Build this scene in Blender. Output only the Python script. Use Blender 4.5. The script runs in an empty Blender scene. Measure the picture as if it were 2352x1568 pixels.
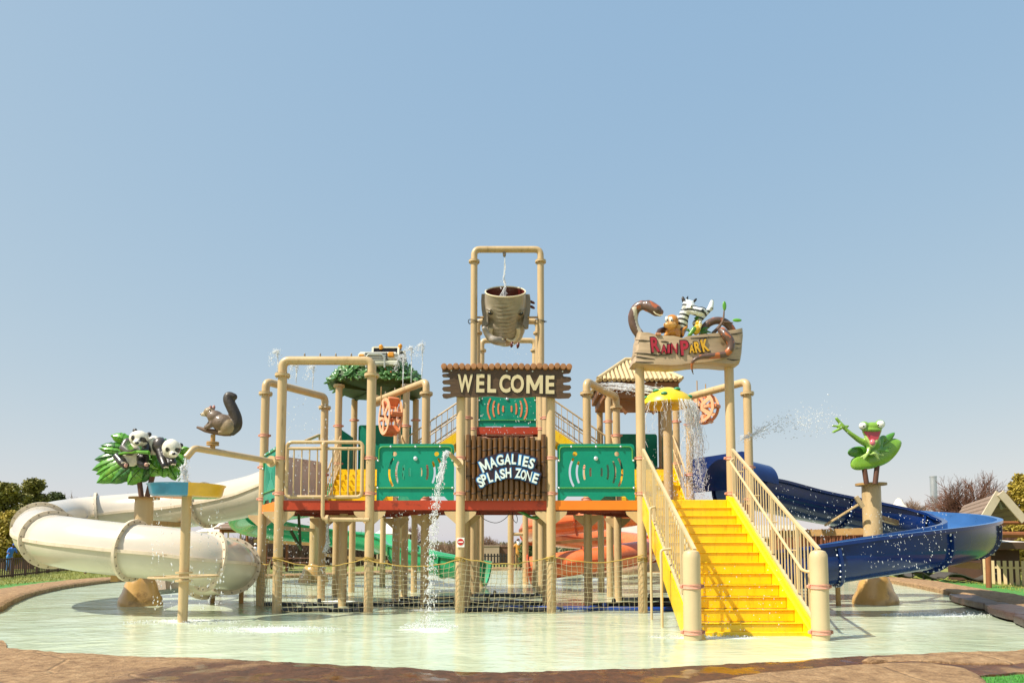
import bpy, bmesh, math, random
import numpy as np
from mathutils import Vector, Matrix, Euler, noise

random.seed(7)
SC = bpy.context.scene
COL = SC.collection
rad = math.radians

# ------------------------------------------------------------------ camera, sky, sun, exposure
FPX, PX0, HORIZON, HC = 1568.0, 1176.0, 1257.0, 1.46      # 24 mm lens, camera 1.46 m above the water
TILT = rad(4.15)
PPY = HORIZON - FPX * math.tan(TILT)
cam_d = bpy.data.cameras.new('camera')
cam_d.lens = 24.0; cam_d.sensor_width = 36.0
cam_d.shift_y = (PPY - 784.0) / 2352.0                      # shift lens: verticals almost straight
cam_d.clip_start = 0.1; cam_d.clip_end = 6000
cam = bpy.data.objects.new('camera', cam_d); COL.objects.link(cam)
cam.location = (0, 0, HC); cam.rotation_euler = (rad(90) + TILT, 0, 0)
SC.camera = cam

SUN_EL, SUN_AZ = rad(51), rad(64)          # azimuth: from straight behind the camera towards the left
to_sun = Vector((-math.sin(SUN_AZ) * math.cos(SUN_EL), -math.cos(SUN_AZ) * math.cos(SUN_EL), math.sin(SUN_EL)))
world = bpy.data.worlds.new('World'); SC.world = world; world.use_nodes = True
wn = world.node_tree
sky = wn.nodes.new('ShaderNodeTexSky'); sky.sky_type = 'NISHITA'; sky.sun_disc = False
sky.sun_elevation = SUN_EL; sky.sun_rotation = math.atan2(to_sun.x, to_sun.y)
sky.altitude = 1200; sky.air_density = 1.1; sky.dust_density = 2.0; sky.ozone_density = 1.0
EXPO = 0.5
bg = wn.nodes['Background']; bg.inputs['Strength'].default_value = 0.12
# hazy winter sky: the clear-sky contrast is softened evenly over the whole dome
sc1 = wn.nodes.new('ShaderNodeVectorMath'); sc1.operation = 'SCALE'; sc1.inputs['Scale'].default_value = 0.10
sep = wn.nodes.new('ShaderNodeSeparateColor'); com = wn.nodes.new('ShaderNodeCombineColor')
wn.links.new(sky.outputs[0], sc1.inputs[0]); wn.links.new(sc1.outputs[0], sep.inputs[0])
for i, (g_, a_) in enumerate(((.50, 1.03), (.30, .85), (.10, .765))):
    pw = wn.nodes.new('ShaderNodeMath'); pw.operation = 'POWER'; pw.inputs[1].default_value = g_
    ml = wn.nodes.new('ShaderNodeMath'); ml.operation = 'MULTIPLY'; ml.inputs[1].default_value = a_ / 2 ** EXPO / 0.12
    wn.links.new(sep.outputs[i], pw.inputs[0]); wn.links.new(pw.outputs[0], ml.inputs[0]); wn.links.new(ml.outputs[0], com.inputs[i])
wn.links.new(com.outputs[0], bg.inputs[0])
sun_d = bpy.data.lights.new('sun', 'SUN'); sun_d.energy = 4.7; sun_d.angle = rad(0.53); sun_d.color = (1.0, 0.93, 0.80)
sun = bpy.data.objects.new('sun', sun_d); COL.objects.link(sun)
sun.rotation_euler = to_sun.to_track_quat('Z', 'Y').to_euler(); sun.location = to_sun * 60
SC.view_settings.view_transform = 'Standard'; SC.view_settings.look = 'None'
SC.view_settings.exposure = EXPO; SC.view_settings.gamma = 1.0; SC.view_settings.use_curve_mapping = False
SC.cycles.use_denoising = True
SC.cycles.max_bounces = 6; SC.cycles.transparent_max_bounces = 8
SC.cycles.sample_clamp_indirect = 6.0

# ------------------------------------------------------------------ measuring helpers (photo scaled to 2352 x 1568)
_ct, _st = math.cos(TILT), math.sin(TILT)
def ray(px, py):
    xc, yc = (px - PX0) / FPX, (PPY - py) / FPX
    return Vector((xc, _ct - yc * _st, _st + yc * _ct))
def at(px, py, Y):
    d = ray(px, py); t = Y / d.y
    return Vector((d.x * t, Y, HC + d.z * t))
def gnd(px, py, z=0.0):
    d = ray(px, py); t = (z - HC) / d.z
    return Vector((d.x * t, d.y * t, z))
def mpp(Y): return Y / FPX

# ------------------------------------------------------------------ materials
def lin(c):
    if isinstance(c, str):
        c = [int(c[i:i + 2], 16) / 255 for i in (1, 3, 5)]
        c = [x / 12.92 if x <= .04045 else ((x + .055) / 1.055) ** 2.4 for x in c]
    return (c[0], c[1], c[2], 1.0)
MATS = {}
def N(t, kind, **kw):
    n = t.nodes.new(kind)
    for k, v in kw.items(): setattr(n, k, v)
    return n
def mat(name, color, rough=0.5, vary=0.12, scale=3.0, bump=0.0, bscale=40.0, coat=0.0, metal=0.0,
        spots=None, spot_scale=6.0, spot_lo=0.55, spot_hi=0.7, stretch=None, attr=False, spec=0.5, rvary=0.15, emit=None, trans=0.0):
    """A procedural surface: base colour broken up by soft noise, optional stains of another colour, fine relief."""
    if name in MATS: return MATS[name]
    m = bpy.data.materials.new(name); m.use_nodes = True; t = m.node_tree
    b = t.nodes['Principled BSDF']; L = t.links.new
    tc = N(t, 'ShaderNodeTexCoord'); src = tc.outputs['Object']
    if stretch:
        mp = N(t, 'ShaderNodeMapping'); mp.inputs['Scale'].default_value = stretch; L(src, mp.inputs[0]); src = mp.outputs[0]
    nz = N(t, 'ShaderNodeTexNoise'); nz.inputs['Scale'].default_value = scale; nz.inputs['Detail'].default_value = 6; nz.inputs['Roughness'].default_value = .6
    L(src, nz.inputs['Vector'])
    mr = N(t, 'ShaderNodeMapRange'); mr.inputs[1].default_value = .3; mr.inputs[2].default_value = .7
    mr.inputs[3].default_value = 1 - vary; mr.inputs[4].default_value = 1 + vary
    L(nz.outputs[0], mr.inputs[0])
    if attr:
        a = N(t, 'ShaderNodeVertexColor'); a.layer_name = 'Col'; base = a.outputs[0]
    else:
        r = N(t, 'ShaderNodeRGB'); r.outputs[0].default_value = lin(color); base = r.outputs[0]
    mul = N(t, 'ShaderNodeVectorMath', operation='SCALE'); L(base, mul.inputs[0]); L(mr.outputs[0], mul.inputs['Scale'])
    out = mul.outputs[0]
    if spots:
        n2 = N(t, 'ShaderNodeTexNoise'); n2.inputs['Scale'].default_value = spot_scale; n2.inputs['Detail'].default_value = 8; n2.inputs['Roughness'].default_value = .7
        L(src, n2.inputs['Vector'])
        ss = N(t, 'ShaderNodeMapRange', interpolation_type='SMOOTHSTEP'); ss.inputs[1].default_value = spot_lo; ss.inputs[2].default_value = spot_hi
        L(n2.outputs[0], ss.inputs[0])
        mx = N(t, 'ShaderNodeMix', data_type='RGBA'); L(ss.outputs[0], mx.inputs[0]); L(out, mx.inputs[6]); mx.inputs[7].default_value = lin(spots)
        out = mx.outputs[2]
    L(out, b.inputs['Base Color'])
    rr = N(t, 'ShaderNodeMapRange'); rr.inputs[1].default_value = .3; rr.inputs[2].default_value = .7
    rr.inputs[3].default_value = max(0.02, rough - rvary * rough); rr.inputs[4].default_value = min(1, rough + rvary * 2 * rough)
    L(nz.outputs[0], rr.inputs[0]); L(rr.outputs[0], b.inputs['Roughness'])
    b.inputs['Metallic'].default_value = metal; b.inputs['Coat Weight'].default_value = coat; b.inputs['Coat Roughness'].default_value = .08
    b.inputs['Specular IOR Level'].default_value = spec
    if trans: b.inputs['Transmission Weight'].default_value = trans
    if emit: b.inputs['Emission Color'].default_value = lin(color); b.inputs['Emission Strength'].default_value = emit
    if bump:
        nb = N(t, 'ShaderNodeTexNoise'); nb.inputs['Scale'].default_value = bscale; nb.inputs['Detail'].default_value = 5
        L(src, nb.inputs['Vector'])
        bp = N(t, 'ShaderNodeBump'); bp.inputs['Strength'].default_value = bump; bp.inputs['Distance'].default_value = .02
        L(nb.outputs[0], bp.inputs['Height']); L(bp.outputs[0], b.inputs['Normal'])
    MATS[name] = m
    return m

mat('cream', '#c6aa7e', .36, .08, 1.4, spots='#8a6836', spot_scale=2.0, spot_lo=.55, spot_hi=.80, stretch=(3, 3, .55), bump=.05, bscale=60, coat=.15)
mat('cream_light', '#cbb58c', .42, .06, 2, spots='#a98d5e', spot_scale=3, spot_lo=.64, spot_hi=.8)
mat('teal', '#008a6e', .4, .08, 1.6, spots='#00735f', spot_scale=2.5, spot_lo=.5, spot_hi=.75, coat=.05, spec=.35)
mat('lime_rail', '#4f9a48', .4, .1)
mat('clamp', '#d89c84', .5, .12, 6, spots='#8c5440', spot_scale=9)
mat('dark_slot', '#3a2a22', .7)
mat('red_beam', '#b23c1c', .42, .12, 1.6, spots='#7c2c16', spot_scale=3)
mat('orange_beam', '#f0801c', .4, .08, 1.6, spots='#b9591a', spot_scale=3, spot_lo=.62)
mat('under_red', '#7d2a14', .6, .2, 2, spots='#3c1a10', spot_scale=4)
mat('yellow', '#f4c80d', .3, .05, 2.2, spots='#dfa408', spot_scale=5, spot_lo=.5, spot_hi=.75, coat=.4, stretch=(3, 1, .6), bump=.12, bscale=9)
mat('sign_wood', '#4f3616', .5, .25, 2.5, stretch=(1.5, 1.5, 14), spots='#2c1e10', spot_scale=2.2, spot_lo=.56, spot_hi=.72, bump=.3, bscale=3, coat=.3)
mat('log_end', '#a06f48', .55, .18, 6)
mat('letter_cream', '#cfbf98', .45, .06)
mat('black_line', '#171210', .5, .1)
mat('bamboo', '#66431a', .36, .22, 3, stretch=(6, 6, 1.2), spots='#2e1a0a', spot_scale=1.6, spot_lo=.56, spot_hi=.72, coat=.35)
mat('bamboo_node', '#3d2712', .5, .2, 8)
mat('letter_white', '#dfeae6', .4, .04)
mat('letter_blue', '#2f86c4', .4, .1)
mat('name_board', '#2e1d2c', .4, .2, 6)
mat('white_shell', '#d0c6b8', .22, .05, 1.0, spots='#cdb89b', spot_scale=1.2, spot_lo=.6, spot_hi=.9, coat=.4)
mat('white_shell_low', '#c8c1ad', .3, .07, 1.2, spots='#b79f78', spot_scale=1.6, spot_lo=.62, spot_hi=.85, coat=.2)
mat('flange_white', '#d8c8b0', .45, .12, 5, spots='#8f6f4c', spot_scale=6, spot_lo=.58)
mat('bolt', '#8d8070', .4, .2, 20, metal=.6)
mat('bolt_bright', '#cfd6dc', .35, .1, metal=.4)
mat('blue_shell', '#0a2a66', .2, .14, 1.2, spots='#061e4c', spot_scale=2, spot_lo=.5, spot_hi=.8, coat=.15, spec=.35)
mat('blue_inside', '#3f6ea6', .3, .15, 2.0, spots='#2c5c98', spot_scale=2)
mat('green_inside', '#4fb488', .3, .12, 2.0, spots='#2f9a6c', spot_scale=2)
mat('green_shell', '#1d9460', .22, .12, 1.2, spots='#14764c', spot_scale=2, coat=.5)
mat('orange_shell', '#dd7440', .25, .12, 1.4, spots='#b85128', spot_scale=2, coat=.4)
mat('rust_beam', '#b08a55', .5, .15, 3, spots='#7c5a30', spot_scale=3)
mat('dark_steel', '#5c3a2a', .5, .2, 5)
mat('black_pipe', '#272b31', .3, .25, 6, coat=.3)
mat('blue_pipe', '#123f8f', .3, .15, 4, coat=.3)
mat('rope', '#a69d7c', .8, .2, 12)
mat('rope_yellow', '#b5974a', .8, .2, 12)
mat('wire', '#17150f', .6)
mat('hose', '#3f7a36', .4, .2, 5)
mat('sculpt', '#ffffff', .34, .10, 9, attr=True, coat=.45, bump=.12, bscale=30)
mat('sculpt_matte', '#ffffff', .5, .14, 10, attr=True, coat=.15, bump=.35, bscale=26)
mat('eye_white', '#f1efe6', .2, .02, coat=.5)
mat('eye_black', '#0d0a09', .12, .02, coat=.6)
mat('leaf_green', '#5a9c26', .26, .25, 5, spots='#9cc64a', spot_scale=3, spot_lo=.5, spot_hi=.8, coat=.6)
mat('leaf_green_dark', '#2d6a22', .28, .25, 5, spots='#5b9a2e', spot_scale=3, spot_lo=.52, coat=.6)
mat('leaf_vein', '#1c3a12', .5, .2)
mat('hill_leaf', '#4f7d40', .4, .25, 8, spots='#7fa05a', spot_scale=6, coat=.3)
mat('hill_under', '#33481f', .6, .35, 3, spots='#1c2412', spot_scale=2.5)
mat('moss_white', '#cfd0bd', .4, .12, 3, spots='#6f8a4a', spot_scale=2.2, spot_lo=.55, spot_hi=.75)
mat('truck_body', '#d6d2c0', .32, .08, 3, spots='#8f957c', spot_scale=3, spot_lo=.58, coat=.4)
mat('amber', '#e69a1c', .2, .1, coat=.6)
mat('glass_dark', '#140f10', .08, .1)
mat('chrome', '#b8bcb4', .3, .1, metal=.3)
mat('tile', '#cdb68a', .55, .14, 4, spots='#a88a58', spot_scale=6, spot_lo=.58)
mat('roof_side', '#8a5a30', .6, .3, 3, stretch=(1, 1, 9), spots='#4a2c16', spot_scale=3)
mat('mushroom', '#f0cd1e', .35, .1, 3, spots='#c98c14', spot_scale=4, spot_lo=.62, coat=.3)
mat('mushroom_spot', '#2f8f6a', .4)
mat('wheel_orange', '#eeb084', .42, .08, 4, coat=.2)
mat('wheel_red', '#e08352', .42, .1, 4, coat=.2)
mat('dish_blue', '#2a86b2', .35, .12, 4, coat=.3)
mat('dish_yellow', '#dca81c', .35, .12, 4, coat=.3)
mat('dish_green', '#59a35a', .4, .12)
mat('elephant', '#a3947d', .34, .10, 5, attr=True, coat=.35, bump=.25, bscale=18)
mat('lining', '#5c201a', .3, .25, 3, coat=.3)
mat('tusk', '#e6d8b6', .3, .08, coat=.4)
mat('log_sign', '#b0987a', .42, .16, 2.2, stretch=(1, 3, 7), spots='#7d6138', spot_scale=1.8, spot_lo=.6, spot_hi=.82, coat=.25, bump=.15, bscale=8)
mat('letter_red', '#a81f2e', .3, .12, 5, coat=.4)
mat('letter_yellow', '#d9a51c', .3, .12, 5, coat=.4)
mat('snake', '#5b4034', .3, .25, 6, spots='#a5522a', spot_scale=5, spot_lo=.56, spot_hi=.64, coat=.5)
mat('twig_brown', '#6a5344', .55, .2, 8)
mat('sign_red', '#c3201c', .35); mat('sign_white', '#e8e6e0', .4)
mat('shaded_white', '#dcc6b8', .4, .08, 1.5, spots='#a88a7a', spot_scale=2)  # white fibreglass with the pink tint of its shade put into the colour

# ------------------------------------------------------------------ mesh tools
def frame_of(d):
    d = Vector(d).normalized()
    a = Vector((0, 0, 1)) if abs(d.z) < .95 else Vector((1, 0, 0))
    s = d.cross(a).normalized(); return s, s.cross(d).normalized(), d
class MB:
    """collects shapes in world coordinates; build() links them as ONE mesh object"""
    def __init__(s): s.v = []; s.f = []; s.mi = []; s.cur = 0
    def add(s, vs, fs):
        o = len(s.v); s.v += [tuple(v) for v in vs]
        for f in fs: s.f.append(tuple(i + o for i in f)); s.mi.append(s.cur)
        return s
    def box(s, c, size, rot=None, bev=0.0):
        c = Vector(c); hx, hy, hz = size[0] / 2, size[1] / 2, size[2] / 2
        R = rot if rot is not None else Matrix.Identity(3)
        if isinstance(R, (int, float)): R = Matrix.Rotation(R, 3, 'Z')
        if bev <= 0:
            vs = [c + R @ Vector((x * hx, y * hy, z * hz)) for x in (-1, 1) for y in (-1, 1) for z in (-1, 1)]
            return s.add(vs, [(0, 1, 3, 2), (4, 6, 7, 5), (0, 4, 5, 1), (2, 3, 7, 6), (0, 2, 6, 4), (1, 5, 7, 3)])
        b = min(bev, hx * .9, hy * .9, hz * .9); prof = []
        for (z, i) in ((-hz, b), (-hz + b, 0), (hz - b, 0), (hz, b)):
            x, y = hx - i, hy - i
            k = b * .5 if i == 0 else 0
            prof.append([(-x + (b if i == 0 else 0), -y, z), (x - (b if i == 0 else 0), -y, z), (x, -y + (b if i == 0 else 0), z), (x, y - (b if i == 0 else 0), z),
                         (x - (b if i == 0 else 0), y, z), (-x + (b if i == 0 else 0), y, z), (-x, y - (b if i == 0 else 0), z), (-x, -y + (b if i == 0 else 0), z)])
        vs = [c + R @ Vector(p) for ring in prof for p in ring]; fs = []
        for r in range(3):
            for k in range(8): fs.append((r * 8 + k, r * 8 + (k + 1) % 8, r * 8 + 8 + (k + 1) % 8, r * 8 + 8 + k))
        fs.append(tuple(range(7, -1, -1))); fs.append(tuple(range(24, 32)))
        return s.add(vs, fs)
    def bar(s, a, b, w, h, up=(0, 0, 1)):
        a, b = Vector(a), Vector(b); d = (b - a).normalized(); u = Vector(up)
        sd = d.cross(u).normalized(); u = sd.cross(d)
        vs = []
        for p in (a, b):
            for (x, y) in ((-1, -1), (1, -1), (1, 1), (-1, 1)): vs.append(p + sd * x * w / 2 + u * y * h / 2)
        return s.add(vs, [(3, 2, 1, 0), (4, 5, 6, 7), (0, 1, 5, 4), (1, 2, 6, 5), (2, 3, 7, 6), (3, 0, 4, 7)])
    def tube(s, path, r, n=12, cap=True, closed=False):
        P = [Vector(p) for p in path]; m = len(P)
        R = r if isinstance(r, (list, tuple)) else [r] * m
        sd, up, d = frame_of((P[1] - P[0]) if not closed else (P[1] - P[-1]))
        vs = []
        for i in range(m):
            if closed: t = P[(i + 1) % m] - P[i - 1]
            else: t = P[min(i + 1, m - 1)] - P[max(i - 1, 0)]
            if t.length < 1e-9: t = d
            t.normalize()
            sd = (sd - t * sd.dot(t)); sd.normalize(); up = sd.cross(t)
            for k in range(n):
                a = 2 * math.pi * k / n
                vs.append(P[i] + (sd * math.cos(a) + up * math.sin(a)) * R[i])
        fs = []
        for i in range(m if closed else m - 1):
            j = (i + 1) % m
            for k in range(n): fs.append((i * n + k, j * n + k, j * n + (k + 1) % n, i * n + (k + 1) % n))
        if cap and not closed: fs.append(tuple(range(n))); fs.append(tuple(range((m - 1) * n + n - 1, (m - 1) * n - 1, -1)))
        return s.add(vs, fs)
    def lathe(s, prof, c, n=20, M=None, sx=1, sy=1):
        c = Vector(c); M = M or Matrix.Identity(3); vs = []; fs = []
        for (r, z) in prof:
            for k in range(n):
                a = 2 * math.pi * k / n; vs.append(c + M @ Vector((r * math.cos(a) * sx, r * math.sin(a) * sy, z)))
        for i in range(len(prof) - 1):
            for k in range(n): fs.append((i * n + k, i * n + (k + 1) % n, i * n + n + (k + 1) % n, i * n + n + k))
        if prof[0][0] > 1e-5: fs.append(tuple(range(n - 1, -1, -1)))
        if prof[-1][0] > 1e-5: fs.append(tuple(range((len(prof) - 1) * n, len(prof) * n)))
        return s.add(vs, fs)
    def ell(s, c, r, R=None, nu=14, nv=9):
        c = Vector(c); R = R or Matrix.Identity(3)
        if not isinstance(r, (tuple, list)): r = (r, r, r)
        vs = [c + R @ Vector((0, 0, -r[2]))]; fs = []
        for i in range(1, nv):
            p = -math.pi / 2 + math.pi * i / nv
            for k in range(nu):
                a = 2 * math.pi * k / nu
                vs.append(c + R @ Vector((r[0] * math.cos(p) * math.cos(a), r[1] * math.cos(p) * math.sin(a), r[2] * math.sin(p))))
        vs.append(c + R @ Vector((0, 0, r[2])))
        for k in range(nu): fs.append((0, 1 + (k + 1) % nu, 1 + k))
        for i in range(nv - 2):
            for k in range(nu): fs.append((1 + i * nu + k, 1 + i * nu + (k + 1) % nu, 1 + (i + 1) * nu + (k + 1) % nu, 1 + (i + 1) * nu + k))
        o = 1 + (nv - 2) * nu; t = len(vs) - 1
        for k in range(nu): fs.append((o + k, o + (k + 1) % nu, t))
        return s.add(vs, fs)
    def prism(s, poly, depth, M):
        """poly: 2d points (x,y) -> M @ (x, y, 0..depth)"""
        n = len(poly)
        vs = [M @ Vector((p[0], p[1], 0)) for p in poly] + [M @ Vector((p[0], p[1], depth)) for p in poly]
        fs = [tuple(range(n - 1, -1, -1)), tuple(range(n, 2 * n))] + [(i, (i + 1) % n, n + (i + 1) % n, n + i) for i in range(n)]
        return s.add(vs, fs)
    def mesh(s, name, off=(0, 0, 0), smooth=35):
        me = bpy.data.meshes.new(name); o = Vector(off)
        me.from_pydata([(v[0] - o.x, v[1] - o.y, v[2] - o.z) for v in s.v], [], s.f)
        if any(s.mi): me.polygons.foreach_set('material_index', s.mi)
        fix_normals(me)
        if smooth: me.shade_smooth(); me.set_sharp_from_angle(angle=rad(smooth))
        return me
    def build(s, name, m, parent=None, smooth=35, loc=None):
        base = wloc(parent) if parent is not None else (Vector(loc) if loc is not None else Vector((0, 0, 0)))
        me = s.mesh(name, base, smooth)
        return link(name, me, m, parent, None if parent is not None else base)
def fix_normals(me):
    b = bmesh.new(); b.from_mesh(me); bmesh.ops.recalc_face_normals(b, faces=b.faces); b.to_mesh(me); b.free()
WL = {}
def wloc(o): return WL[o.name]
def link(name, me, m, parent=None, loc=None, rot=None, local=None):
    o = bpy.data.objects.new(name, me); COL.objects.link(o)
    if me is not None and m is not None:
        ms = m if isinstance(m, (list, tuple)) else [m]
        if not len(me.materials):
            for x in ms: me.materials.append(MATS[x] if isinstance(x, str) else x)
    if parent is not None:
        o.parent = parent
        o.location = local if local is not None else (0, 0, 0)
        WL[o.name] = WL[parent.name] + Vector(o.location)
    else:
        o.location = loc if loc is not None else (0, 0, 0); WL[o.name] = Vector(o.location)
    if rot is not None: o.rotation_euler = rot
    return o
def inst(src_mesh, name, parent, wpos, rot=None, scale=None):
    """another piece sharing mesh data (the mesh sits round its own origin)"""
    o = bpy.data.objects.new(name, src_mesh); COL.objects.link(o)
    if parent is not None: o.parent = parent; o.location = Vector(wpos) - WL[parent.name]
    else: o.location = wpos
    if rot is not None: o.rotation_euler = rot if not isinstance(rot, Matrix) else rot.to_euler()
    if scale is not None: o.scale = scale
    WL[o.name] = Vector(wpos); return o
def premesh(mb, name, m, smooth=35):
    me = mb.mesh(name, (0, 0, 0), smooth)
    for x in (m if isinstance(m, (list, tuple)) else [m]): me.materials.append(MATS[x])
    return me
def tag(o, label, cat, group=None, kind=None):
    if label: o['label'] = label
    if cat: o['category'] = cat
    if group: o['group'] = group
    if kind: o['kind'] = kind
    return o
def thing(name, loc, label, cat, group=None):
    o = bpy.data.objects.new(name, None); COL.objects.link(o); o.location = loc; o.empty_display_size = .2
    WL[o.name] = Vector(loc); return tag(o, label, cat, group, 'thing')
def catmull(pts, per=8, closed=False):
    P = [Vector(p) for p in pts]; n = len(P); out = []
    rng = range(n if closed else n - 1)
    for i in rng:
        p0 = P[i - 1] if (i > 0 or closed) else P[0] * 2 - P[1]
        p1 = P[i]; p2 = P[(i + 1) % n]
        p3 = P[(i + 2) % n] if (i + 2 < n or closed) else P[-1] * 2 - P[-2]
        for k in range(per):
            t = k / per
            out.append(.5 * ((2 * p1) + (p2 - p0) * t + (2 * p0 - 5 * p1 + 4 * p2 - p3) * t * t + (3 * p1 - p0 - 3 * p2 + p3) * t ** 3))
    if not closed: out.append(P[-1])
    return out
def bent(pts, r, n=6):
    """polyline with rounded corners of radius r"""
    P = [Vector(p) for p in pts]; out = [P[0]]
    for i in range(1, len(P) - 1):
        a, b, c = P[i - 1], P[i], P[i + 1]
        u, w = (a - b).normalized(), (c - b).normalized()
        ang = u.angle(w); d = min(r / math.tan(ang / 2), (a - b).length * .49, (c - b).length * .49) if ang < 3.1 else 0
        p0, p1 = b + u * d, b + w * d
        for k in range(n + 1):
            t = k / n; out.append(p0.lerp(b, t).lerp(b.lerp(p1, t), t))
    out.append(P[-1]); return out
def rrect(x0, y0, x1, y1, r, n=5):
    pts = []
    for (cx, cy, a0) in ((x1 - r, y0 + r, -90), (x1 - r, y1 - r, 0), (x0 + r, y1 - r, 90), (x0 + r, y0 + r, 180)):
        for k in range(n + 1):
            a = rad(a0 + 90 * k / n); pts.append((cx + r * math.cos(a), cy + r * math.sin(a)))
    return pts
def facing(o, right=(1, 0, 0), up=(0, 0, 1)):
    """matrix: local x -> right, y -> up, z -> towards the viewer side"""
    r, u = Vector(right).normalized(), Vector(up).normalized(); n = r.cross(u)
    return Matrix(((r.x, u.x, n.x, o[0]), (r.y, u.y, n.y, o[1]), (r.z, u.z, n.z, o[2]), (0, 0, 0, 1)))
def evaluated(ob):
    dg = bpy.context.evaluated_depsgraph_get(); dg.update()
    return bpy.data.meshes.new_from_object(ob.evaluated_get(dg))
def holed_sheet(outline, holes, depth, M, name):
    """a flat board cut with real openings: 2D curve filled, then thickened"""
    cu = bpy.data.curves.new(name, 'CURVE'); cu.dimensions = '2D'; cu.fill_mode = 'BOTH'; cu.extrude = depth / 2
    for pl in [outline] + holes:
        sp = cu.splines.new('POLY'); sp.points.add(len(pl) - 1); sp.use_cyclic_u = True
        for i, p in enumerate(pl): sp.points[i].co = (p[0], p[1], 0, 1)
    ob = bpy.data.objects.new(name, cu); COL.objects.link(ob)
    me = evaluated(ob); bpy.data.objects.remove(ob); bpy.data.curves.remove(cu)
    me.transform(Matrix.Translation((0, 0, 0))); me.transform(M); me.name = name
    return me
_LET = {}
def letter_mesh(ch, offset, depth):
    k = (ch, offset, depth)
    if k not in _LET and ch == 'M':
        q = MB(); q.prism([(0, 0), (0, 1), (.21, 1), (.5, .45), (.79, 1), (1, 1), (1, 0), (.80, 0), (.80, .60), (.58, .17), (.42, .17), (.20, .60), (.20, 0)], depth * 2, Matrix.Translation((0, 0, -depth))); _LET[k] = q.mesh('letter', (0, 0, 0), 0)
    if k not in _LET:
        cu = bpy.data.curves.new('t', 'FONT'); cu.body = ch; cu.size = 1; cu.extrude = depth; cu.offset = offset; cu.resolution_u = 4
        cu.align_x = 'CENTER'
        ob = bpy.data.objects.new('t', cu); COL.objects.link(ob); me = evaluated(ob)
        bpy.data.objects.remove(ob); bpy.data.curves.remove(cu); _LET[k] = me
    return _LET[k]
def put_letter(ch, M, parent, m, offset, depth, name='letter'):
    me = letter_mesh(ch, offset, depth).copy(); me.name = name
    base = wloc(parent); me.transform(Matrix.Translation(-base) @ M)
    me.materials.clear()
    o = link(name, me, m, parent); return o

# ---- blended sculpture: overlapping lumps fused into one continuous skin, each lump with its own paint
def sculpt(name, prims, m, parent, voxel, paint=(), smooth_it=4, cut=None):
    """prims: ('e', centre, radii, rot, colour) | ('c', [points], [radii], colour)"""
    mb = MB(); segs = []
    for p in prims:
        if p[0] == 'e':
            R = p[3] if p[3] is not None else Matrix.Identity(3)
            mb.ell(p[1], p[2], R, 18, 12); segs.append(('e', np.array(p[1]), np.array(p[2]), np.array(R), lin(p[4])))
        else:
            P, Rr = [Vector(q) for q in p[1]], list(p[2])
            if len(Rr) != len(P): Rr = [Rr[0]] * len(P)
            mb.tube(P, Rr, 12)
            for q, r_ in zip(P, Rr): mb.ell(q, r_ * .995, None, 12, 8)
            for i in range(len(P) - 1): segs.append(('c', np.array(P[i]), np.array(P[i + 1]), Rr[i], Rr[i + 1], lin(p[3])))
    me0 = mb.mesh('t', (0, 0, 0), 0); ob = bpy.data.objects.new('t', me0); COL.objects.link(ob)
    md = ob.modifiers.new('r', 'REMESH'); md.mode = 'VOXEL'; md.voxel_size = voxel
    sm = ob.modifiers.new('s', 'SMOOTH'); sm.iterations = smooth_it; sm.factor = .5
    me = evaluated(ob); bpy.data.objects.remove(ob)
    if cut:
        b = bmesh.new(); b.from_mesh(me)
        bmesh.ops.bisect_plane(b, geom=b.verts[:] + b.edges[:] + b.faces[:], plane_co=cut[0], plane_no=cut[1], clear_outer=True)
        b.to_mesh(me); b.free()
    n = len(me.vertices); V = np.empty(n * 3, np.float32); me.vertices.foreach_get('co', V); V = V.reshape(-1, 3)
    best = np.full(n, 1e9); colr = np.ones((n, 4), np.float32)
    for sg in segs:
        if sg[0] == 'e':
            q = (V - sg[1]) @ sg[3]; d = (np.linalg.norm(q / sg[2], axis=1) - 1) * sg[2].min(); c = sg[4]
        else:
            ab = sg[2] - sg[1]; t = np.clip(((V - sg[1]) @ ab) / max(ab @ ab, 1e-9), 0, 1)
            d = np.linalg.norm(V - sg[1] - t[:, None] * ab, axis=1) - (sg[3] * (1 - t) + sg[4] * t); c = sg[5]
        k = d < best; best[k] = d[k]; colr[k] = c
    for fn in paint:
        mask, c = fn(V); colr[mask] = lin(c)
    at_ = me.color_attributes.new('Col', 'FLOAT_COLOR', 'POINT'); at_.data.foreach_set('color', colr.ravel())
    base = wloc(parent); me.transform(Matrix.Translation(-base)); me.materials.clear(); me.name = name
    me.shade_smooth()
    return link(name, me, m, parent)

# ------------------------------------------------------------------ pool, coping, turf, lawn
def P2(px, py): p = gnd(px, py); return (p.x, p.y, 0)
OUT = [P2(1041, 1543.5), P2(1176, 1546), P2(1340, 1544), P2(1531, 1535), P2(1776, 1524), P2(1972, 1511), P2(2143, 1502), P2(2351, 1494),
       (8.9, 10.9, 0), (10.1, 12.6, 0), P2(2351, 1413), P2(2275, 1394), P2(2168, 1364), P2(2033, 1338), P2(1901, 1329), P2(1700, 1320), P2(1500, 1314),
       P2(1300, 1310), P2(1150, 1309), P2(1000, 1312), P2(880, 1319), P2(720, 1325), P2(560, 1329), P2(312, 1334), P2(182, 1347), P2(86, 1366), P2(26, 1389), P2(0, 1405),
       (-10.6, 13.4, 0), (-9.4, 11.7, 0), P2(0, 1475), P2(26, 1491), P2(130, 1501), P2(260, 1507.5), P2(443, 1514), P2(612, 1522), P2(820, 1533)]
_dense = catmull(OUT, 40, True)
RING = [_dense[0]]
for p in _dense[1:]:
    if (p - RING[-1]).length > max(.035, .0065 * (p.length - 5)): RING.append(p)
if (RING[-1] - RING[0]).length < .03: RING.pop()
n_ = len(RING)
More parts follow.
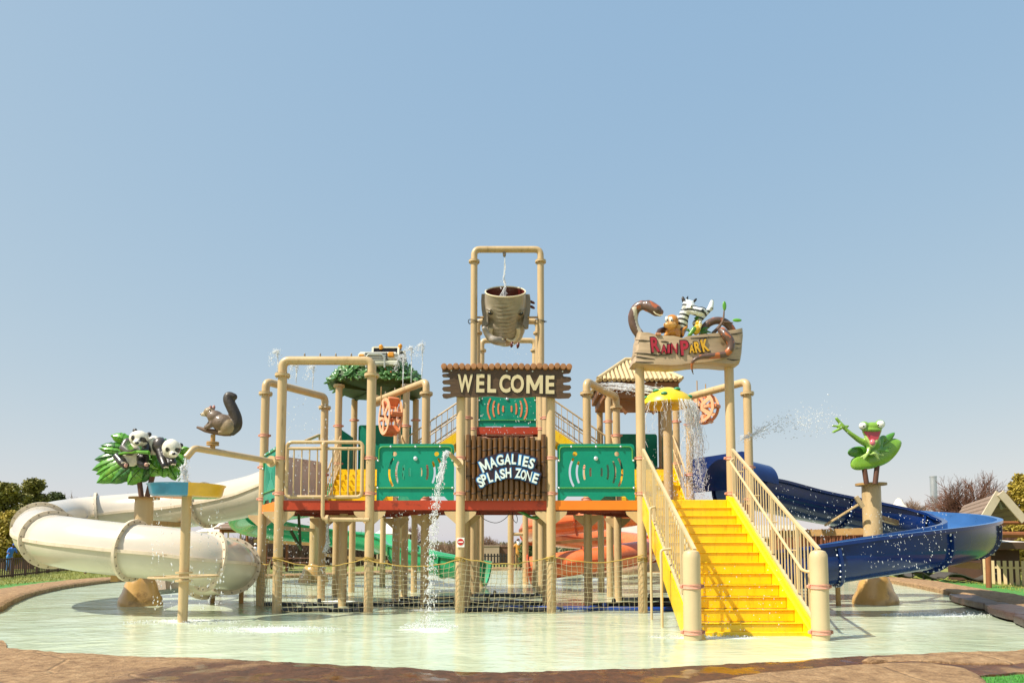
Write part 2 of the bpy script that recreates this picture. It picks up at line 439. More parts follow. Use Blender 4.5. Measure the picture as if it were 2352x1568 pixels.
CEN = Vector((0, 20, 0))
NRM = []
for i in range(n_):
    t = RING[(i + 3) % n_] - RING[i - 3]; nn = Vector((t.y, -t.x, 0)).normalized()
    if nn.dot(RING[i] - CEN) < 0: nn = -nn
    NRM.append(nn)
def fnoise(p, s, seed=0.0): return noise.noise(Vector((p.x * s + seed, p.y * s - seed, seed)))
def front(p): return max(0.0, min(1.0, (13.0 - p.y) / 3.0))
def cwidth(p):
    f = front(p)
    wf = 1.62 + max(0, min(1, (3.6 - p.x) / 1.2)) * 2.6
    return wf * f + (1.25 + .12 * math.sin(p.x * 1.7)) * (1 - f)
def smooth_ring(vals, k=10):
    m = len(vals); return [sum(vals[(i + j) % m] for j in range(-k, k + 1)) / (2 * k + 1) for i in range(m)]
WID = smooth_ring([cwidth(p) for p in RING], 12)
NRS = []
for i in range(n_):
    s_ = Vector((0, 0, 0))
    for j in range(-14, 15): s_ += NRM[(i + j) % n_]
    NRS.append(s_.normalized())
NR = 26
vs, fs = [], []
for i, p in enumerate(RING):
    f = front(p); top = .035 * f + .17 * (1 - f)
    jag = .035 * fnoise(p, 3.1, 2) + .02 * fnoise(p, 9, 5)
    inner = p + NRM[i] * jag
    vs.append((inner.x, inner.y, -.35))
    for k in range(NR):
        t = (k / (NR - 1)) ** 1.25; q = inner + NRS[i] * (WID[i] * t)
        edge = min(1, t * 14)
        z = top * (.72 + .28 * edge) + .018 * fnoise(q, 1.3, 1) + .012 * fnoise(q, 4.3, 3) + .006 * fnoise(q, 13, 7)
        z += f * .05 * max(0, min(1, (t - .30) * 6)) * (.5 + .5 * fnoise(q, .9, 9))
        vs.append((q.x, q.y, max(z, .012)))
    q = inner + NRS[i] * (WID[i] + .02); vs.append((q.x, q.y, -.25))
K = NR + 2
for i in range(n_):
    j = (i + 1) % n_
    for k in range(K - 1): fs.append((i * K + k, i * K + k + 1, j * K + k + 1, j * K + k))
me = bpy.data.meshes.new('coping'); me.from_pydata(vs, [], fs); fix_normals(me); me.shade_smooth(); me.set_sharp_from_angle(angle=rad(50))
def stone_material():
    m = bpy.data.materials.new('sandstone'); m.use_nodes = True; t = m.node_tree; L = t.links.new; b = t.nodes['Principled BSDF']
    tc = N(t, 'ShaderNodeTexCoord'); o = tc.outputs['Object']
    def nz(s, d=6, r=.6):
        x = N(t, 'ShaderNodeTexNoise'); x.inputs['Scale'].default_value = s; x.inputs['Detail'].default_value = d; x.inputs['Roughness'].default_value = r; L(o, x.inputs['Vector']); return x.outputs[0]
    n1, n2, n3 = nz(1.1), nz(7.0, 8, .7), nz(38, 6, .7)
    cr = N(t, 'ShaderNodeValToRGB'); L(n2, cr.inputs[0])
    e = cr.color_ramp.elements; e[0].position = .3; e[0].color = lin('#75563a'); e[1].position = .72; e[1].color = lin('#c9a67c')
    x = e.new(.5); x.color = lin('#ab875f')
    # wet, dark stone: near the water on the camera side and in broad patches
    sx = N(t, 'ShaderNodeSeparateXYZ'); L(o, sx.inputs[0])
    # distance from the middle of the front edge -> wetter there (the water spills over it)
    mp = N(t, 'ShaderNodeMapping'); mp.inputs['Location'].default_value = (-.9, -8.1, 0); L(o, mp.inputs[0])
    sc_ = N(t, 'ShaderNodeVectorMath', operation='MULTIPLY'); sc_.inputs[1].default_value = (.26, .62, 0); L(mp.outputs[0], sc_.inputs[0])
    ln = N(t, 'ShaderNodeVectorMath', operation='LENGTH'); L(sc_.outputs[0], ln.inputs[0])
    ad = N(t, 'ShaderNodeMath', operation='MULTIPLY_ADD'); L(n1, ad.inputs[0]); ad.inputs[1].default_value = -1.5; L(ln.outputs['Value'], ad.inputs[2])
    ad2 = N(t, 'ShaderNodeMath', operation='MULTIPLY_ADD'); L(n2, ad2.inputs[0]); ad2.inputs[1].default_value = -.7; L(ad.outputs[0], ad2.inputs[2])
    wet = N(t, 'ShaderNodeMapRange', interpolation_type='SMOOTHSTEP'); wet.inputs[1].default_value = .40; wet.inputs[2].default_value = .05; L(ad2.outputs[0], wet.inputs[0])
    mx = N(t, 'ShaderNodeMix', data_type='RGBA'); L(wet.outputs[0], mx.inputs[0]); L(cr.outputs[0], mx.inputs[6])
    cw = N(t, 'ShaderNodeValToRGB'); L(n2, cw.inputs[0]); e = cw.color_ramp.elements
    e[0].position = .32; e[0].color = lin('#3a2010'); e[1].position = .7; e[1].color = lin('#7a4a2a'); L(cw.outputs[0], mx.inputs[7])
    gr = N(t, 'ShaderNodeMapRange'); gr.inputs[1].default_value = .3; gr.inputs[2].default_value = .7; gr.inputs[3].default_value = .62; gr.inputs[4].default_value = 1.22; L(n3, gr.inputs[0])
    ml = N(t, 'ShaderNodeVectorMath', operation='SCALE'); L(mx.outputs[2], ml.inputs[0]); L(gr.outputs[0], ml.inputs['Scale'])
    L(ml.outputs[0], b.inputs['Base Color'])
    # puddles: mirror-smooth where wet and low
    pud = N(t, 'ShaderNodeMapRange', interpolation_type='SMOOTHSTEP'); pud.inputs[1].default_value = .50; pud.inputs[2].default_value = .60; L(nz(2.3, 4, .5), pud.inputs[0])
    pw = N(t, 'ShaderNodeMath', operation='MULTIPLY'); L(pud.outputs[0], pw.inputs[0]); L(wet.outputs[0], pw.inputs[1])
    r1 = N(t, 'ShaderNodeMapRange'); r1.inputs[3].default_value = .85; r1.inputs[4].default_value = .42; L(wet.outputs[0], r1.inputs[0])
    r2 = N(t, 'ShaderNodeMix', data_type='FLOAT'); L(pw.outputs[0], r2.inputs[0]); L(r1.outputs[0], r2.inputs[2]); r2.inputs[3].default_value = .06
    L(r2.outputs[0], b.inputs['Roughness'])
    vo = N(t, 'ShaderNodeTexVoronoi', feature='DISTANCE_TO_EDGE'); vo.inputs['Scale'].default_value = .55; L(o, vo.inputs['Vector'])
    vm = N(t, 'ShaderNodeMapRange'); vm.inputs[1].default_value = 0; vm.inputs[2].default_value = .02; L(vo.outputs[0], vm.inputs[0])
    hs = N(t, 'ShaderNodeMath', operation='MULTIPLY_ADD'); L(n3, hs.inputs[0]); hs.inputs[1].default_value = .6; L(n2, hs.inputs[2])
    h2 = N(t, 'ShaderNodeMath', operation='MULTIPLY_ADD'); L(vm.outputs[0], h2.inputs[0]); h2.inputs[1].default_value = .5; L(hs.outputs[0], h2.inputs[2])
    bs = N(t, 'ShaderNodeMapRange'); bs.inputs[3].default_value = .9; bs.inputs[4].default_value = .06; L(pw.outputs[0], bs.inputs[0])
    bp = N(t, 'ShaderNodeBump'); bp.inputs['Distance'].default_value = .055; L(bs.outputs[0], bp.inputs['Strength']); L(h2.outputs[0], bp.inputs['Height']); L(bp.outputs[0], b.inputs['Normal'])
    MATS['stone'] = m
stone_material()
coping = link('pool_coping', me, 'stone'); coping['kind'] = 'structure'

def water_material():
    m = bpy.data.materials.new('pool_water'); m.use_nodes = True; t = m.node_tree; L = t.links.new; b = t.nodes['Principled BSDF']
    tc = N(t, 'ShaderNodeTexCoord'); o = tc.outputs['Object']
    def nz(s, st, d=3, r=.55, dist=0):
        mp = N(t, 'ShaderNodeMapping'); mp.inputs['Scale'].default_value = st; L(o, mp.inputs[0])
        x = N(t, 'ShaderNodeTexNoise'); x.inputs['Scale'].default_value = s; x.inputs['Detail'].default_value = d; x.inputs['Roughness'].default_value = r; x.inputs['Distortion'].default_value = dist
        L(mp.outputs[0], x.inputs['Vector']); return x.outputs[0]
    a, c, e_ = nz(.9, (.7, 1, 1), 3, .5, .6), nz(3.4, (.6, 1, 1), 3, .55, .9), nz(.35, (1, 1, 1), 4, .6)
    cr = N(t, 'ShaderNodeValToRGB'); L(e_, cr.inputs[0]); e = cr.color_ramp.elements
    e[0].position = .35; e[0].color = lin('#b8c6a8'); e[1].position = .65; e[1].color = lin('#c9d4ba')
    # caustic-like ripples of light and dark put into the milky water colour
    rp = N(t, 'ShaderNodeMapRange'); rp.inputs[1].default_value = .3; rp.inputs[2].default_value = .7; rp.inputs[3].default_value = .93; rp.inputs[4].default_value = 1.05; L(c, rp.inputs[0])
    ml = N(t, 'ShaderNodeVectorMath', operation='SCALE'); L(cr.outputs[0], ml.inputs[0]); L(rp.outputs[0], ml.inputs['Scale'])
    # foam where the falling water lands
    acc = None
    for (px, py, rx, ry) in FOAM:
        p = gnd(px, py)
        mp = N(t, 'ShaderNodeMapping'); mp.inputs['Location'].default_value = (-p.x / rx, -p.y / ry, 0); mp.inputs['Scale'].default_value = (1 / rx, 1 / ry, 0); L(o, mp.inputs[0])
        ln = N(t, 'ShaderNodeVectorMath', operation='LENGTH'); L(mp.outputs[0], ln.inputs[0])
        g = N(t, 'ShaderNodeMapRange', interpolation_type='SMOOTHSTEP'); g.inputs[1].default_value = 1; g.inputs[2].default_value = 0; L(ln.outputs['Value'], g.inputs[0])
        if acc is None: acc = g.outputs[0]
        else:
            s_ = N(t, 'ShaderNodeMath', operation='MAXIMUM'); L(acc, s_.inputs[0]); L(g.outputs[0], s_.inputs[1]); acc = s_.outputs[0]
    fn = nz(3.2, (.5, 1.3, 1), 10, .75)
    sm = N(t, 'ShaderNodeMath', operation='MULTIPLY_ADD'); L(acc, sm.inputs[0]); sm.inputs[1].default_value = .38; L(fn, sm.inputs[2])
    fo = N(t, 'ShaderNodeMapRange', interpolation_type='SMOOTHSTEP'); fo.inputs[1].default_value = .64; fo.inputs[2].default_value = .86; L(sm.outputs[0], fo.inputs[0])
    mx = N(t, 'ShaderNodeMix', data_type='RGBA'); L(fo.outputs[0], mx.inputs[0]); L(ml.outputs[0], mx.inputs[6]); mx.inputs[7].default_value = lin('#eef2ea')
    L(mx.outputs[2], b.inputs['Base Color'])
    b.inputs['IOR'].default_value = 1.33; b.inputs['Specular IOR Level'].default_value = .42
    rr = N(t, 'ShaderNodeMapRange'); rr.inputs[3].default_value = .12; rr.inputs[4].default_value = .7; L(fo.outputs[0], rr.inputs[0]); L(rr.outputs[0], b.inputs['Roughness'])
    h = N(t, 'ShaderNodeMath', operation='MULTIPLY_ADD'); L(c, h.inputs[0]); h.inputs[1].default_value = .45; L(a, h.inputs[2])
    h2 = N(t, 'ShaderNodeMath', operation='MULTIPLY_ADD'); L(nz(11, (.6, 1, 1), 2), h2.inputs[0]); h2.inputs[1].default_value = .06; L(h.outputs[0], h2.inputs[2])
    h3 = N(t, 'ShaderNodeMath', operation='MULTIPLY_ADD'); L(fo.outputs[0], h3.inputs[0]); h3.inputs[1].default_value = .4; L(h2.outputs[0], h3.inputs[2])
    bp = N(t, 'ShaderNodeBump'); bp.inputs['Strength'].default_value = .8; bp.inputs['Distance'].default_value = .055
    # calm and choppy patches
    pch = N(t, 'ShaderNodeMapRange'); pch.inputs[1].default_value = .35; pch.inputs[2].default_value = .65; pch.inputs[3].default_value = .3; pch.inputs[4].default_value = 1.0; L(nz(.22, (1, 1, 1), 3), pch.inputs[0]); L(pch.outputs[0], bp.inputs['Strength']); L(h3.outputs[0], bp.inputs['Height']); L(bp.outputs[0], b.inputs['Normal'])
    MATS['water'] = m
FOAM = [(620, 1446, 1.5, .9), (985, 1447, 1.0, .7), (430, 1425, 1.3, .8), (990, 1400, .9, .6), (1220, 1398, 2.4, .35), (1620, 1464, 1.6, .35), (2160, 1412, 1.6, .6), (780, 1380, 1.2, .7), (1700, 1400, 1, .5), (760, 1400, 2.2, .4)]
water_material()
me = bpy.data.meshes.new('pool_water')
wv = [(CEN.x, CEN.y, 0)] + [(p.x + NRM[i].x * .06, p.y + NRM[i].y * .06, 0) for i, p in enumerate(RING)]
me.from_pydata(wv, [], [(0, 1 + i, 1 + (i + 1) % n_) for i in range(n_)]); fix_normals(me)
water = link('pool_water', me, 'water'); water['kind'] = 'structure'

# turf strip round the coping, then lawn out to the horizon
mat('turf', '#4f8a3a', .8, .2, 6, spots='#3f7a34', spot_scale=30, bump=.6, bscale=220)
mat('lawn', '#8d8a44', .9, .25, .5, spots='#6f7f3a', spot_scale=.9, spot_lo=.42, spot_hi=.62, bump=.8, bscale=60)
def ring_sheet(name, d0, d1, z, m, far=None):
    vs, fs = [], []; step = 3; idx = range(0, n_, step)
    for i in idx:
        p = RING[i]; a = p + NRS[i] * (WID[i] + d0)
        vs.append((a.x, a.y, z))
        if far is None:
            for k in range(1, 5): b_ = p + NRS[i] * (WID[i] + d0 + (d1 - d0) * k / 4); vs.append((b_.x, b_.y, z))
        else:
            for k in (.02, .06, .2, 1): b_ = a + (a - CEN).normalized() * far * k; vs.append((b_.x, b_.y, z))
    c = len(list(idx))
    for i in range(c):
        j = (i + 1) % c
        for k in range(4): fs.append((i * 5 + k, i * 5 + k + 1, j * 5 + k + 1, j * 5 + k))
    me = bpy.data.meshes.new(name); me.from_pydata(vs, [], fs); fix_normals(me)
    o = link(name, me, m); o['kind'] = 'structure'; return o
ring_sheet('turf_strip', -.25, 2.1, .034, 'turf')
ring_sheet('ground', -.1, 0, .028, 'lawn', far=2500)
# pool floor under the milky water
me = bpy.data.meshes.new('pool_floor'); me.from_pydata([(v[0], v[1], -.3) for v in wv], [], [(0, 1 + i, 1 + (i + 1) % n_) for i in range(n_)])
mat('pool_paint', '#9fb09a', .6); o = link('pool_floor', me, 'pool_paint'); o['kind'] = 'structure'

# grass blades on the near turf corner and short tufts on the left lawn
def tufts(name, spots, label, hmin, hmax, m):
    vs, fs = [], []
    for (x, y, z) in spots:
        h = random.uniform(hmin, hmax); a = random.uniform(0, 6.28); w = h * .13
        dx, dy = math.cos(a) * w, math.sin(a) * w; lx, ly = random.gauss(0, h * .35), random.gauss(0, h * .35)
        o = len(vs); vs += [(x - dx, y - dy, z), (x + dx, y + dy, z), (x + lx, y + ly, z + h)]; fs.append((o, o + 1, o + 2))
    me = bpy.data.meshes.new(name); me.from_pydata(vs, [], fs)
    ob = link(name, me, m); tag(ob, label, 'grass', kind='stuff'); return ob
mat('blade_turf', '#4e9338', .7, .3, 20); mat('blade_lawn', '#90913f', .8, .4, 2)
sp = []
for i in range(26000):
    x, y = random.uniform(4.2, 8.5), random.uniform(5.0, 9.2)
    k = min(range(0, n_, 12), key=lambda q: (RING[q].x - x) ** 2 + (RING[q].y - y) ** 2)
    if (Vector((x, y, 0)) - RING[k]).dot(NRM[k]) > WID[k] + .05: sp.append((x, y, .033))
tufts('turf_blades', sp, 'short bright green turf blades in the near right corner', .02, .045, 'blade_turf')
sp = []
for i in range(16000):
    a = gnd(random.uniform(0, 330), 1310 + 95 * random.random() ** 1.5, .03)
    k = min(range(0, n_, 10), key=lambda q: (RING[q].x - a.x) ** 2 + (RING[q].y - a.y) ** 2)
    if (Vector((a.x, a.y, 0)) - RING[k]).dot(NRM[k]) > WID[k] + 1.4: sp.append((a.x, a.y, .03))
for i in range(12000):
    a = gnd(random.uniform(1930, 2352), 1318 + 80 * random.random() ** 1.5, .03)
    k = min(range(0, n_, 10), key=lambda q: (RING[q].x - a.x) ** 2 + (RING[q].y - a.y) ** 2)
    if (Vector((a.x, a.y, 0)) - RING[k]).dot(NRM[k]) > WID[k] + 1.4: sp.append((a.x, a.y, .03))
tufts('lawn_blades', sp, 'dry yellowish green lawn grass round the pool', .04, .10, 'blade_lawn')

# low rock slabs lying on the coping in the near right corner and along the right rim
mat('shaded_wet_slab', '#4a3a36', .35, .3, 3, spots='#2c2426', spot_scale=2.5, bump=.6, bscale=14)  # slide's cast shade put into the slab colour; low roughness for wet stone
def slab(pix, z0, th, label, ed=.03, m_='stone'):
    pts = [gnd(a, b, z0 + th) for a, b in pix]
    pts = catmull(pts, 7, True); pts = [p + Vector((fnoise(p, 5, 4) * ed, fnoise(p, 5, 8) * ed, 0)) for p in pts]
    c = sum(pts, Vector()) / len(pts); loc = Vector((c.x, c.y, z0)); mb = MB(); m = len(pts); vs, fs = [], []
    levels = [(1.0, z0 - .05), (1.012, z0 + th * .5), (.985, z0 + th * .92), (.93, z0 + th), (.7, z0 + th), (.45, z0 + th), (.2, z0 + th)]
    for (k, z) in levels:
        for p in pts:
            q = c + (p - c) * k; vs.append((q.x, q.y, z + (.016 * fnoise(q, 3, 2) + .008 * fnoise(q, 9, 3) if z > z0 else 0)))
    for l in range(len(levels) - 1):
        for i in range(m): fs.append((l * m + i, l * m + (i + 1) % m, (l + 1) * m + (i + 1) % m, (l + 1) * m + i))
    fs.append(tuple((len(levels) - 1) * m + i for i in range(m)))
    mb.add(vs, fs); o = mb.build('rock_slab', m_, None, 40, loc=loc); tag(o, label, 'rock', 'rock slabs along the pool rim'); return o
slab([(1500, 1590), (1700, 1551), (1850, 1533), (2010, 1521), (2130, 1519), (2215, 1531), (2262, 1560), (2250, 1600)], .03, .07, 'pale flat rock slab in the near right corner beside the turf')
slab([(1980, 1512), (2100, 1503), (2300, 1503), (2420, 1512), (2330, 1521), (2150, 1517)], .03, .05, 'thin rock slab at the water edge behind the corner turf')
slab([(2180, 1363), (2240, 1366), (2300, 1385), (2262, 1384), (2215, 1374)], .10, .10, 'shade-darkened rock slab on the right pool rim farthest from the camera', m_='shaded_wet_slab')
slab([(2262, 1384), (2310, 1383), (2380, 1400), (2345, 1408), (2290, 1398)], .10, .10, 'shade-darkened rock slab on the right pool rim between two others', m_='shaded_wet_slab')
slab([(2330, 1408), (2380, 1404), (2450, 1425), (2400, 1432), (2352, 1420)], .08, .10, 'shade-darkened rock slab on the right pool rim nearest the picture edge', m_='shaded_wet_slab')
slab([(-60, 1560), (60, 1552), (230, 1562), (420, 1590), (100, 1620), (-60, 1610)], .03, .06, 'rough tan rock slab in the near left corner')

# ------------------------------------------------------------------ haze-free background: trees, fences, huts
def leaf_cloud(name, blobs, n, size, m, parent, flat=.5):
    rng = np.random.default_rng(len(name) * 7 + n)
    w = np.array([b[1][0] * b[1][1] * b[1][2] for b in blobs]); w = w / w.sum()
    vs = []; 
    for (c, r), k in zip(blobs, (w * n).astype(int) + 1):
        d = rng.normal(size=(k, 3)); d /= np.linalg.norm(d, axis=1)[:, None]
        rr = rng.random(k) ** .33 * (.75 + .35 * rng.random(k)); vs.append(np.array(c) + d * rr[:, None] * np.array(r))
    C = np.concatenate(vs); k = len(C)
    a = rng.normal(size=(k, 3)); a /= np.linalg.norm(a, axis=1)[:, None]; b_ = rng.normal(size=(k, 3)); b_ -= (b_ * a).sum(1)[:, None] * a; b_ /= np.linalg.norm(b_, axis=1)[:, None]
    s = size * (.6 + .8 * rng.random(k))[:, None]
    V = np.stack([C - a * s, C + b_ * s * flat, C + a * s, C - b_ * s * flat], 1).reshape(-1, 3) - np.array(wloc(parent) if parent is not None else (0, 0, 0))
    F = np.arange(4 * k).reshape(-1, 4)
    me = bpy.data.meshes.new(name); me.from_pydata(V.tolist(), [], F.tolist())
    return link(name, me, m, parent)
mat('foliage_olive', '#77742e', .6, .4, 1.4, spots='#9c9440', spot_scale=1.0, spot_lo=.5, spot_hi=.7)
mat('foliage_dark', '#4e5a2a', .6, .4, 1.4, spots='#7c8038', spot_scale=1.0, spot_lo=.5, spot_hi=.7)
mat('foliage_gold', '#9c8a30', .6, .4, 1.4, spots='#b8a23c', spot_scale=1.0, spot_lo=.5, spot_hi=.7)
mat('twigs', '#6a4838', .8, .3, 2); mat('twigs_pale', '#8a6f58', .8, .3, 2); mat('bark', '#4a382a', .85, .3, 5)
def evergreen(px, py_base, py_top, Y, wpx, label, m, n=5000, size=.22):
    n = int(n * 2.8); size *= .68
    b = at(px, HORIZON, Y); b.z = .03; top = at(px, py_top, Y).z; W = wpx * mpp(Y) / 2; H = top
    t = thing('evergreen_tree', b, label, 'tree', 'green trees beyond the lawn')
    tr = MB(); p = [b + Vector((random.gauss(0, .12) * k, random.gauss(0, .1) * k, H * .8 * k / 5)) for k in range(6)]
    tr.tube(p, [.05 * H * (1 - .15 * k) * .6 for k in range(6)], 8)
    for k in range(9):
        a = k * 2.4; z = H * (.2 + .06 * k); s = b + Vector((0, 0, z)); e = s + Vector((math.cos(a) * W * .7, math.sin(a) * W * .7, H * .18))
        tr.tube([s, s.lerp(e, .5) + Vector((0, 0, .1)), e], [.05, .035, .02], 5)
    tr.build('trunk', 'bark', t)
    bl = []
    for k in range(64):
        zz = random.uniform(.16, .95); ww = W * (math.sin(min(1, zz * 1.05) * math.pi) ** .55 * .8 + .12); a = random.uniform(0, 6.28); r = random.uniform(.3, 1) * ww
        q = random.uniform(.2, .36) * W + .15
        bl.append(((b.x + math.cos(a) * r, b.y + math.sin(a) * r * .8, H * zz), (q, q, q * .75)))
    leaf_cloud('crown', bl, n, size, m, t); return t
def bare_tree(px, py_top, Y, wpx, label, m='twigs', seed=1, lean=0, depth=6, group='leafless winter trees'):
    rnd = random.Random(seed); b = at(px, HORIZON, Y); b.z = .03; H = at(px, py_top, Y).z; W = wpx * mpp(Y) / 2
    t = thing('bare_tree', b, label, 'tree', group)
    tr, tw = MB(), MB()
    def grow(p, d, L_, r, k):
        q = p + d * L_; mid = p.lerp(q, .5) + Vector((rnd.gauss(0, .06), rnd.gauss(0, .06), rnd.gauss(0, .03))) * L_
        (tr if k < 3 else tw).tube([p, mid, q], [r, r * .85, r * .68], 6 if k < 2 else (4 if k < 4 else 3), cap=False)
        if k >= depth: return
        for c in range(4 if k < 3 or k == depth - 1 else 3):
            a = rnd.uniform(0, 6.28); sp_ = rnd.uniform(.35, .85)
            s, u, _ = frame_of(d); nd = (d + (s * math.cos(a) + u * math.sin(a)) * sp_ + Vector((0, 0, .10))).normalized()
            st = mid.lerp(q, rnd.uniform(.1, 1)) if c else q
            grow(st, nd, L_ * rnd.uniform(.62, .86), r * .66, k + 1)
    for c in range(3):
        a = c * 2.1 + rnd.uniform(0, 1); grow(b.copy(), Vector((math.cos(a) * .45 * W / H + lean, math.sin(a) * .35, 1)).normalized(), H * .27, H * .017, 0)
    for mb, nm in ((tr, 'trunk'), (tw, 'crown')):
        V = np.array(mb.v); o_ = np.array(b)
        # fit the crown to the outline seen in the photo
        mb.v = [tuple(x) for x in V]
    A = np.array(tr.v + tw.v); sx_ = 2 * W / max(1e-3, (A[:, 0].max() - A[:, 0].min())); sz_ = (H - .03) / max(1e-3, A[:, 2].max() - .03)
    for mb, nm in ((tr, 'trunk'), (tw, 'crown')):
        V = np.array(mb.v); V[:, 0] = b.x + (V[:, 0] - b.x) * sx_; V[:, 2] = .03 + (V[:, 2] - .03) * sz_; mb.v = [tuple(x) for x in V]
        mb.build(nm, m, t)
    return t
evergreen(2, 1290, 1108, 52, 120, 'dense olive green tree at the left picture edge', 'foliage_olive', 9000, .2)
evergreen(72, 1290, 1102, 58, 95, 'tall olive tree second from the left picture edge', 'foliage_olive', 8000, .2)
evergreen(118, 1290, 1128, 64, 90, 'rounded dark tree above the bend of the white slide', 'foliage_dark', 7000, .2)
evergreen(20, 1290, 1172, 44, 70, 'low golden bush tree in front of the left trees', 'foliage_gold', 5000, .16)
evergreen(215, 1290, 1146, 70, 110, 'low golden green tree seen over the white slide', 'foliage_gold', 5000, .2)
evergreen(160, 1290, 1160, 66, 80, 'dark green tree between two golden ones over the white slide', 'foliage_dark', 4000, .2)
evergreen(2350, 1290, 1086, 46, 60, 'yellow green conifer behind the shelter at the right edge', 'foliage_gold', 6000, .16)
evergreen(2352, 1290, 1235, 38, 46, 'low yellow green bush under the shelter roof at the right edge', 'foliage_gold', 3000, .12)
evergreen(1212, 1300, 1238, 42, 34, 'small green shrub behind the orange tube slide on its left', 'foliage_dark', 2500, .11)
evergreen(1316, 1300, 1250, 42, 46, 'small green shrub seen under the coils of the orange slide', 'foliage_dark', 2500, .11)
bare_tree(2232, 1076, 36, 190, 'wide leafless tree between the steel flue and the shelter', seed=3, depth=6)
bare_tree(175, 1126, 92, 75, 'pale leafless tree over the bend of the white slide', 'twigs_pale', 5, depth=5)
bare_tree(240, 1136, 100, 70, 'faint leafless tree left of the panda sign', 'twigs_pale', 8, depth=5)
bare_tree(287, 1130, 95, 62, 'leafless tree just left of the panda sign posts', 'twigs_pale', 11, depth=5)
bare_tree(332, 1140, 100, 46, 'faint leafless tree behind the panda sign posts', 'twigs_pale', 14, depth=5)
bare_tree(2100, 1138, 85, 120, 'hazy pale leafless tree behind the white tent peak', 'twigs_pale', 21, depth=5)
bare_tree(2030, 1150, 95, 100, 'hazy leafless tree left of the white tent peak', 'twigs_pale', 23, depth=5)
bare_tree(2330, 1110, 60, 120, 'pale leafless tree behind the shelter roof', 'twigs_pale', 27, depth=5)
bare_tree(1120, 1228, 75, 60, 'small crooked leafless tree in the gap under the middle deck', 'twigs_pale', 31, depth=5)
bare_tree(935, 1205, 70, 90, 'leafless tree seen between the posts behind the green slide', 'twigs', 33, depth=5)

# thickets and far wood that read as one mass
def thicket(name, pxa, pxb, pya, pyb, Ya, Yb, n, m, label, leaf=None):
    rnd = random.Random(int(pxa)); vs, fs = [], []
    for i in range(n):
        px = rnd.uniform(pxa, pxb); Y = rnd.uniform(Ya, Yb); b = at(px, HORIZON, Y); b.z = .03
        h = at(px, pya + (pyb - pya) * .35 * rnd.random() + 14 * noise.noise(Vector((px * .02, Y * .1, 3))), Y).z * (.75 + .3 * rnd.random())
        w = .02 + Y * .0004
        d = Vector((rnd.gauss(0, .22), rnd.gauss(0, .2), 1)); q = b + d * h; k = b + d * h * .5 + Vector((rnd.gauss(0, .15), 0, 0))
        b = b + d * h * rnd.uniform(0, .4)
        o = len(vs); vs += [(b.x - w, b.y, b.z), (b.x + w, b.y, b.z), (k.x + w, k.y, k.z), (k.x - w, k.y, k.z), (q.x, q.y, q.z)]
        fs += [(o, o + 1, o + 2, o + 3), (o + 3, o + 2, o + 4)]
        for s in range(2):
            e = k.lerp(q, rnd.random() * .5) + Vector((rnd.gauss(0, .5), rnd.gauss(0, .3), rnd.uniform(.2, .7)))
            o = len(vs); vs += [(k.x - w * .7, k.y, k.z), (k.x + w * .7, k.y, k.z), tuple(e)]; fs.append((o, o + 1, o + 2))
    me = bpy.data.meshes.new(name); me.from_pydata(vs, [], fs); ob = link(name, me, m); tag(ob, label, 'thicket', kind='stuff'); return ob
thicket('winter_thicket', 560, 905, 1222, 1290, 52, 64, 5200, 'bark', 'dark brown leafless thicket behind the green slide')
thicket('dry_reeds', 1000, 1215, 1247, 1290, 60, 80, 5200, 'twigs_pale', 'pale brown dry reeds behind the far picket fence')
thicket('hazy_scrub', 1950, 2345, 1158, 1290, 70, 95, 5000, 'twigs_pale', 'hazy tan scrub beyond the right lawn')
thicket('low_scrub', 2290, 2352, 1215, 1300, 40, 48, 1500, 'twigs', 'dark leafless scrub under the shelter roof')
rngw = np.random.default_rng(4); bl = []
for i in range(170):
    px = rngw.uniform(-200, 2550); Y = rngw.uniform(115, 150); h = at(px, 1246 + rngw.normal(0, 4), Y).z; c = at(px, HORIZON, Y)
    bl.append(((c.x, c.y, h * .5), (4.5, 3, max(1.2, h * .5))))
mat('far_wood', '#7a7a5c', .9, .4, .3, spots='#7a6a52', spot_scale=.15)
o = leaf_cloud('far_wood', bl, 30000, .5, 'far_wood', None); tag(o, 'low line of far woodland along the horizon', 'woodland', kind='stuff')

# ---- fences
mat('fence_brown', '#5b4436', .8, .2, 6, spots='#3a2a20', spot_scale=4); mat('fence_dark', '#2f2c28', .8, .2, 6)
def fence(a, b, h, gap, w, m, label, post_every=1.9, rail=(.25, .85), name='picket_fence'):
    a, b = Vector(a), Vector(b); L_ = (b - a).length; d = (b - a).normalized(); ang = math.atan2(d.y, d.x)
    t = thing(name, a, label, 'fence')
    pk = MB(); pk.box((0, 0, h * .5), (w, .022, h * .96), bev=.004); pm = premesh(pk, 'picket', m)
    for i in range(int(L_ / gap)):
        p = a + d * (i + .5) * gap; inst(pm, 'picket', t, p, (0, 0, ang))
    po = MB(); po.box((0, 0, h * .52), (.11, .11, h * 1.04), bev=.01); pom = premesh(po, 'post', m)
    for i in range(int(L_ / post_every) + 1): inst(pom, 'post', t, a + d * i * post_every + Vector((-d.y, d.x, 0)) * .09, (0, 0, ang))
    for k in rail:
        r = MB(); q = Vector((-d.y, d.x, 0)) * .03; r.bar(a + q + Vector((0, 0, h * k)), b + q + Vector((0, 0, h * k)), .03, .08); r.build('rail', m, t)
    return t
fence(gnd(-40, 1333, .03), gnd(196, 1306, .03), .92, .30, .12, 'fence_brown', 'brown picket fence along the left lawn', rail=(.12, .97))
fence(gnd(-60, 1312, .03), gnd(120, 1303, .03), 1.15, .5, .05, 'fence_dark', 'dark rail fence behind the brown pickets', rail=(.5, .95), name='rail_fence')
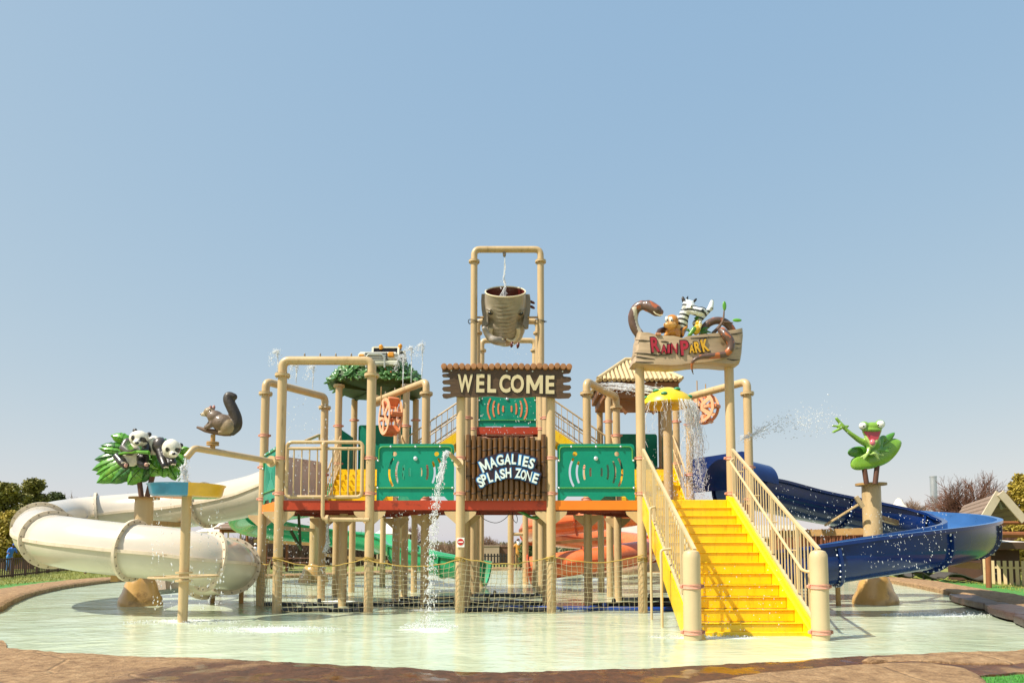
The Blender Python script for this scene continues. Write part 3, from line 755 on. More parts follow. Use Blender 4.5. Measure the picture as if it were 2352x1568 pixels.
fence(gnd(930, 1302, .03), gnd(1214, 1302, .03), 1.02, .23, .12, 'fence_dark', 'dark picket fence beyond the pool in the gap under the deck', rail=(.3, .8))
fence(gnd(2262, 1341, .03), gnd(2420, 1347, .03), .95, .2, .12, 'cream_light', 'pale picket screen under the shelter', rail=(.7,))
mat('wall_beige', '#b09c84', .8, .12, 1); mat('wall_brown', '#6e5040', .8, .15, 1); mat('dark_wall', '#4b3324', .8, .2, 2)
def wall_block(px0, px1, py0, py1, Y, th, m, label, cat='wall', name='garden_wall', cap=True):
    a, b = at(px0, py0, Y), at(px1, py1, Y); t = thing(name, ((a.x + b.x) / 2, Y, .03), label, cat)
    w = MB(); w.box(((a.x + b.x) / 2, Y + th / 2, a.z / 2 + .015), (b.x - a.x, th, a.z - .03), bev=.02); w.build('wall', m, t)
    if cap:
        c = MB(); c.box(((a.x + b.x) / 2, Y + th / 2, a.z + .035), (b.x - a.x + .1, th + .1, .07), bev=.02); c.build('coping_cap', m, t)
    return t
wall_block(1108, 1147, 1254, 1290, 58, .3, 'wall_beige', 'pale beige wall end beyond the dark picket fence')
wall_block(1147, 1215, 1256, 1290, 58.4, .3, 'wall_brown', 'brown wall beyond the dark picket fence')
wall_block(-40, 70, 1278, 1300, 46, .4, 'wall_brown', 'low brown wall on the lawn behind the left fence')

# ---- huts, tents, shelter and other far things
mat('tent', '#e9dfd0', .7, .05, 2); mat('hut_tile', '#8a7464', .8, .15, 3); mat('reed', '#7c4a30', .9, .3, 4, stretch=(14, 14, 1.5), spots='#4a2818', spot_scale=3)
mat('grey_roof', '#b5b2a4', .6, .06, 1); mat('timber', '#8a5430', .7, .2, 3, stretch=(5, 5, 1)); mat('timber_beam', '#c9b9a0', .6, .08, 3)
mat('steel', '#c4c8cc', .3, .05, metal=.7); mat('rattan', '#4a443c', .7, .3, 30, bump=.6, bscale=90); mat('slate_dark', '#57422f', .8, .2, 2)
mat('rock', '#b8997e', .85, .18, 2, spots='#7c6450', spot_scale=2.5, bump=.7, bscale=10)
def tent(px, py_peak, py_eave, wpx, Y, label):
    pk, e = at(px, py_peak, Y), at(px, py_eave, Y); W = wpx * mpp(Y) / 2; H = pk.z - e.z
    t = thing('shade_tent', (pk.x, Y, .03), label, 'tent', 'white peaked shade tents')
    mb = MB(); prof = [(W, e.z), (W * .62, e.z + H * .22), (W * .36, e.z + H * .45), (W * .19, e.z + H * .72), (W * .10, e.z + H * .93), (.02, e.z + H)]
    vs, fs = [], []; n = 24
    for (r, z) in prof:
        for k in range(n):
            a = 2 * math.pi * k / n; sag = 1 - .10 * (1 - abs(math.cos(2 * (a - math.pi / 4)))) * (r / W)
            vs.append((pk.x + r * math.cos(a) * sag, Y + r * math.sin(a) * sag, z))
    for i in range(len(prof) - 1):
        for k in range(n): fs.append((i * n + k, i * n + (k + 1) % n, i * n + n + (k + 1) % n, i * n + n + k))
    mb.add(vs, fs); mb.build('canopy', 'tent', t)
    for k in range(4):
        a = math.pi / 4 + k * math.pi / 2; q = Vector((pk.x + W * .9 * math.cos(a), Y + W * .9 * math.sin(a), .03)); p = MB(); p.tube([q, q + Vector((0, 0, e.z))], .05, 8); p.build('pole', 'cream_light', t)
    m_ = MB(); m_.tube([(pk.x, Y, .03), (pk.x, Y, pk.z)], .06, 8); m_.build('mast', 'cream_light', t)
tent(2064, 1143, 1190, 110, 48, 'white peaked tent behind the bend of the blue slide')
tent(505, 1187, 1222, 110, 46, 'white peaked tent behind the lower end of the white slide')
tent(905, 1180, 1226, 96, 44, 'white peaked tent behind the green slide')
def gable_hut(px, py_ridge, py_eave, wpx, Y, label):
    r, e = at(px, py_ridge, Y), at(px, py_eave, Y); W = wpx * mpp(Y) / 2
    t = thing('tiled_hut', (r.x, Y, .03), label, 'hut')
    for s in (-1, 1):
        rows = 5
        for k in range(rows):
            a0, a1 = k / rows, (k + 1.08) / rows
            y0, y1 = Y + s * 2.2 * a0, Y + s * 2.2 * a1; z0, z1 = r.z + (e.z - r.z) * a0, r.z + (e.z - r.z) * a1
            mb = MB(); mb.add([(r.x - W * .6 - W * .4 * a0, y0, z0 + .03), (r.x + W * .6 + W * .4 * a0, y0, z0 + .03), (r.x + W * .6 + W * .4 * a1, y1, z1 + .07), (r.x - W * .6 - W * .4 * a1, y1, z1 + .07),
                       (r.x - W * .6 - W * .4 * a1, y1, z1 - .02), (r.x + W * .6 + W * .4 * a1, y1, z1 - .02)], [(0, 1, 2, 3), (3, 2, 5, 4)]); mb.build('shingle_row', 'hut_tile', t, 0)
    for sx in (-1, 1):
        for sy in (-1, 1):
            p = MB(); q = Vector((r.x + sx * W * .8, Y + sy * 1.8, .03)); p.tube([q, Vector((q.x, q.y, e.z))], .08, 8); p.build('post', 'timber', t)
    b = MB(); b.box((r.x, Y - 1.8, e.z - .1), (W * 1.8, .12, .18)); b.build('beam', 'timber', t)
gable_hut(590, 1187, 1216, 120, 40, 'tiled open hut behind the upper end of the green slide')

# flat roofed building and reed screen behind the right side
def far_building(px0, px1, py_roof, py_eave, Y, label):
    a, b = at(px0, py_eave, Y), at(px1, py_eave, Y); rz = at(px0, py_roof, Y + 3).z
    t = thing('low_building', ((a.x + b.x) / 2, Y, .03), label, 'building')
    w = MB(); w.box(((a.x + b.x) / 2, Y + 3, a.z / 2), (b.x - a.x - .8, 5.4, a.z), bev=.02); w.build('wall', 'wall_beige', t)
    r = MB(); r.add([(a.x, Y - .4, a.z), (b.x, Y - .4, a.z), (b.x, Y + 3, rz), (a.x, Y + 3, rz), (a.x, Y + 6.4, a.z), (b.x, Y + 6.4, a.z), (a.x, Y - .4, a.z - .12), (b.x, Y - .4, a.z - .12)],
          [(0, 1, 2, 3), (3, 2, 5, 4), (6, 7, 1, 0)]); r.build('roof', 'grey_roof', t, 0)
    n = 7
    for k in range(n):
        x = a.x + (b.x - a.x) * (k + .5) / n
        f = MB(); f.box((x, Y + .285, a.z * .55), (1.0, .06, 1.1), bev=.01); fr = f.build('window', 'timber_beam', t)
        p = MB(); p.box((x, Y + .25, a.z * .55), (.82, .03, .92)); p.build('pane', 'glass_dark', fr)
far_building(1424, 1880, 1205, 1232, 47, 'low building with a long grey roof behind the orange slide and stairs')
def reed_screen(px0, px1, py0, py1, Y, label):
    a, b = at(px0, py0, Y), at(px1, py1, Y); t = thing('reed_screen', ((a.x + b.x) / 2, Y, .03), label, 'screen')
    m = MB(); vs, fs = [], []; n = 160
    for i in range(n + 1):
        x = a.x + (b.x - a.x) * i / n; z = a.z + random.gauss(0, .05); y = Y + random.gauss(0, .03)
        vs += [(x, y, .03), (x, y, z), (x, y + .12, z), (x, y + .12, .03)]
    for i in range(n):
        for k in range(3): fs.append((i * 4 + k, i * 4 + k + 1, i * 4 + 5 + k, i * 4 + 4 + k))
    m.add(vs, fs); m.build('reed_panel', 'reed', t, 0)
    for k in range(3):
        z = .4 + (a.z - .6) * k / 2; r = MB(); r.bar((a.x, Y - .04, z), (b.x, Y - .04, z), .04, .05); r.build('batten', 'timber', t)
reed_screen(1770, 2014, 1218, 1282, 31, 'red brown reed screen behind the blue slide')

# open timber shelter at the right edge
S0 = at(2271, 1337, 24.5); S0.z = .03
sh = thing('timber_shelter', S0, 'timber shelter with pale barge boards and tiled roof at right edge', 'shelter')
ap, le = at(2292, 1134, 24.5), at(2256, 1192, 24.5)
half = ap.x - le.x + .15; rgt = Vector((ap.x + half, 24.5, le.z))
back = Vector((3.4, 7.0, 0))                       # the ridge runs back to the right
def roof_slope(side):
    e = le if side < 0 else rgt; rows = 5
    for k in range(rows):
        a0, a1 = k / rows, (k + 1.06) / rows; p0, p1 = ap.lerp(e, a0), ap.lerp(e, a1)
        mb = MB(); u = Vector((0, 0, .03)); l = Vector((0, 0, .09))
        mb.add([p0 + u, p0 + u + back, p1 + back + l, p1 + l, p1, p1 + back, p0 - Vector((0, 0, .03)), p0 + back - Vector((0, 0, .03))], [(0, 1, 2, 3), (3, 2, 5, 4), (6, 7, 5, 4), (0, 3, 4, 6)])
        mb.build('shingle_row', 'hut_tile', sh, 0)
roof_slope(-1); roof_slope(1)
for e in (le, rgt):
    m = MB(); dv = Vector((-.02, -.10 if e is le else -.155, 0)); ee = ap.lerp(e, 1.06); m.bar(ap + dv + Vector((0, 0, .03)), ee + dv, .05, .28); m.build('barge_board', 'timber_beam', sh)
for k, (p, r) in enumerate(((S0, .09), (S0 + back * .9, .09), (Vector((rgt.x + .55, 24.5, .03)), .09), (Vector((rgt.x + .55, 24.5, .03)) + back * .9, .09))):
    m = MB(); m.tube([p, p + Vector((.02, 0, 1.0)), Vector((p.x, p.y, le.z))], r, 12); m.build('post', 'timber', sh)
m = MB(); m.tube([at(2240, 1226, 24.4), at(2420, 1228, 24.4)], .11, 10); m.build('tie_beam', 'timber', sh)
m = MB(); m.tube([at(2254, 1200, 24.45), at(2400, 1200, 24.45)], .06, 8); m.build('tie_beam', 'timber', sh)
m = MB(); m.box(at(2306, 1157, 24.9), (.32, .12, .30), Matrix.Rotation(-.3, 3, 'Y'), .02); m.build('floodlight', 'chrome', sh)
wall_block(2200, 2272, 1240, 1330, 30, .3, 'wall_beige', 'pale side wall of the shed under the shelter', 'shed', 'garden_shed')
b1 = thing('brick_shed', at(2300, 1330, 29), 'dark brown brick shed under the shelter with pale flat roof', 'shed')
a, c = at(2252, 1262, 28.5), at(2345, 1330, 28.5)
m = MB(); m.box(((a.x + c.x) / 2, 29.6, a.z / 2), (c.x - a.x, 2.2, a.z), bev=.01); m.build('wall', 'dark_wall', b1)
m = MB(); m.box(((a.x + c.x) / 2, 29.4, a.z + .17), (c.x - a.x + .5, 2.9, .3), bev=.02); m.build('roof', 'slate_dark', b1)
m = MB(); m.box(((a.x + c.x) / 2, 29.5, a.z + .36), (c.x - a.x + .4, 2.9, .08), Matrix.Rotation(.06, 3, 'X')); m.build('roof_sheet', 'tent', b1)
m = MB(); m.box(at(2268, 1270, 28.4), (.55, .1, .16)); m.build('wall_light', 'timber_beam', b1)
# steel flue
fl = thing('steel_flue', (at(2145, 1200, 40).x, 40, .03), 'tall brushed steel flue behind the blue slide bend', 'flue')
tp = at(2143, 1093, 40)
m = MB(); m.lathe([(.185, .03), (.185, tp.z - .06)], (tp.x, 40, 0), 20); m.build('pipe', 'steel', fl)
m = MB(); m.lathe([(.20, tp.z - .08), (.20, tp.z), (.17, tp.z), (.17, tp.z - .1)], (tp.x, 40, 0), 20); m.build('cap', 'steel', fl)

# wave shaped rattan loungers on the right lawn
def lounger_proto():
    parts = {}
    prof = [(-.95, .42), (-.75, .33), (-.5, .2), (-.25, .16), (0, .24), (.3, .36), (.55, .40), (.8, .36), (1.0, .22)]
    c = catmull([(x, 0, z) for x, z in prof], 5); vs, fs = [], []
    for p in c:
        vs += [(p.x, -.33, p.z), (p.x, .33, p.z), (p.x, .33, p.z - .045), (p.x, -.33, p.z - .045)]
    for i in range(len(c) - 1):
        for k in range(4): fs.append((i * 4 + k, i * 4 + (k + 1) % 4, i * 4 + 4 + (k + 1) % 4, i * 4 + 4 + k))
    b = MB(); b.add(vs, fs); parts['seat_shell'] = premesh(b, 'seat_shell', 'rattan')
    l = MB(); l.tube([(-.9, 0, .4), (-.86, 0, .0)], .022, 6); parts['leg'] = premesh(l, 'leg', 'wire')
    s = MB(); s.tube([(-.7, 0, .02), (-.2, 0, .13), (.4, 0, .03)], .02, 6); parts['runner'] = premesh(s, 'runner', 'wire')
    return parts
LP = lounger_proto()
for i, (px, py, flip, lab) in enumerate(((2028, 1327, 1, 'dark rattan wave lounger farthest left on the right lawn'), (2090, 1331, 1, 'dark rattan wave lounger second from left on the right lawn'),
                                     (2150, 1335, 1, 'dark rattan wave lounger third from left on the right lawn'), (2222, 1338, -1, 'dark rattan lounger with raised back beside the shelter post'))):
    p = gnd(px, py, .03); t = thing('sun_lounger', p, lab, 'lounger', 'loungers on the right lawn'); rz = rad(12) if flip > 0 else rad(172)
    R = Matrix.Rotation(rz, 3, 'Z')
    inst(LP['seat_shell'], 'seat_shell', t, p, (0, 0, rz))
    for s in (-.28, .28):
        inst(LP['leg'], 'leg', t, p + R @ Vector((0, s, 0)), (0, 0, rz)); inst(LP['runner'], 'runner', t, p + R @ Vector((0, s, 0)), (0, 0, rz))
# piled rocks by the right rear rim
def boulder(px, py, Y, rx, rz_, label):
    c = at(px, py, Y); b = MB(); b.ell((0, 0, 0), (rx, rx * .8, rz_), None, 20, 12)
    vs = []
    for v in b.v:
        q = Vector(v); q = q * (1 + .22 * noise.noise(q * 1.6 + Vector((px, 0, 0))) + .08 * noise.noise(q * 5)); q.z = max(q.z, -rz_ * .6); vs.append(tuple(q + c))
    b.v = vs; o = b.build('boulder', 'rock', None, 60, loc=(c.x, c.y, 0)); tag(o, label, 'rock', 'boulders behind the orange slide'); return o
boulder(1478, 1290, 34, 1.2, .75, 'rounded tan boulder right of the orange slide mouth')
boulder(1540, 1278, 37, 1.6, 1.0, 'large tan boulder behind the left stair rail')
boulder(1600, 1290, 36, 1.4, .7, 'tan boulder behind the yellow stairs')
boulder(1436, 1308, 32, .9, .35, 'low flat boulder below the orange slide bend')
boulder(1372, 1316, 30, .7, .28, 'grey block rock at the end of the orange slide')
boulder(1880, 1322, 33, 1.3, .5, 'low tan boulder behind the right bollard')
# far benches on the left lawn
mat('bench_wood', '#6a4a34', .8, .2, 4)
def bench(px, py, label):
    p = gnd(px, py, .03); t = thing('picnic_bench', p, label, 'bench', 'picnic benches on the far lawn')
    m = MB(); m.box(p + Vector((0, 0, .72)), (1.8, .75, .07), bev=.01); m.build('table_top', 'bench_wood', t)
    for s in (-1, 1):
        m = MB(); m.box(p + Vector((0, s * .68, .43)), (1.8, .26, .06), bev=.01); m.build('seat', 'bench_wood', t)
        m = MB(); m.bar(p + Vector((s * .65, -.55, 0)), p + Vector((s * .65, -.15, .69)), .09, .07); m.bar(p + Vector((s * .65, .55, 0)), p + Vector((s * .65, .15, .69)), .09, .07); m.bar(p + Vector((s * .65, -.78, .37)), p + Vector((s * .65, .78, .37)), .06, .08); m.build('leg', 'bench_wood', t)
bench(236, 1316, 'brown picnic bench under the bend of the white slide'); bench(300, 1315, 'brown picnic bench beside the panda column')
bench(640, 1307, 'picnic bench left of the green slide column'); bench(690, 1306, 'picnic bench behind the green slide column'); bench(618, 1302, 'farther picnic bench near the person in white')
# people on the far lawn
def person(base, h, cols, label, pose=0, face=0, stoop=0.0, name='person'):
    t = thing(name, base, label, name); b = Vector(base); s = h / 1.72; R = Matrix.Rotation(face, 3, 'Z')
    def q(x, y, z): 
        y = y - stoop * max(0, z - .95)
        return b + R @ Vector((x * s, y * s, z * s))
    sk, top, leg = cols[0], cols[1], cols[2]
    pr = [('e', q(0, 0, 1.60), (.078 * s, .095 * s, .115 * s), None, sk), ('c', [q(0, .02, 1.42), q(0, 0, 1.52)], [.06 * s, .055 * s], sk),
          ('c', [q(-.14, .02, 1.38), q(.14, .02, 1.38)], [.075 * s, .075 * s], top), ('c', [q(0, .02, 1.36), q(0, .02, 1.15), q(0, 0, .95)], [.15 * s, .14 * s, .14 * s], top)]
    for sx in (-1, 1):
        el = q(sx * .27, -.02 - .1 * pose, 1.10 + .08 * pose); hd = q(sx * .25, -.12 - .25 * pose, .86 + .28 * pose)
        pr += [('c', [q(sx * .18, .02, 1.38), el], [.06 * s, .045 * s], top), ('c', [el, hd], [.042 * s, .03 * s], sk), ('e', hd, (.04 * s, .04 * s, .06 * s), None, sk)]
        pr += [('c', [q(sx * .09, 0, .92), q(sx * .10, -.03, .50)], [.095 * s, .065 * s], leg), ('c', [q(sx * .10, -.03, .50), q(sx * .10, .03, .08)], [.06 * s, .042 * s], leg), ('c', [q(sx * .10, .04, .04), q(sx * .11, -.14, .035)], [.045 * s, .04 * s], '#2a2622')]
    sculpt('body', pr, 'sculpt_matte', t, .02 * s, smooth_it=2)
    m = MB(); m.ell(q(0, .01, 1.64), (.088 * s, .105 * s, .095 * s), R); m.ell(q(0, -.11, 1.655), (.07 * s, .08 * s, .012 * s), R); m.build('cap', cols[3], t)
    for sx in (-1, 1):
        m = MB(); m.ell(q(sx * .03, -.088, 1.61), .013 * s); m.build('eye', 'eye_black', t)
    m = MB(); m.ell(q(0, -.1, 1.585), (.014 * s, .02 * s, .022 * s)); m.build('nose', 'log_end', t)
    return t
mat('cap_white', '#e8e6e2', .8); mat('cap_blue', '#2554a8', .8); mat('cap_brown', '#6b3f2c', .8)
person(gnd(585, 1307, .03), 1.72, ('#7a4a33', '#e6e8ee', '#d7dbe6', 'cap_white'), 'person in white with a white cap beside the white slide', .6, .5)
person(gnd(20, 1312, .03), 1.68, ('#5b3a28', '#2b6fd0', '#3f8fd6', 'cap_blue'), 'person in blue with a blue cap stooping behind the brown fence', .8, 1.2, .55)
st = person(gnd(1190, 1309, .03), 2.0, ('#d7c2a2', '#b9822e', '#8a6a3c', 'cap_brown'), 'painted figure with brown hat and white beard beyond the pool', .9, -.3, name='statue')
m = MB(); b = gnd(1190, 1309, .03); m.ell(b + Vector((.02, -.11, 1.74)), (.10, .07, .17)); m.build('beard', 'cap_white', st)

# ------------------------------------------------------------------ the climbing structure (triangular grid of posts, 2.06 m)
C0, S_ = -.143, 2.06
R0, R1, R2, QA, QB = 15.5, 17.284, 19.068, 20.6, 22.66
PC = 17.56
DZ, MZ, UZ = 2.53, 3.80, 5.12
PR = .105
def gx(k): return C0 + k * S_ / 2               # k in half steps from the middle
fort = thing('play_structure', (C0, 18.5, 0), 'cream post water play fort with red decks and teal panels', 'play structure')
def flange_mesh(r):
    m = MB(); m.lathe([(r * 1.02, -.03), (r * 1.62, -.03), (r * 1.62, .03), (r * 1.02, .03)], (0, 0, 0), 20)
    m.lathe([(r * 1.55, .032), (r * 1.62, .034)], (0, 0, 0), 20)
    for k in range(8):
        a = k * math.pi / 4; m.lathe([(.014, -.06), (.014, .05)], (math.cos(a) * r * 1.36, math.sin(a) * r * 1.36, 0), 6)
    return premesh(m, 'flange', 'cream')
def clamp_mesh(r):
    m = MB(); m.lathe([(r + .003, -.036), (r + .016, -.036), (r + .018, -.026), (r + .008, -.018), (r + .008, .018), (r + .018, .026), (r + .016, .036), (r + .003, .036)], (0, 0, 0), 18)
    for sx in (-1, 1): m.box((sx * (r + .035), 0, 0), (.05, .04, .055), bev=.01)
    return premesh(m, 'clamp', 'clamp')
FL, CLM = flange_mesh(PR), clamp_mesh(PR)
def post(x, y, ztop, name='post', parent=fort, r=PR, clamps=(), flange=None, bracket=0):
    m = MB(); m.lathe([(r, -.3), (r, ztop)], (x, y, 0), 20); o = m.build(name, 'cream', parent)
    for z in clamps: inst(CLM, 'clamp', o, (x, y, z))
    for z in (flange or ()): inst(FL, 'flange', o, (x, y, z))
    if bracket:
        for sx in ((-1, 1) if bracket == 1 else (bracket,)):
            b = MB(); b.prism([(0, .06), (.25, .28), (.27, .35), (0, .35)], .04, Matrix(((sx, 0, 0, x + sx * r * .9), (0, 0, 1, y - .02), (0, 1, 0, DZ - .60), (0, 0, 0, 1)))); b.build('bracket', 'cream', o)
    return o
zc = (at(0, 1052, R0).z, at(0, 1133, R0).z)
def pipe(path, r=.1, name='spray_pipe', parent=fort, m='cream', n=16):
    b = MB(); b.tube(path, r, n); return b.build(name, m, parent)
# front row
zf = at(655, 862, R0).z; zt = at(655, 828, R0).z
for k in (-5, -3): post(gx(k), R0, zf, clamps=zc, flange=(zf,), bracket=1)
pipe(bent([(gx(-5), R0, zf), (gx(-5), R0, zt), (gx(-3), R0, zt), (gx(-3), R0, zf)], .30, 8), .1, 'spray_arch')
for i in range(4):
    x = gx(-5) + .5 + i * .36; n_m = MB(); n_m.lathe([(.02, 0), (.02, .05), (.009, .08)], (x, R0, zt + .095), 8); n_m.build('nozzle', 'bolt', fort)
zs = at(1062, 880, R0).z
for k in (-1, 1): post(gx(k), R0, zs, clamps=zc, bracket=1)
zr = at(1470, 800, R0).z
post(gx(3), R0, zr, clamps=zc, bracket=-1); post(gx(5), R0, zr, clamps=zc)
# second row
zA = at(611, 904, R1).z; zAt = at(625, 876, R1).z
post(gx(-6), R1, zA, clamps=(zc[0], zc[1], at(0, 1000, R1).z), flange=(zA,), bracket=1); post(gx(6), R1, zA, clamps=zc, flange=(zA,), bracket=-1)
post(gx(-2), R1, zA, clamps=zc, flange=(zA,), bracket=1); post(gx(2), R1, zA, clamps=zc, flange=(zA,), bracket=1)
post(gx(-4), R1, DZ - .2, bracket=1)
# third row
zC = at(740, 936, R2).z
post(gx(-5), R2, zC, clamps=zc, flange=(zC,), bracket=1); post(gx(-3), R2, at(900, 935, R2).z, clamps=zc, bracket=1)
post(gx(3), R2, zC, clamps=(zc[0], zc[1], at(1400, 1000, R2).z), flange=(zC,), bracket=1); post(gx(5), R2, zC, clamps=(zc[0], zc[1], at(1590, 975, R2).z), bracket=1)
v = Vector
pipe(bent([(gx(-6), R1, zA), (gx(-6), R1, zAt), (gx(-5), R2, zAt), (gx(-5), R2, zC)], .28, 8), .1, 'spray_arch')
pipe(bent([(gx(2), R1, zA), (gx(2), R1, zAt), (gx(3), R2, zAt), (gx(3), R2, zC)], .28, 8), .1, 'spray_arch')
pipe(bent([(gx(6), R1, zA), (gx(6), R1, zAt), (gx(5), R2, zAt), (gx(5), R2, zC)], .28, 8), .1, 'spray_arch')
e1 = v((gx(-2), R1, zAt)); e2 = v((gx(-2) - 1.72, R1 + 2.2, zAt - .02))
pipe(bent([(gx(-2), R1, zA), e1, e2], .28, 8), .09, 'spray_arch')
m = MB(); d = (e2 - e1).normalized(); s1, u1, _ = frame_of(d); M3 = Matrix((s1, u1, d)).transposed(); m.lathe([(.02, -.03), (.17, -.03), (.17, .03), (.02, .03)], e2, 18, M3); m.build('flange', 'cream', fort)
for i in range(4):
    p = e1.lerp(e2, .2 + .2 * i); n_m = MB(); n_m.lathe([(.018, 0), (.018, .05), (.008, .08)], p + v((0, 0, .085)), 8); n_m.build('nozzle', 'bolt', fort)
# middle tower
zb = at(1083, 601, QA).z; zbt = at(1160, 573, QA).z
for k in (-1, 1):
    post(gx(k), PC, at(0, 900, PC).z, clamps=(at(0, 960, PC).z,), bracket=1)
    post(gx(k), QA, zb, clamps=(at(0, 985, QA).z,), flange=(zb,)); post(gx(k), QB, at(0, 765, QB).z, flange=(at(0, 765, QB).z,)); 
    post(gx(k) * .97, 25.2, at(0, 805, 25.2).z, flange=(at(0, 805, 25.2).z,))
pipe(bent([(gx(-1), QA, zb), (gx(-1), QA, zbt), (gx(1), QA, zbt), (gx(1), QA, zb)], .32, 8), .1, 'bucket_arch')
zq = at(0, 738, QB).z; pipe(bent([(gx(-1), QB, at(0, 765, QB).z), (gx(-1), QB, zq), (gx(1), QB, zq), (gx(1), QB, at(0, 765, QB).z)], .32, 8), .1, 'spray_arch')
zq = at(0, 782, 25.2).z; pipe(bent([(gx(-1) * .97, 25.2, at(0, 805, 25.2).z), (gx(-1) * .97, 25.2, zq), (gx(1) * .97, 25.2, zq), (gx(1) * .97, 25.2, at(0, 805, 25.2).z)], .32, 8), .1, 'spray_arch')
m = MB(); m.lathe([(.05, 0), (.05, -.1), (.035, -.14)], (at(1160, 573, QA).x - .02, QA, zbt - .09), 12); m.build('nozzle', 'bolt', fort)
# rear square bays with roofs
zl = at(785, 884, QA).z; zl2 = at(817, 910, QB).z; zrr = at(1390, 900, QA).z
for k in (-5, -3):
    post(gx(k), QA, zl, clamps=(at(0, 978, QA).z, MZ + .2), flange=(zl - .03,)); post(gx(k), QB, zl, clamps=(at(0, 965, QB).z,), flange=(zl2,))
for k in (3, 5): post(gx(k), QA, zrr, clamps=(at(0, 968, QA).z, MZ + .2)); post(gx(k), QB, zrr, clamps=(MZ + .3,))
# frame on two legs further back, and slide support legs
a, b = gnd(1173, 1340), gnd(1207.5, 1342)
yy = (a.y + b.y) / 2
fr2 = thing('crossbar_stand', (a.x, yy, 0), 'pair of cream legs joined by a crossbar beneath the fort', 'support')
for p in (a, b): post(p.x, yy, DZ + .6, 'leg', fr2, .12)
zcb = at(1190, 1226, yy).z; pipe([(a.x, yy, zcb), (b.x, yy, zcb)], .07, 'crossbar', fr2)
for (px, py, Y) in ((878, 1346, 0), (917, 1342, 0)):
    p = gnd(px, py); post(p.x, p.y, 3.2, 'post', fort, .11)
# ---- decks
def deck(poly, z, th, edges, inset=.06):
    """poly: corner posts; edges: {i: material} for the beams that show"""
    c = sum((v(p) for p in poly), v((0, 0))) / len(poly) if False else v((sum(p[0] for p in poly) / len(poly), sum(p[1] for p in poly) / len(poly), 0))
    q = [v((p[0], p[1], 0)) + (c - v((p[0], p[1], 0))).normalized() * inset for p in poly]
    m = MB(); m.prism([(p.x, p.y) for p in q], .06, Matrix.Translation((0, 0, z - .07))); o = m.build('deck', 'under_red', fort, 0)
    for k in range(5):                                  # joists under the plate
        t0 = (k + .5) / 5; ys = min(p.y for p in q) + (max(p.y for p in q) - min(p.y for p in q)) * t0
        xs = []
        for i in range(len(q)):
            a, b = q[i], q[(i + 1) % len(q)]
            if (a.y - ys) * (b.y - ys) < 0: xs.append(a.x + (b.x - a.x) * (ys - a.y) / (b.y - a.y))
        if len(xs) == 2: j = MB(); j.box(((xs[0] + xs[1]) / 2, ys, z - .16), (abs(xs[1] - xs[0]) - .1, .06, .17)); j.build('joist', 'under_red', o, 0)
    for i, mm in edges.items():
        a, b = v((poly[i][0], poly[i][1], 0)), v((poly[(i + 1) % len(poly)][0], poly[(i + 1) % len(poly)][1], 0)); dd = (b - a).normalized()
        a, b = a + dd * .10, b - dd * .10; e = MB(); e.bar(a + v((0, 0, z - .11)), b + v((0, 0, z - .11)), .055, .215); e.build('edge_beam', mm, o)
    return o
def hexa(s): return [(gx(s * 5), R0), (gx(s * 3), R0), (gx(s * 2), R1), (gx(s * 3), R2), (gx(s * 5), R2), (gx(s * 6), R1)]
hl = hexa(-1); deck(hl, DZ, .2, {0: 'red_beam', 1: 'red_beam', 2: 'red_beam', 3: 'red_beam', 4: 'red_beam', 5: 'orange_beam'})
hr = hexa(1); deck(hr, DZ, .2, {i: 'red_beam' for i in range(1, 6)})
deck([(gx(-3), R0), (gx(-1), R0), (gx(-2), R1)], DZ, .2, {0: 'red_beam'}); deck([(gx(1), R0), (gx(3), R0), (gx(2), R1)], DZ, .2, {0: 'orange_beam'})
deck([(gx(-1), R0), (gx(1), R0), (gx(1), PC), (gx(-1), PC)], DZ, .2, {0: 'red_beam', 1: 'red_beam', 3: 'red_beam', 2: 'red_beam'})
deck([(gx(-1), R0), (gx(-1), PC), (gx(-2), R1)], DZ - .004, .2, {}); deck([(gx(1), R0), (gx(1), PC), (gx(2), R1)], DZ - .004, .2, {})
deck([(gx(-5), QA), (gx(-3), QA), (gx(-3), QB), (gx(-5), QB)], MZ, .2, {0: 'red_beam', 1: 'red_beam', 3: 'red_beam'})
deck([(gx(3), QA), (gx(5), QA), (gx(5), QB), (gx(3), QB)], MZ, .2, {0: 'red_beam', 1: 'red_beam', 3: 'red_beam'})
deck([(gx(-1), QA), (gx(1), QA), (gx(1), QB), (gx(-1), QB)], UZ, .2, {0: 'red_beam', 1: 'red_beam', 3: 'red_beam', 2: 'red_beam'})
x0, x1 = gx(-1) + .15, gx(1) - .15
for (a, b) in (((x0 + .1, QA, UZ - .3), (x1 - .1, QA, UZ - .62)), ((x0 + .1, QA, UZ - .62), (x1 - .1, QA, UZ - .3)), ((x0 + .1, QA, UZ - .25), (x1 - .1, QA, UZ - .25))):
    pipe([a, b], .014, 'brace_rod', fort, 'clamp', 6)
for sx in (-1, 1): m = MB(); m.prism([(0, 0), (.3, .26), (.3, .32), (0, .32)], .04, Matrix(((-sx, 0, 0, gx(sx) - sx * .1), (0, 0, 1, QA), (0, 1, 0, UZ - .62), (0, 0, 0, 1)))); m.build('bracket', 'cream_light', fort)

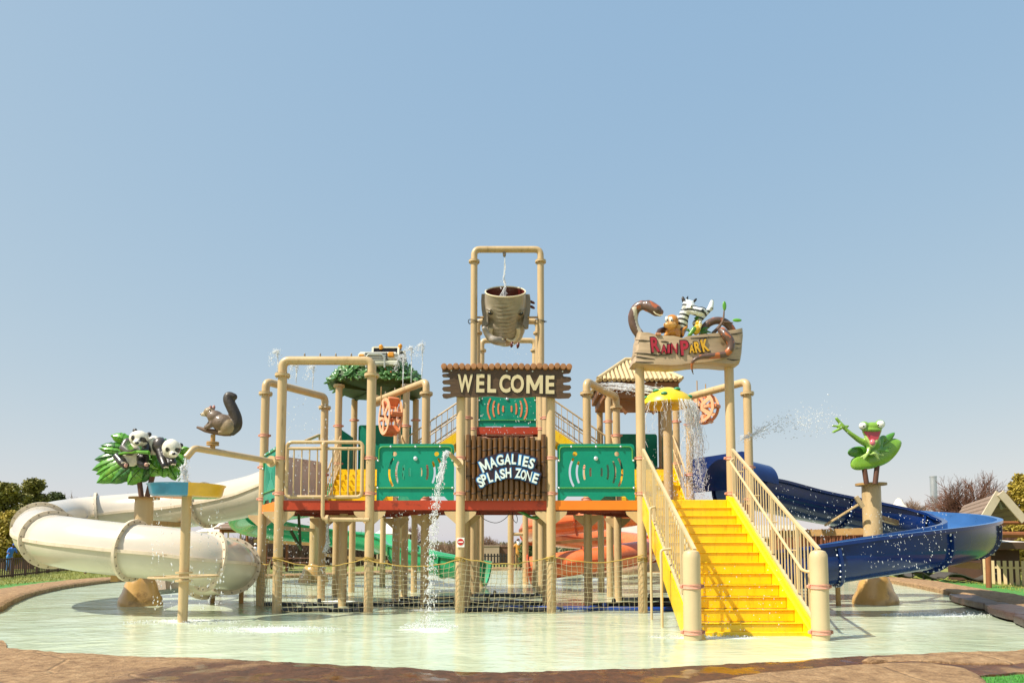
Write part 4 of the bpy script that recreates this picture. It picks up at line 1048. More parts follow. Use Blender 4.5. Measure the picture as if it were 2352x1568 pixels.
# ---- teal guard panels with cut arcs
def arc_slot(r_mid, half, w, cx, cy, side, R=.62):
    """a curved slot bulging outwards"""
    pts = []; n = 8; ang = math.asin(min(.95, half / R)); c = cx + side * (r_mid - R)
    for k in range(n + 1):
        a = -ang + 2 * ang * k / n; pts.append((c + side * (R + w / 2) * math.cos(a), cy + (R + w / 2) * math.sin(a)))
    for k in range(1, 4):
        a = ang; pts.append((c + side * (R + w / 2 - w * k / 4) * math.cos(a), cy + R * math.sin(a) + w * .45 * math.sin(math.pi * k / 4)))
    for k in range(n, -1, -1):
        a = -ang + 2 * ang * k / n; pts.append((c + side * (R - w / 2) * math.cos(a), cy + (R - w / 2) * math.sin(a)))
    for k in range(1, 4):
        a = -ang; pts.append((c + side * (R - w / 2 + w * k / 4) * math.cos(a), cy + R * math.sin(a) - w * .45 * math.sin(math.pi * k / 4)))
    return pts
def guard_panel(a, b, z0, z1, inset=.15, name='guard_panel', holes=True, rails=True, m='teal', th=.03, feet=True, fill=None, outward=None):
    a, b = v((a[0], a[1], 0)), v((b[0], b[1], 0)); d = (b - a).normalized(); w = (b - a).length - 2 * inset; h = z1 - z0
    o = a + d * inset + v((0, 0, z0)); M = facing(o, d)
    r = .08; pts = []
    if feet:
        f = .10
        pts += [(0, 0), (.13, 0), (.22, f), (w * .5 - .19, f), (w * .5 - .08, 0), (w * .5 + .08, 0), (w * .5 + .19, f), (w - .22, f), (w - .13, 0), (w, 0)]
    else: pts += [(0, 0), (w, 0)]
    for k in range(5): t = rad(90 * k / 4); pts.append((w - r + r * math.cos(t), h - r + r * math.sin(t)))
    for k in range(5): t = rad(90 + 90 * k / 4); pts.append((r + r * math.cos(t), h - r + r * math.sin(t)))
    hs = []
    cx, cy = w / 2, h * .5
    arcs = ((.60, .31), (.44, .235), (.28, .155), (.13, .08))
    if holes:
        for (rm, hf) in arcs:
            for sd in (-1, 1): hs.append(arc_slot(rm, hf, .05, cx, cy, sd))
        for sd in (-1, 1): hs.append([(cx + sd * .48 + .055 * math.cos(t * .5236), cy + .42 + .055 * math.sin(t * .5236)) for t in range(12)])
    me = holed_sheet(pts, hs if not fill else [], th, M, name); me.transform(Matrix.Translation(-wloc(fort)))
    p = link(name, me, m, fort)
    n = d.cross(v((0, 0, 1)))
    if fill and holes:
        for (rm, hf) in arcs:
            for sd in (-1, 1):
                q = MB(); q.prism(arc_slot(rm, hf, .05, cx, cy, sd), .012, M @ Matrix.Translation((0, 0, th / 2 + .001))); q.build('painted_arc', fill, p)
    if rails:
        off = n * (th / 2 + .02); u = v((0, 0, 1))
        q = lambda x, z: o + d * x + u * z + off
        t = MB(); t.tube(bent([q(.05, h * .70), q(.05, h - .07), q(w - .05, h - .07), q(w - .05, h * .70)], .1, 5), .016, 8); t.build('rail', 'lime_rail', p)
        t = MB(); t.tube([q(-.02, .31 * h * .72), q(w + .02, .31 * h * .72)], .014, 8); t.build('rail', 'lime_rail', p)
        for (x, z) in ((w * .18, h - .07), (w * .5, h - .07), (w * .82, h - .07), (.03, h * .70), (w - .03, h * .70), (.03, .31 * h * .72), (w - .03, .31 * h * .72)):
            t = MB(); t.ell(q(x, z) + n * .014, (.026, .026, .026), None, 8, 6); t.build('bolt', 'bolt_bright', p)
        t = MB(); t.ell(q(w * .5, h * .74) - n * .01, (.05, .03, .05), None, 12, 8); t.build('knob', 'bolt_bright', p)
    return p
z0, z1 = at(0, 1150, R0).z + .005, at(0, 1019, R0).z
guard_panel((gx(-3), R0), (gx(-1), R0), z0, z1); guard_panel((gx(1), R0), (gx(3), R0), z0, z1)
guard_panel((gx(-6), R1), (gx(-5), R0), z0, z1); guard_panel((gx(-1), QA), (gx(1), QA), at(0, 986, QA).z, at(0, 892, QA).z, fill='wheel_red')
guard_panel((gx(-5), QB), (gx(-3), QB), MZ, MZ + 1.75, rails=False, holes=False, feet=False); guard_panel((gx(3), QB), (gx(5), QB), MZ, MZ + 1.45, rails=False, holes=False, feet=False)
guard_panel((gx(2), R1), (gx(3), R2), z0, z1, rails=False); guard_panel((gx(-2), R1), (gx(-3), R2), z0, z1, rails=False)
guard_panel((gx(3), QA), (gx(5), QA), MZ, MZ + 1.25, rails=False, holes=False, feet=False) if False else None
guard_panel((gx(5), QA), (gx(5), QB), MZ, MZ + 1.3, rails=False, holes=False, feet=False); guard_panel((gx(-5), QB), (gx(-5), QA), MZ, MZ + 1.3, rails=False, holes=False, feet=False)
# dark green tub of the slide mouth at the middle deck
# ---- gate rail in the left front bay
gt = thing('safety_gate', (gx(-4), R0 - .02, DZ), 'cream tube railing with bars across the left front bay', 'railing')
gl, gr_ = at(660, 1015, R0 - .03), at(833, 1015, R0 - .03); gzb = at(0, 1141, R0).z
m = MB(); m.tube(bent([(gl.x, R0 - .03, gzb + .2), (gl.x, R0 - .03, gl.z), (gr_.x, R0 - .03, gl.z), (gr_.x, R0 - .03, gzb), (gl.x, R0 - .03, gzb), (gl.x, R0 - .03, gzb + .22)], .13, 6), .042, 12); m.build('frame', 'cream', gt)
zm_ = at(0, 1030, R0).z; m = MB(); m.tube([(gl.x, R0 - .03, zm_), (gr_.x, R0 - .03, zm_)], .036, 10); m.build('mid_rail', 'cream', gt)
bm = MB(); bm.tube([(0, 0, 0), (0, 0, zm_ - gzb)], .017, 8); bmm = premesh(bm, 'bar', 'cream')
for i in range(9): inst(bmm, 'bar', gt, (gl.x + .16 + i * (gr_.x - gl.x - .3) / 8, R0 - .03, gzb))
p0 = at(743, 1018, R0 - .14); p1 = at(741, 1192, R0 - .14)
m = MB(); m.tube(bent([p0 + v((0, .1, 0)), p0, p1, at(848, 1193, R0 - .14)], .1, 6), .045, 12); m.build('drain_pipe', 'cream', gt)
m = MB(); m.lathe([(.03, -.03), (.1, -.03), (.1, .03), (.03, .03)], at(752, 1192, R0 - .14), 16, Matrix.Rotation(rad(90), 3, 'Y')); m.build('flange', 'cream', gt)
# pinkish wall of the white slide entrance, shade put into its tint
A_, C_ = v((gx(-6), R1, 0)), v((gx(-5), R2, 0))
guard_panel((gx(-5), R2), (gx(-6), R1), DZ, DZ + 1.32, .12, 'slide_entry_panel', False, False, 'shaded_white', .05, False)
guard_panel((gx(5), R2), (gx(6), R1), DZ + .45, DZ + 1.4, .12, 'slide_entry_panel', False, False, 'blue_shell', .05, False)
# blue tub wall behind the stairs
m = MB(); a, b = v((gx(5) + .1, R2 - .3, DZ)), v((gx(6) - .1, R1 + .25, DZ))
# ---- upper flights
def flight(name, a, b, z0, z1, wdir, width, n, label):
    """stairs rising from a to b, treads stretching along wdir"""
    a, b, wd = v((a[0], a[1], 0)), v((b[0], b[1], 0)), v((wdir[0], wdir[1], 0)).normalized()
    t = thing(name, (a.x, a.y, z0), label, 'staircase'); run = (b - a) / n; rise = (z1 - z0) / n
    ang = math.atan2(run.y, run.x)
    for k in range(n):
        c = a + run * (k + .5) + wd * width / 2
        s = MB(); s.box(c + v((0, 0, z0 + rise * (k + .5))), ((run.length) * 1.0, width, rise * .998), ang, .008); s.build('step', 'yellow', t)
    for sd in (0, 1):
        o = wd * (width * sd + (.03 if sd else -.03))
        s = MB(); vs = []; wv_ = wd * .025
        for off in (-1, 1):
            for (p, z) in ((a, z0 - .18), (b, z1 - .18), (b, z1 + .16), (a, z0 + .16)): vs.append(p + o + wv_ * off + v((0, 0, z)))
        s.add(vs, [(0, 1, 2, 3), (7, 6, 5, 4), (0, 4, 5, 1), (1, 5, 6, 2), (2, 6, 7, 3), (3, 7, 4, 0)]); s.build('stringer', 'yellow', t, 0)
        rl = MB()
        for hh, rr in ((1.05, .025), (.62, .018), (.2, .018)): rl.tube([a + o + v((0, 0, z0 + hh)), b + o + v((0, 0, z1 + hh))], rr, 8)
        R_ = rl.build('railing', 'cream', t)
        nb = max(6, int((b - a).length / .17)); bb = MB(); bb.tube([(0, 0, 0), (0, 0, .86)], .011, 6); bbm = premesh(bb, 'baluster', 'cream')
        for i in range(nb + 1): q = a.lerp(b, i / nb) + o; inst(bbm, 'baluster', R_, q + v((0, 0, z0 + (z1 - z0) * i / nb + .19)))
    return t
flight('upper_stairs', (gx(-3) + .05, QA + .15), (gx(-1) - .12, QA + .15), MZ, UZ, (0, 1), 1.3, 7, 'yellow flight rising right to the top deck on its left')
flight('upper_stairs', (gx(3) - .05, QA + .15), (gx(1) + .12, QA + .15), MZ, UZ, (0, 1), 1.3, 7, 'yellow flight rising left to the top deck on its right')
flight('middle_stairs', (gx(-5) + .12, R2 + .05), (gx(-5) + .12, QA - .03), DZ, MZ, (1, 0), 1.8, 7, 'yellow flight behind the gate up to the leaf roofed deck')
flight('middle_stairs', (gx(3) + .12, R2 + .05), (gx(3) + .12, QA - .03), DZ, MZ, (1, 0), 1.8, 7, 'yellow flight behind the mushroom fountain up to the tiled tower')
# bars and hanging toys seen beyond the left deck
m = MB(); m.tube(bent([at(702, 1012, 21.5), at(735, 998, 22), at(735, 1010, 22)], .05), .05, 10); m.build('spray_pipe', 'cream', fort)

# ------------------------------------------------------------------ big yellow stair
YT, RUN, RISE, NS = 15.43, .325, DZ / 13, 13
XL, XR = gx(3), gx(5)
stairs = thing('yellow_staircase', ((XL + XR) / 2, 11.4, 0), 'wide yellow wet staircase with cream rails into the pool', 'staircase')
for k in range(1, NS):
    zt_ = DZ - RISE * k; yf = YT - RUN * k
    m = MB(); m.box(((XL + XR) / 2, yf + RUN / 2 + .02, zt_ - RISE / 2 - .004), (XR - XL - .30, RUN + .04, RISE - .006), bev=.012)
    o = m.build('step', 'yellow', stairs)
    l = MB(); l.box(((XL + XR) / 2, yf + .008, zt_ + .004), (XR - XL - .31, .06, .018), bev=.006); l.build('nosing', 'yellow', o)
m = MB(); m.box(((XL + XR) / 2, YT + .02, DZ - RISE / 2), (XR - XL - .30, .05, RISE + .02), bev=.01); m.build('riser', 'yellow', stairs)
m = MB(); m.box(((XL + XR) / 2, YT - RUN * 12 - .02, -.06), (XR - XL - .26, .10, RISE * 1.3), bev=.01); m.build('riser', 'yellow', stairs)
for sx, X in ((-1, XL + .075), (1, XR - .075)):
    m = MB(); y0, y1 = YT + .02, YT - RUN * 12.8
    prof = [(y0, DZ + .10), (y0, DZ - .42), (y1 + .40, -.25), (y1 - .28, -.25), (y1 - .28, .0), (y1, .10)]
    n = len(prof); vs = [(X - .075, y, z) for y, z in prof] + [(X + .075, y, z) for y, z in prof]
    m.add(vs, [tuple(range(n)), tuple(range(2 * n - 1, n - 1, -1))] + [(i, (i + 1) % n, n + (i + 1) % n, n + i) for i in range(n)]); m.build('stringer', 'yellow', stairs, 0)
YB = 11.0
zr0, zr1 = at(1478, 1032, 15.35).z, at(1577, 1262, YB + .12).z
for sx, X in ((-1, XL + .02), (1, XR - .02)):
    rl = MB(); a, b = v((X, 15.33, zr0)), v((X, YB + .12, zr1)); rl.bar(a, b, .055, .045)
    zb0, zb1 = DZ + .13, .16
    c, d = v((X, 15.33, zb0)), v((X, YB + .2, zb1)); rl.bar(c, d, .05, .04); rl.bar(a, c, .045, .045, (0, 1, 0)); rl.bar(b, v((X, YB + .12, .1)), .045, .045, (0, 1, 0))
    R_ = rl.build('railing', 'cream_light', stairs)
    nb = 30
    for i in range(1, nb):
        t = i / nb; y = 15.33 + (YB + .12 - 15.33) * t; za = zr0 + (zr1 - zr0) * t; zb_ = zb0 + (zb1 - zb0) * t
        bb = MB(); w_ = .045 if i % 8 == 0 else .018; bb.box((X, y, (za + zb_) / 2), (w_, w_, za - zb_ - .03)); bb.build('baluster', 'cream_light', R_, 0)
    hx = X + .13 if sx < 0 else X - .13
    h = MB(); h.tube(bent([v((X, 15.25, zr0 - .22)), v((hx, 15.1, zr0 - .30)), v((hx, YB + .5, zr1 - .33)), v((hx, YB + .3, zr1 - .36)), v((X, YB + .2, zr1 - .36))], .12, 5), .026, 10); h.build('handrail', 'cream_light', stairs)
    for t in (.12, .38, .63, .86):
        y = 15.1 + (YB + .5 - 15.1) * t; z = zr0 - .30 + (zr1 - .33 - zr0 + .30) * t; s = MB(); s.tube([(X, y, z), (hx, y, z)], .016, 6); s.build('rail_bracket', 'cream_light', stairs)
CLB = clamp_mesh(.14)
for X in (at(1591, 1450, YB).x, at(1885, 1450, YB).x):
    zt_ = at(1590, 1263, YB).z; r = .14
    m = MB(); m.lathe([(r, -.3), (r, zt_ - .13), (r * .97, zt_ - .07), (r * .8, zt_ - .02), (r * .45, zt_), (.001, zt_ + .005)], (X, YB, 0), 24)
    o = m.build('bollard', 'cream_light', stairs)
    for z in (.12, at(0, 1346, YB).z): inst(CLB, 'clamp', o, (X, YB, z))
for (pb, pt) in (((1497, 1422), (1485, 1166)), ((1521, 1440), (1517, 1262))):
    g = gnd(*pb); zt_ = at(pt[0], pt[1], g.y).z
    m = MB(); m.tube(bent([(g.x, g.y, -.2), (g.x, g.y, zt_), (XL, g.y, zt_ + .02)], .07, 5), .026, 10); m.build('stay_tube', 'cream_light', stairs)
# small side table-like brackets that stand in the water beside the stair and beside the white slide
def water_trestle(px, py, w, label, h):
    g = gnd(px, py); t = thing('support_trestle', g, label, 'trestle', 'low steel trestles under the slides')
    m = MB(); m.box(g + v((0, 0, h)), (w, .14, .09), bev=.01); m.build('beam', 'rust_beam', t)
    for s in (-1, 1): m = MB(); m.tube([g + v((s * w * .36, 0, -.3)), g + v((s * w * .36, 0, h - .05))], .06, 10); m.build('leg', 'rust_beam', t)
water_trestle(521, 1384, 1.05, 'tan steel trestle under the last bend of the white slide', .38)
water_trestle(1893, 1390, 1.0, 'tan steel trestle right of the stair bollard under the blue slide', .58)

# ------------------------------------------------------------------ slides
def frames(path):
    P = [v(p) for p in path]; out = []
    for i in range(len(P)):
        t = (P[min(i + 1, len(P) - 1)] - P[max(i - 1, 0)]).normalized(); s = t.cross(v((0, 0, 1))).normalized(); u = s.cross(t).normalized(); out.append((P[i], t, s, u))
    return out
def sweep(fr, prof, i0, i1, closed=True, inner=None):
    """prof: list of (side, up); returns MB"""
    m = MB(); n = len(prof); vs, fs = [], []
    for i in range(i0, i1 + 1):
        p, t, s, u = fr[i]
        for (a, b) in prof: vs.append(p + s * a + u * b)
    for i in range(i1 - i0):
        for k in range(n if closed else n - 1): fs.append((i * n + k, i * n + (k + 1) % n, (i + 1) * n + (k + 1) % n, (i + 1) * n + k))
    if closed: fs.append(tuple(range(n))); fs.append(tuple(range((i1 - i0) * n + n - 1, (i1 - i0) * n - 1, -1)))
    m.add(vs, fs)
    if inner is not None:
        q = 0
        for i in range(i1 - i0):
            for k in range(n): m.mi[q] = 1 if inner[0] <= k <= inner[1] else 0; q += 1
    return m
def half_ring(R, th, a0, a1, n=14):
    o = [((R) * math.cos(rad(a0 + (a1 - a0) * k / n)), (R) * math.sin(rad(a0 + (a1 - a0) * k / n))) for k in range(n + 1)]
    i_ = [((R - th) * math.cos(rad(a0 + (a1 - a0) * k / n)), (R - th) * math.sin(rad(a0 + (a1 - a0) * k / n))) for k in range(n, -1, -1)]
    return o + i_
BOLT = MB(); BOLT.ell((0, 0, 0), .019, None, 7, 5); BOLTM = premesh(BOLT, 'bolt', 'bolt'); BOLT2 = MB(); BOLT2.ell((0, 0, 0), .02, None, 7, 5); BOLTB = premesh(BOLT2, 'bolt', 'bolt_bright')
def tube_slide(name, ctrl, R, cuts, top_m, low_m, fl_m, label, per=10, lip=.035):
    path = catmull(ctrl, per); fr = frames(path); t = thing(name, (path[0].x, path[0].y, 0), label, 'slide')
    idx = [int(c * (len(path) - 1)) for c in cuts]
    up, lo = half_ring(R, .03, 2, 178), half_ring(R, .03, 182, 358)
    for a, b in zip(idx[:-1], idx[1:]):
        sweep(fr, up, a, b).build('upper_shell', top_m, t, 40); sweep(fr, lo, a, b).build('lower_shell', low_m, t, 40)
        for sd in (-1, 1):
            sweep(fr, [(sd * (R - .01), -.035), (sd * (R + lip), -.035), (sd * (R + lip), .035), (sd * (R - .01), .035)], a, b).build('seam_flange', fl_m, t, 30)
    for j in idx:
        p, tg, s, u = fr[j]; M3 = Matrix((s, u, tg)).transposed()
        m = MB(); m.lathe([(R - .01, -.03), (R + .10, -.03), (R + .10, .03), (R - .01, .03)], p, 36, M3); f = m.build('ring_flange', fl_m, t)
        for k in range(20):
            a = 2 * math.pi * k / 20 + .1
            inst(BOLTM, 'bolt', f, p + (s * math.cos(a) + u * math.sin(a)) * (R + .055) - tg * .03); inst(BOLTM, 'bolt', f, p + (s * math.cos(a) + u * math.sin(a)) * (R + .055) + tg * .03)
    return t, fr
# white tube: leaves the left deck, swings round the panda column and back towards the fort
wc = [v((-6.05, 18.25, 3.18)), at(570, 1140, 19.2), at(430, 1166, 19.9), at(290, 1178, 20.1), at(170, 1190, 19.5), at(102, 1208, 18.0), at(98, 1230, 16.4), at(160, 1246, 15.2), at(270, 1260, 14.85), at(390, 1272, 14.8), at(480, 1288, 15.05), at(526, 1297, 15.9), at(520, 1309, 17.1), at(472, 1317, 18.1)]
wslide, wfr = tube_slide('white_tube_slide', wc, .575, (0, .135, .27, .405, .50, .64, .77, .865, 1), 'white_shell', 'white_shell_low', 'flange_white', 'white enclosed tube slide curling round the panda column')
pE, tE, sE, uE = wfr[-1]
m = MB(); fr2_ = frames([pE, pE + v((-.9, .35, -.10)), pE + v((-2.0, .6, -.22))]); sweep(fr2_, [(-.5, .2), (-.46, -.3), (0, -.42), (.46, -.3), (.5, .2), (.47, .2), (.43, -.27), (0, -.38), (-.43, -.27), (-.47, .2)], 0, 2).build('runout', 'white_shell', wslide)
# support arms for it
def column(px, py, w, z_top, name, label, cone, extra=None):
    g = gnd(px, py); r = w / 2; t = thing(name, g, label, 'column')
    m = MB(); m.lathe([(r, -.1), (r, z_top)], g, 28); m.build('shaft', 'cream', t)
    m = MB(); m.lathe([(r * 1.65, z_top - .02), (r * 1.65, z_top + .035), (r * .4, z_top + .035)], g, 28); m.build('cap_plate', 'rust_beam', t)
    vs = []
    if cone:
        c = MB(); n = 36; prof = [(cone, -.25), (cone, .06), (cone * .96, .18), (cone * .80, .34), (cone * .72, .52), (cone * .60, .66), (r * 1.12, .74), (r * 1.02, .80)]
        fs = []
        for (rr, z) in prof:
            for k in range(n):
                a = 2 * math.pi * k / n; q = rr * (1 + .05 * math.cos(4 * a + .5) * (rr / cone)); vs.append(g + v((q * math.cos(a), q * math.sin(a) * .9, z)))
        for i in range(len(prof) - 1):
            for k in range(n): fs.append((i * n + k, i * n + (k + 1) % n, i * n + n + (k + 1) % n, i * n + n + k))
        c.add(vs, fs); c.build('base_cover', 'base_stain', t, 50)
    return t, g
mat('base_stain', '#c39a5c', .3, .12, 1.5, spots='#7c5a30', spot_scale=1.6, spot_lo=.5, spot_hi=.7, coat=.4)
zpc = at(322, 1142, 17.2).z
pcol, pg = column(322, 1389, .44, zpc, 'panda_column', 'thick cream column inside the white slide carrying the panda sign', .54)
zfc = at(1998, 1108, 17.4).z
fcol, fg = column(2011, 1386, .46, zfc, 'frog_column', 'thick cream column inside the blue slide carrying the frog', .55)
def arm(parent, a, b, w=.12, m_='rust_beam'):
    m = MB(); m.bar(a, b, w, w * 1.1); m.build('arm', m_, parent)
arm(pcol, v((pg.x, pg.y, at(0, 1306, 16).z)), at(262, 1327, 15.0), .14); arm(pcol, v((pg.x, pg.y, 2.1)), at(420, 1205, 19.7))
arm(fcol, v((fg.x, fg.y, 1.25)), at(2253, 1300, 16.6), .14); arm(fcol, v((fg.x, fg.y, 1.9)), at(1790, 1226, 19.4), .16); arm(fcol, v((fg.x, fg.y, 2.3)), at(2060, 1200, 19.7))
m = MB(); m.bar(at(1895, 1206, 18.8), at(1975, 1156, 17.6), .05, .05); m.build('stay_rod', 'cream', fcol)
m = MB(); m.bar(at(1966, 1140, 17.3), at(1982, 1164, 17.3), .06, .10); m.build('bracket', 'cream', fcol)
# blue open flume, the mirror of the white slide
UP = [(-.66, .55), (-.62, .1)] 
def u_prof(R, hw, th, lip, hi=None):
    hl = hw if hi is None else hi
    o = [(-(R + lip), hl), (-(R + lip), hl - .07), (-R, hl - .07)]
    for k in range(13): a = rad(180 + 180 * k / 12); o.append((R * math.cos(a), R * math.sin(a)))
    o += [(R, hw - .07), (R + lip, hw - .07), (R + lip, hw), (R - th, hw)]
    for k in range(12, -1, -1): a = rad(180 + 180 * k / 12); o.append(((R - th) * math.cos(a), (R - th) * math.sin(a)))
    o.append((-(R - th), hl)); return o
def flume(name, ctrl, R, hw, cuts, m_, label, per=10, bolts=True, hi=None, m_in='blue_inside'):
    path = catmull(ctrl, per); fr = frames(path); t = thing(name, (path[0].x, path[0].y, 0), label, 'slide'); idx = [int(c * (len(path) - 1)) for c in cuts]
    pr = u_prof(R, hw, .035, .09, hi)
    for a, b in zip(idx[:-1], idx[1:]): sweep(fr, pr, a, b, True, (19, 33)).build('flume_section', [m_, m_in], t, 35)
    for j in idx:
        p, tg, s, u = fr[j]; m = MB(); rib = [( (R + .002) * math.cos(rad(180 + 180 * k / 14)), (R + .002) * math.sin(rad(180 + 180 * k / 14))) for k in range(15)]
        rib = [(-(R + .002), hw - .08)] + rib + [(R + .002, hw - .08)]; ro = [(-(R + .075), hw - .08)] + [((R + .075) * math.cos(rad(180 + 180 * k / 14)), (R + .075) * math.sin(rad(180 + 180 * k / 14))) for k in range(15)] + [(R + .075, hw - .08)]
        poly = rib + ro[::-1]; vs = [p + s * a + u * b + tg * q for q in (-.03, .03) for (a, b) in poly]; n = len(poly); k2 = len(rib)
        fs = []
        for q in range(k2 - 1): fs += [(q, q + 1, n - 2 - q, n - 1 - q), (n + n - 1 - q, n + n - 2 - q, n + q + 1, n + q)]
        fs += [(i, (i + 1) % n, n + (i + 1) % n, n + i) for i in range(n)]
        m.add(vs, fs); f = m.build('joint_flange', m_, t, 30)
        if bolts:
            for k in range(1, 15, 1):
                a, b = ro[k + 1] if k + 1 < len(ro) else ro[k]
                for q in (-.045, .045): inst(BOLTB, 'bolt', f, p + s * a * .955 + u * b * .955 + tg * q)
            for sd in (-1, 1):
                for hh in (.08, .2):
                    for q in (-.06, .06): inst(BOLTB, 'bolt', f, p + s * sd * (R + .03) + u * hh + tg * q)
    return t, fr
bc = [v((5.9, 18.3, 3.0)), at(1745, 1128, 19.0), at(1850, 1152, 19.9), at(1980, 1176, 20.3), at(2090, 1194, 20.1), at(2180, 1206, 19.3), at(2228, 1219, 18.0), at(2226, 1230, 16.7), at(2170, 1243, 15.6), at(2080, 1256, 15.0), at(1980, 1270, 14.8), at(1880, 1286, 14.85), at(1800, 1298, 15.1), at(1730, 1310, 15.7)]
bslide, bfr = flume('blue_flume_slide', bc, .56, .30, (0, .2, .36, .53, .66, .83, 1), 'blue_shell', 'blue open flume slide curving round the frog column', hi=.34)
# blue hood at its start
m = MB(); hood = half_ring(.60, .04, 0, 180, 16); hf = frames([v((5.55, 18.05, 3.25)), v((6.4, 18.55, 3.22)), v((6.9, 18.8, 3.15))]); sweep(hf, hood, 0, 2).build('hood', 'blue_shell', bslide, 40)
# green flume further back
gc = [v((-5.5, 23.1, 3.3)), v((-7.6, 24.8, 3.05)), v((-10.0, 26.4, 2.85)), v((-11.3, 28.7, 2.55)), v((-10.6, 31.2, 2.3)), v((-8.4, 32.2, 2.0)), v((-6.2, 31.4, 1.75)), v((-5.0, 29.4, 1.5)), v((-4.4, 27.6, 1.25)), v((-3.3, 26.3, 1.0)), v((-2.0, 25.6, .8)), v((-.9, 25.4, .62))]
gslide, gfr = flume('green_flume_slide', gc, .52, .32, (0, .18, .36, .55, .72, .88, 1), 'green_shell', 'green open flume slide winding behind the left posts', bolts=False, m_in='green_inside')
gcol, gg = column(720, 1336, .40, 3.1, 'green_slide_column', 'cream column with flared base behind the gate posts', .62)
arm(gcol, v((gg.x, gg.y, 2.2)), v((-8.6, 25.6, 2.2))); arm(gcol, v((gg.x, gg.y, 1.6)), v((-10.9, 28.9, 1.75))); arm(gcol, v((gg.x, gg.y, 1.2)), v((-5.4, 29.8, .85)))
# orange tube further back
oc = [v((4.4, 22.9, 3.35)), v((5.6, 25.0, 3.1)), v((5.0, 26.9, 2.85)), v((3.2, 27.7, 2.6)), v((1.3, 28.3, 2.35)), v((.9, 30.4, 2.15)), v((2.5, 32.3, 1.95)), v((4.9, 32.3, 1.75)), v((6.1, 30.4, 1.5)), v((5.3, 28.2, 1.25)), v((3.4, 27.2, 1.0)), v((1.7, 27.1, .75)), v((.7, 27.2, .6))]
oslide, ofr = tube_slide('orange_tube_slide', oc, .50, (0, .14, .28, .42, .56, .70, .86, 1), 'orange_shell', 'orange_shell', 'orange_flange', 'orange tube slide coiled behind the right posts') if mat('orange_flange', '#b54a22', .4) else None
ocol, og = column(1405, 1334, .38, 2.8, 'orange_slide_column', 'cream column inside the coil of the orange slide', None)
arm(ocol, v((og.x, og.y, 1.9)), v((1.2, 29.0, 1.6))); arm(ocol, v((og.x, og.y, 1.2)), v((5.9, 30.0, .9)))

# ------------------------------------------------------------------ cargo net round the post feet
net = thing('safety_net', (C0, R0 - .12, 0), 'knotted rope net tied round the front post feet', 'net')
def net_bay(a, b, zt0, zt1, nx):
    a, b = v((a[0], a[1], 0)), v((b[0], b[1], 0)); d = (b - a).normalized(); n = v((d.y, -d.x, 0)); nz_ = 10; m = MB(); G = []
    for i in range(nx + 1):
        t = i / nx; top = zt0 + (zt1 - zt0) * t - .16 * math.sin(math.pi * t); row = []
        for k in range(nz_ + 1):
            q = k / nz_; x = a.lerp(b, t) + n * (.04 * math.sin(7 * t + 3 * q)) + d * (.03 * fnoise(v((t * 9, q * 9, 0)), 1, a.x) + .12 * (q - .5) * math.sin(2.2 * a.x + 1)); row.append(v((x.x, x.y, .02 + (top - .02) * (1 - q) + .03 * fnoise(v((t * 8, q * 8, 0)), 1, b.x))))
        G.append(row)
    for i in range(nx + 1): m.tube(G[i], .0046, 4)
    for k in range(nz_ + 1): m.tube([G[i][k] for i in range(nx + 1)], .0046, 4)
    for i in range(nx + 1):
        for k in range(nz_ + 1): m.ell(G[i][k], .010, None, 5, 4)
    p = m.build('net_panel', 'rope', net); p['kind'] = 'stuff'
    r = MB(); r.tube([G[i][0] + v((0, 0, .01)) for i in range(nx + 1)], .012, 5); r.build('head_rope', 'rope_yellow', net)
zn = at(0, 1285, R0).z
off = -.13
net_bay((gx(-6) - .1, R1 - .08), (gx(-5) - .1, R0 + off), zn + .05, zn, 11); net_bay((gx(-5), R0 + off), (gx(-3), R0 + off), zn + .02, zn, 18); net_bay((gx(-3), R0 + off), (gx(-1), R0 + off), zn, zn, 18)
net_bay((gx(-1), R0 + off), (gx(1), R0 + off), zn + .04, zn + .08, 18); net_bay((gx(1), R0 + off), (gx(3), R0 + off), zn + .08, zn + .1, 18)
m = MB()
for k in (-5, -3, -1, 1, 3):
    for z in (zn - .02, zn + .02, zn + .05): m.tube([(gx(k) + .118 * math.cos(a * .5236), R0 + .118 * math.sin(a * .5236), z + .01 * math.sin(a)) for a in range(12)], .011, 5, closed=True)
m.build('tie_rope', 'rope_yellow', net)
# ------------------------------------------------------------------ feed pipes lying in the water
def feed(pts, r, m_, label, fit=()):
    P = [v((p[0], p[1], .045)) for p in pts]; t = thing('feed_pipe', (P[0].x, P[0].y, 0), label, 'pipe', 'feed pipes in the shallow water'); m = MB(); m.tube(bent(P, .15, 4), r, 12); m.build('run', m_, t)
    for q in fit:
        c = P[0].lerp(P[-1], q); d = (P[-1] - P[0]).normalized(); f = MB(); f.tube([c - d * .10, c + d * .10], r * 1.22, 12); f.build('coupling', m_, t)
        b = MB(); b.lathe([(.05, 0), (.05, r + .06), (.03, r + .1)], c + d * .25, 8); b.build('valve', m_, t)
feed([(gx(-5), R0 + .12, .09), (gx(-4.4), R0 + .3, .10), (gx(-3), R0 + .22, .08)], .05, 'black_pipe', 'black feed pipe between the two left front posts', (.15, .5, .75))
feed([(gx(-1) + .1, R0 + .2, .09), (gx(0), R0 + .45, .10), (gx(1) - .1, R0 + .2, .09)], .05, 'black_pipe', 'black feed pipe between the two middle front posts', (.25, .6))
feed([(gx(0), R0 + .9, .05), (gx(1), R0 + .7, .07), (gx(3), R0 + .5, .08), (gx(5), R0 + .3, .07)], .05, 'blue_pipe', 'long blue feed pipe running right under the stairs', (.4,))
feed([(gx(-4), R1, .09), (gx(-3), R1 + .3, .11), (gx(-2), R1, .09)], .05, 'black_pipe', 'black feed pipe from the deck centre post to its neighbour', (.2, .7))
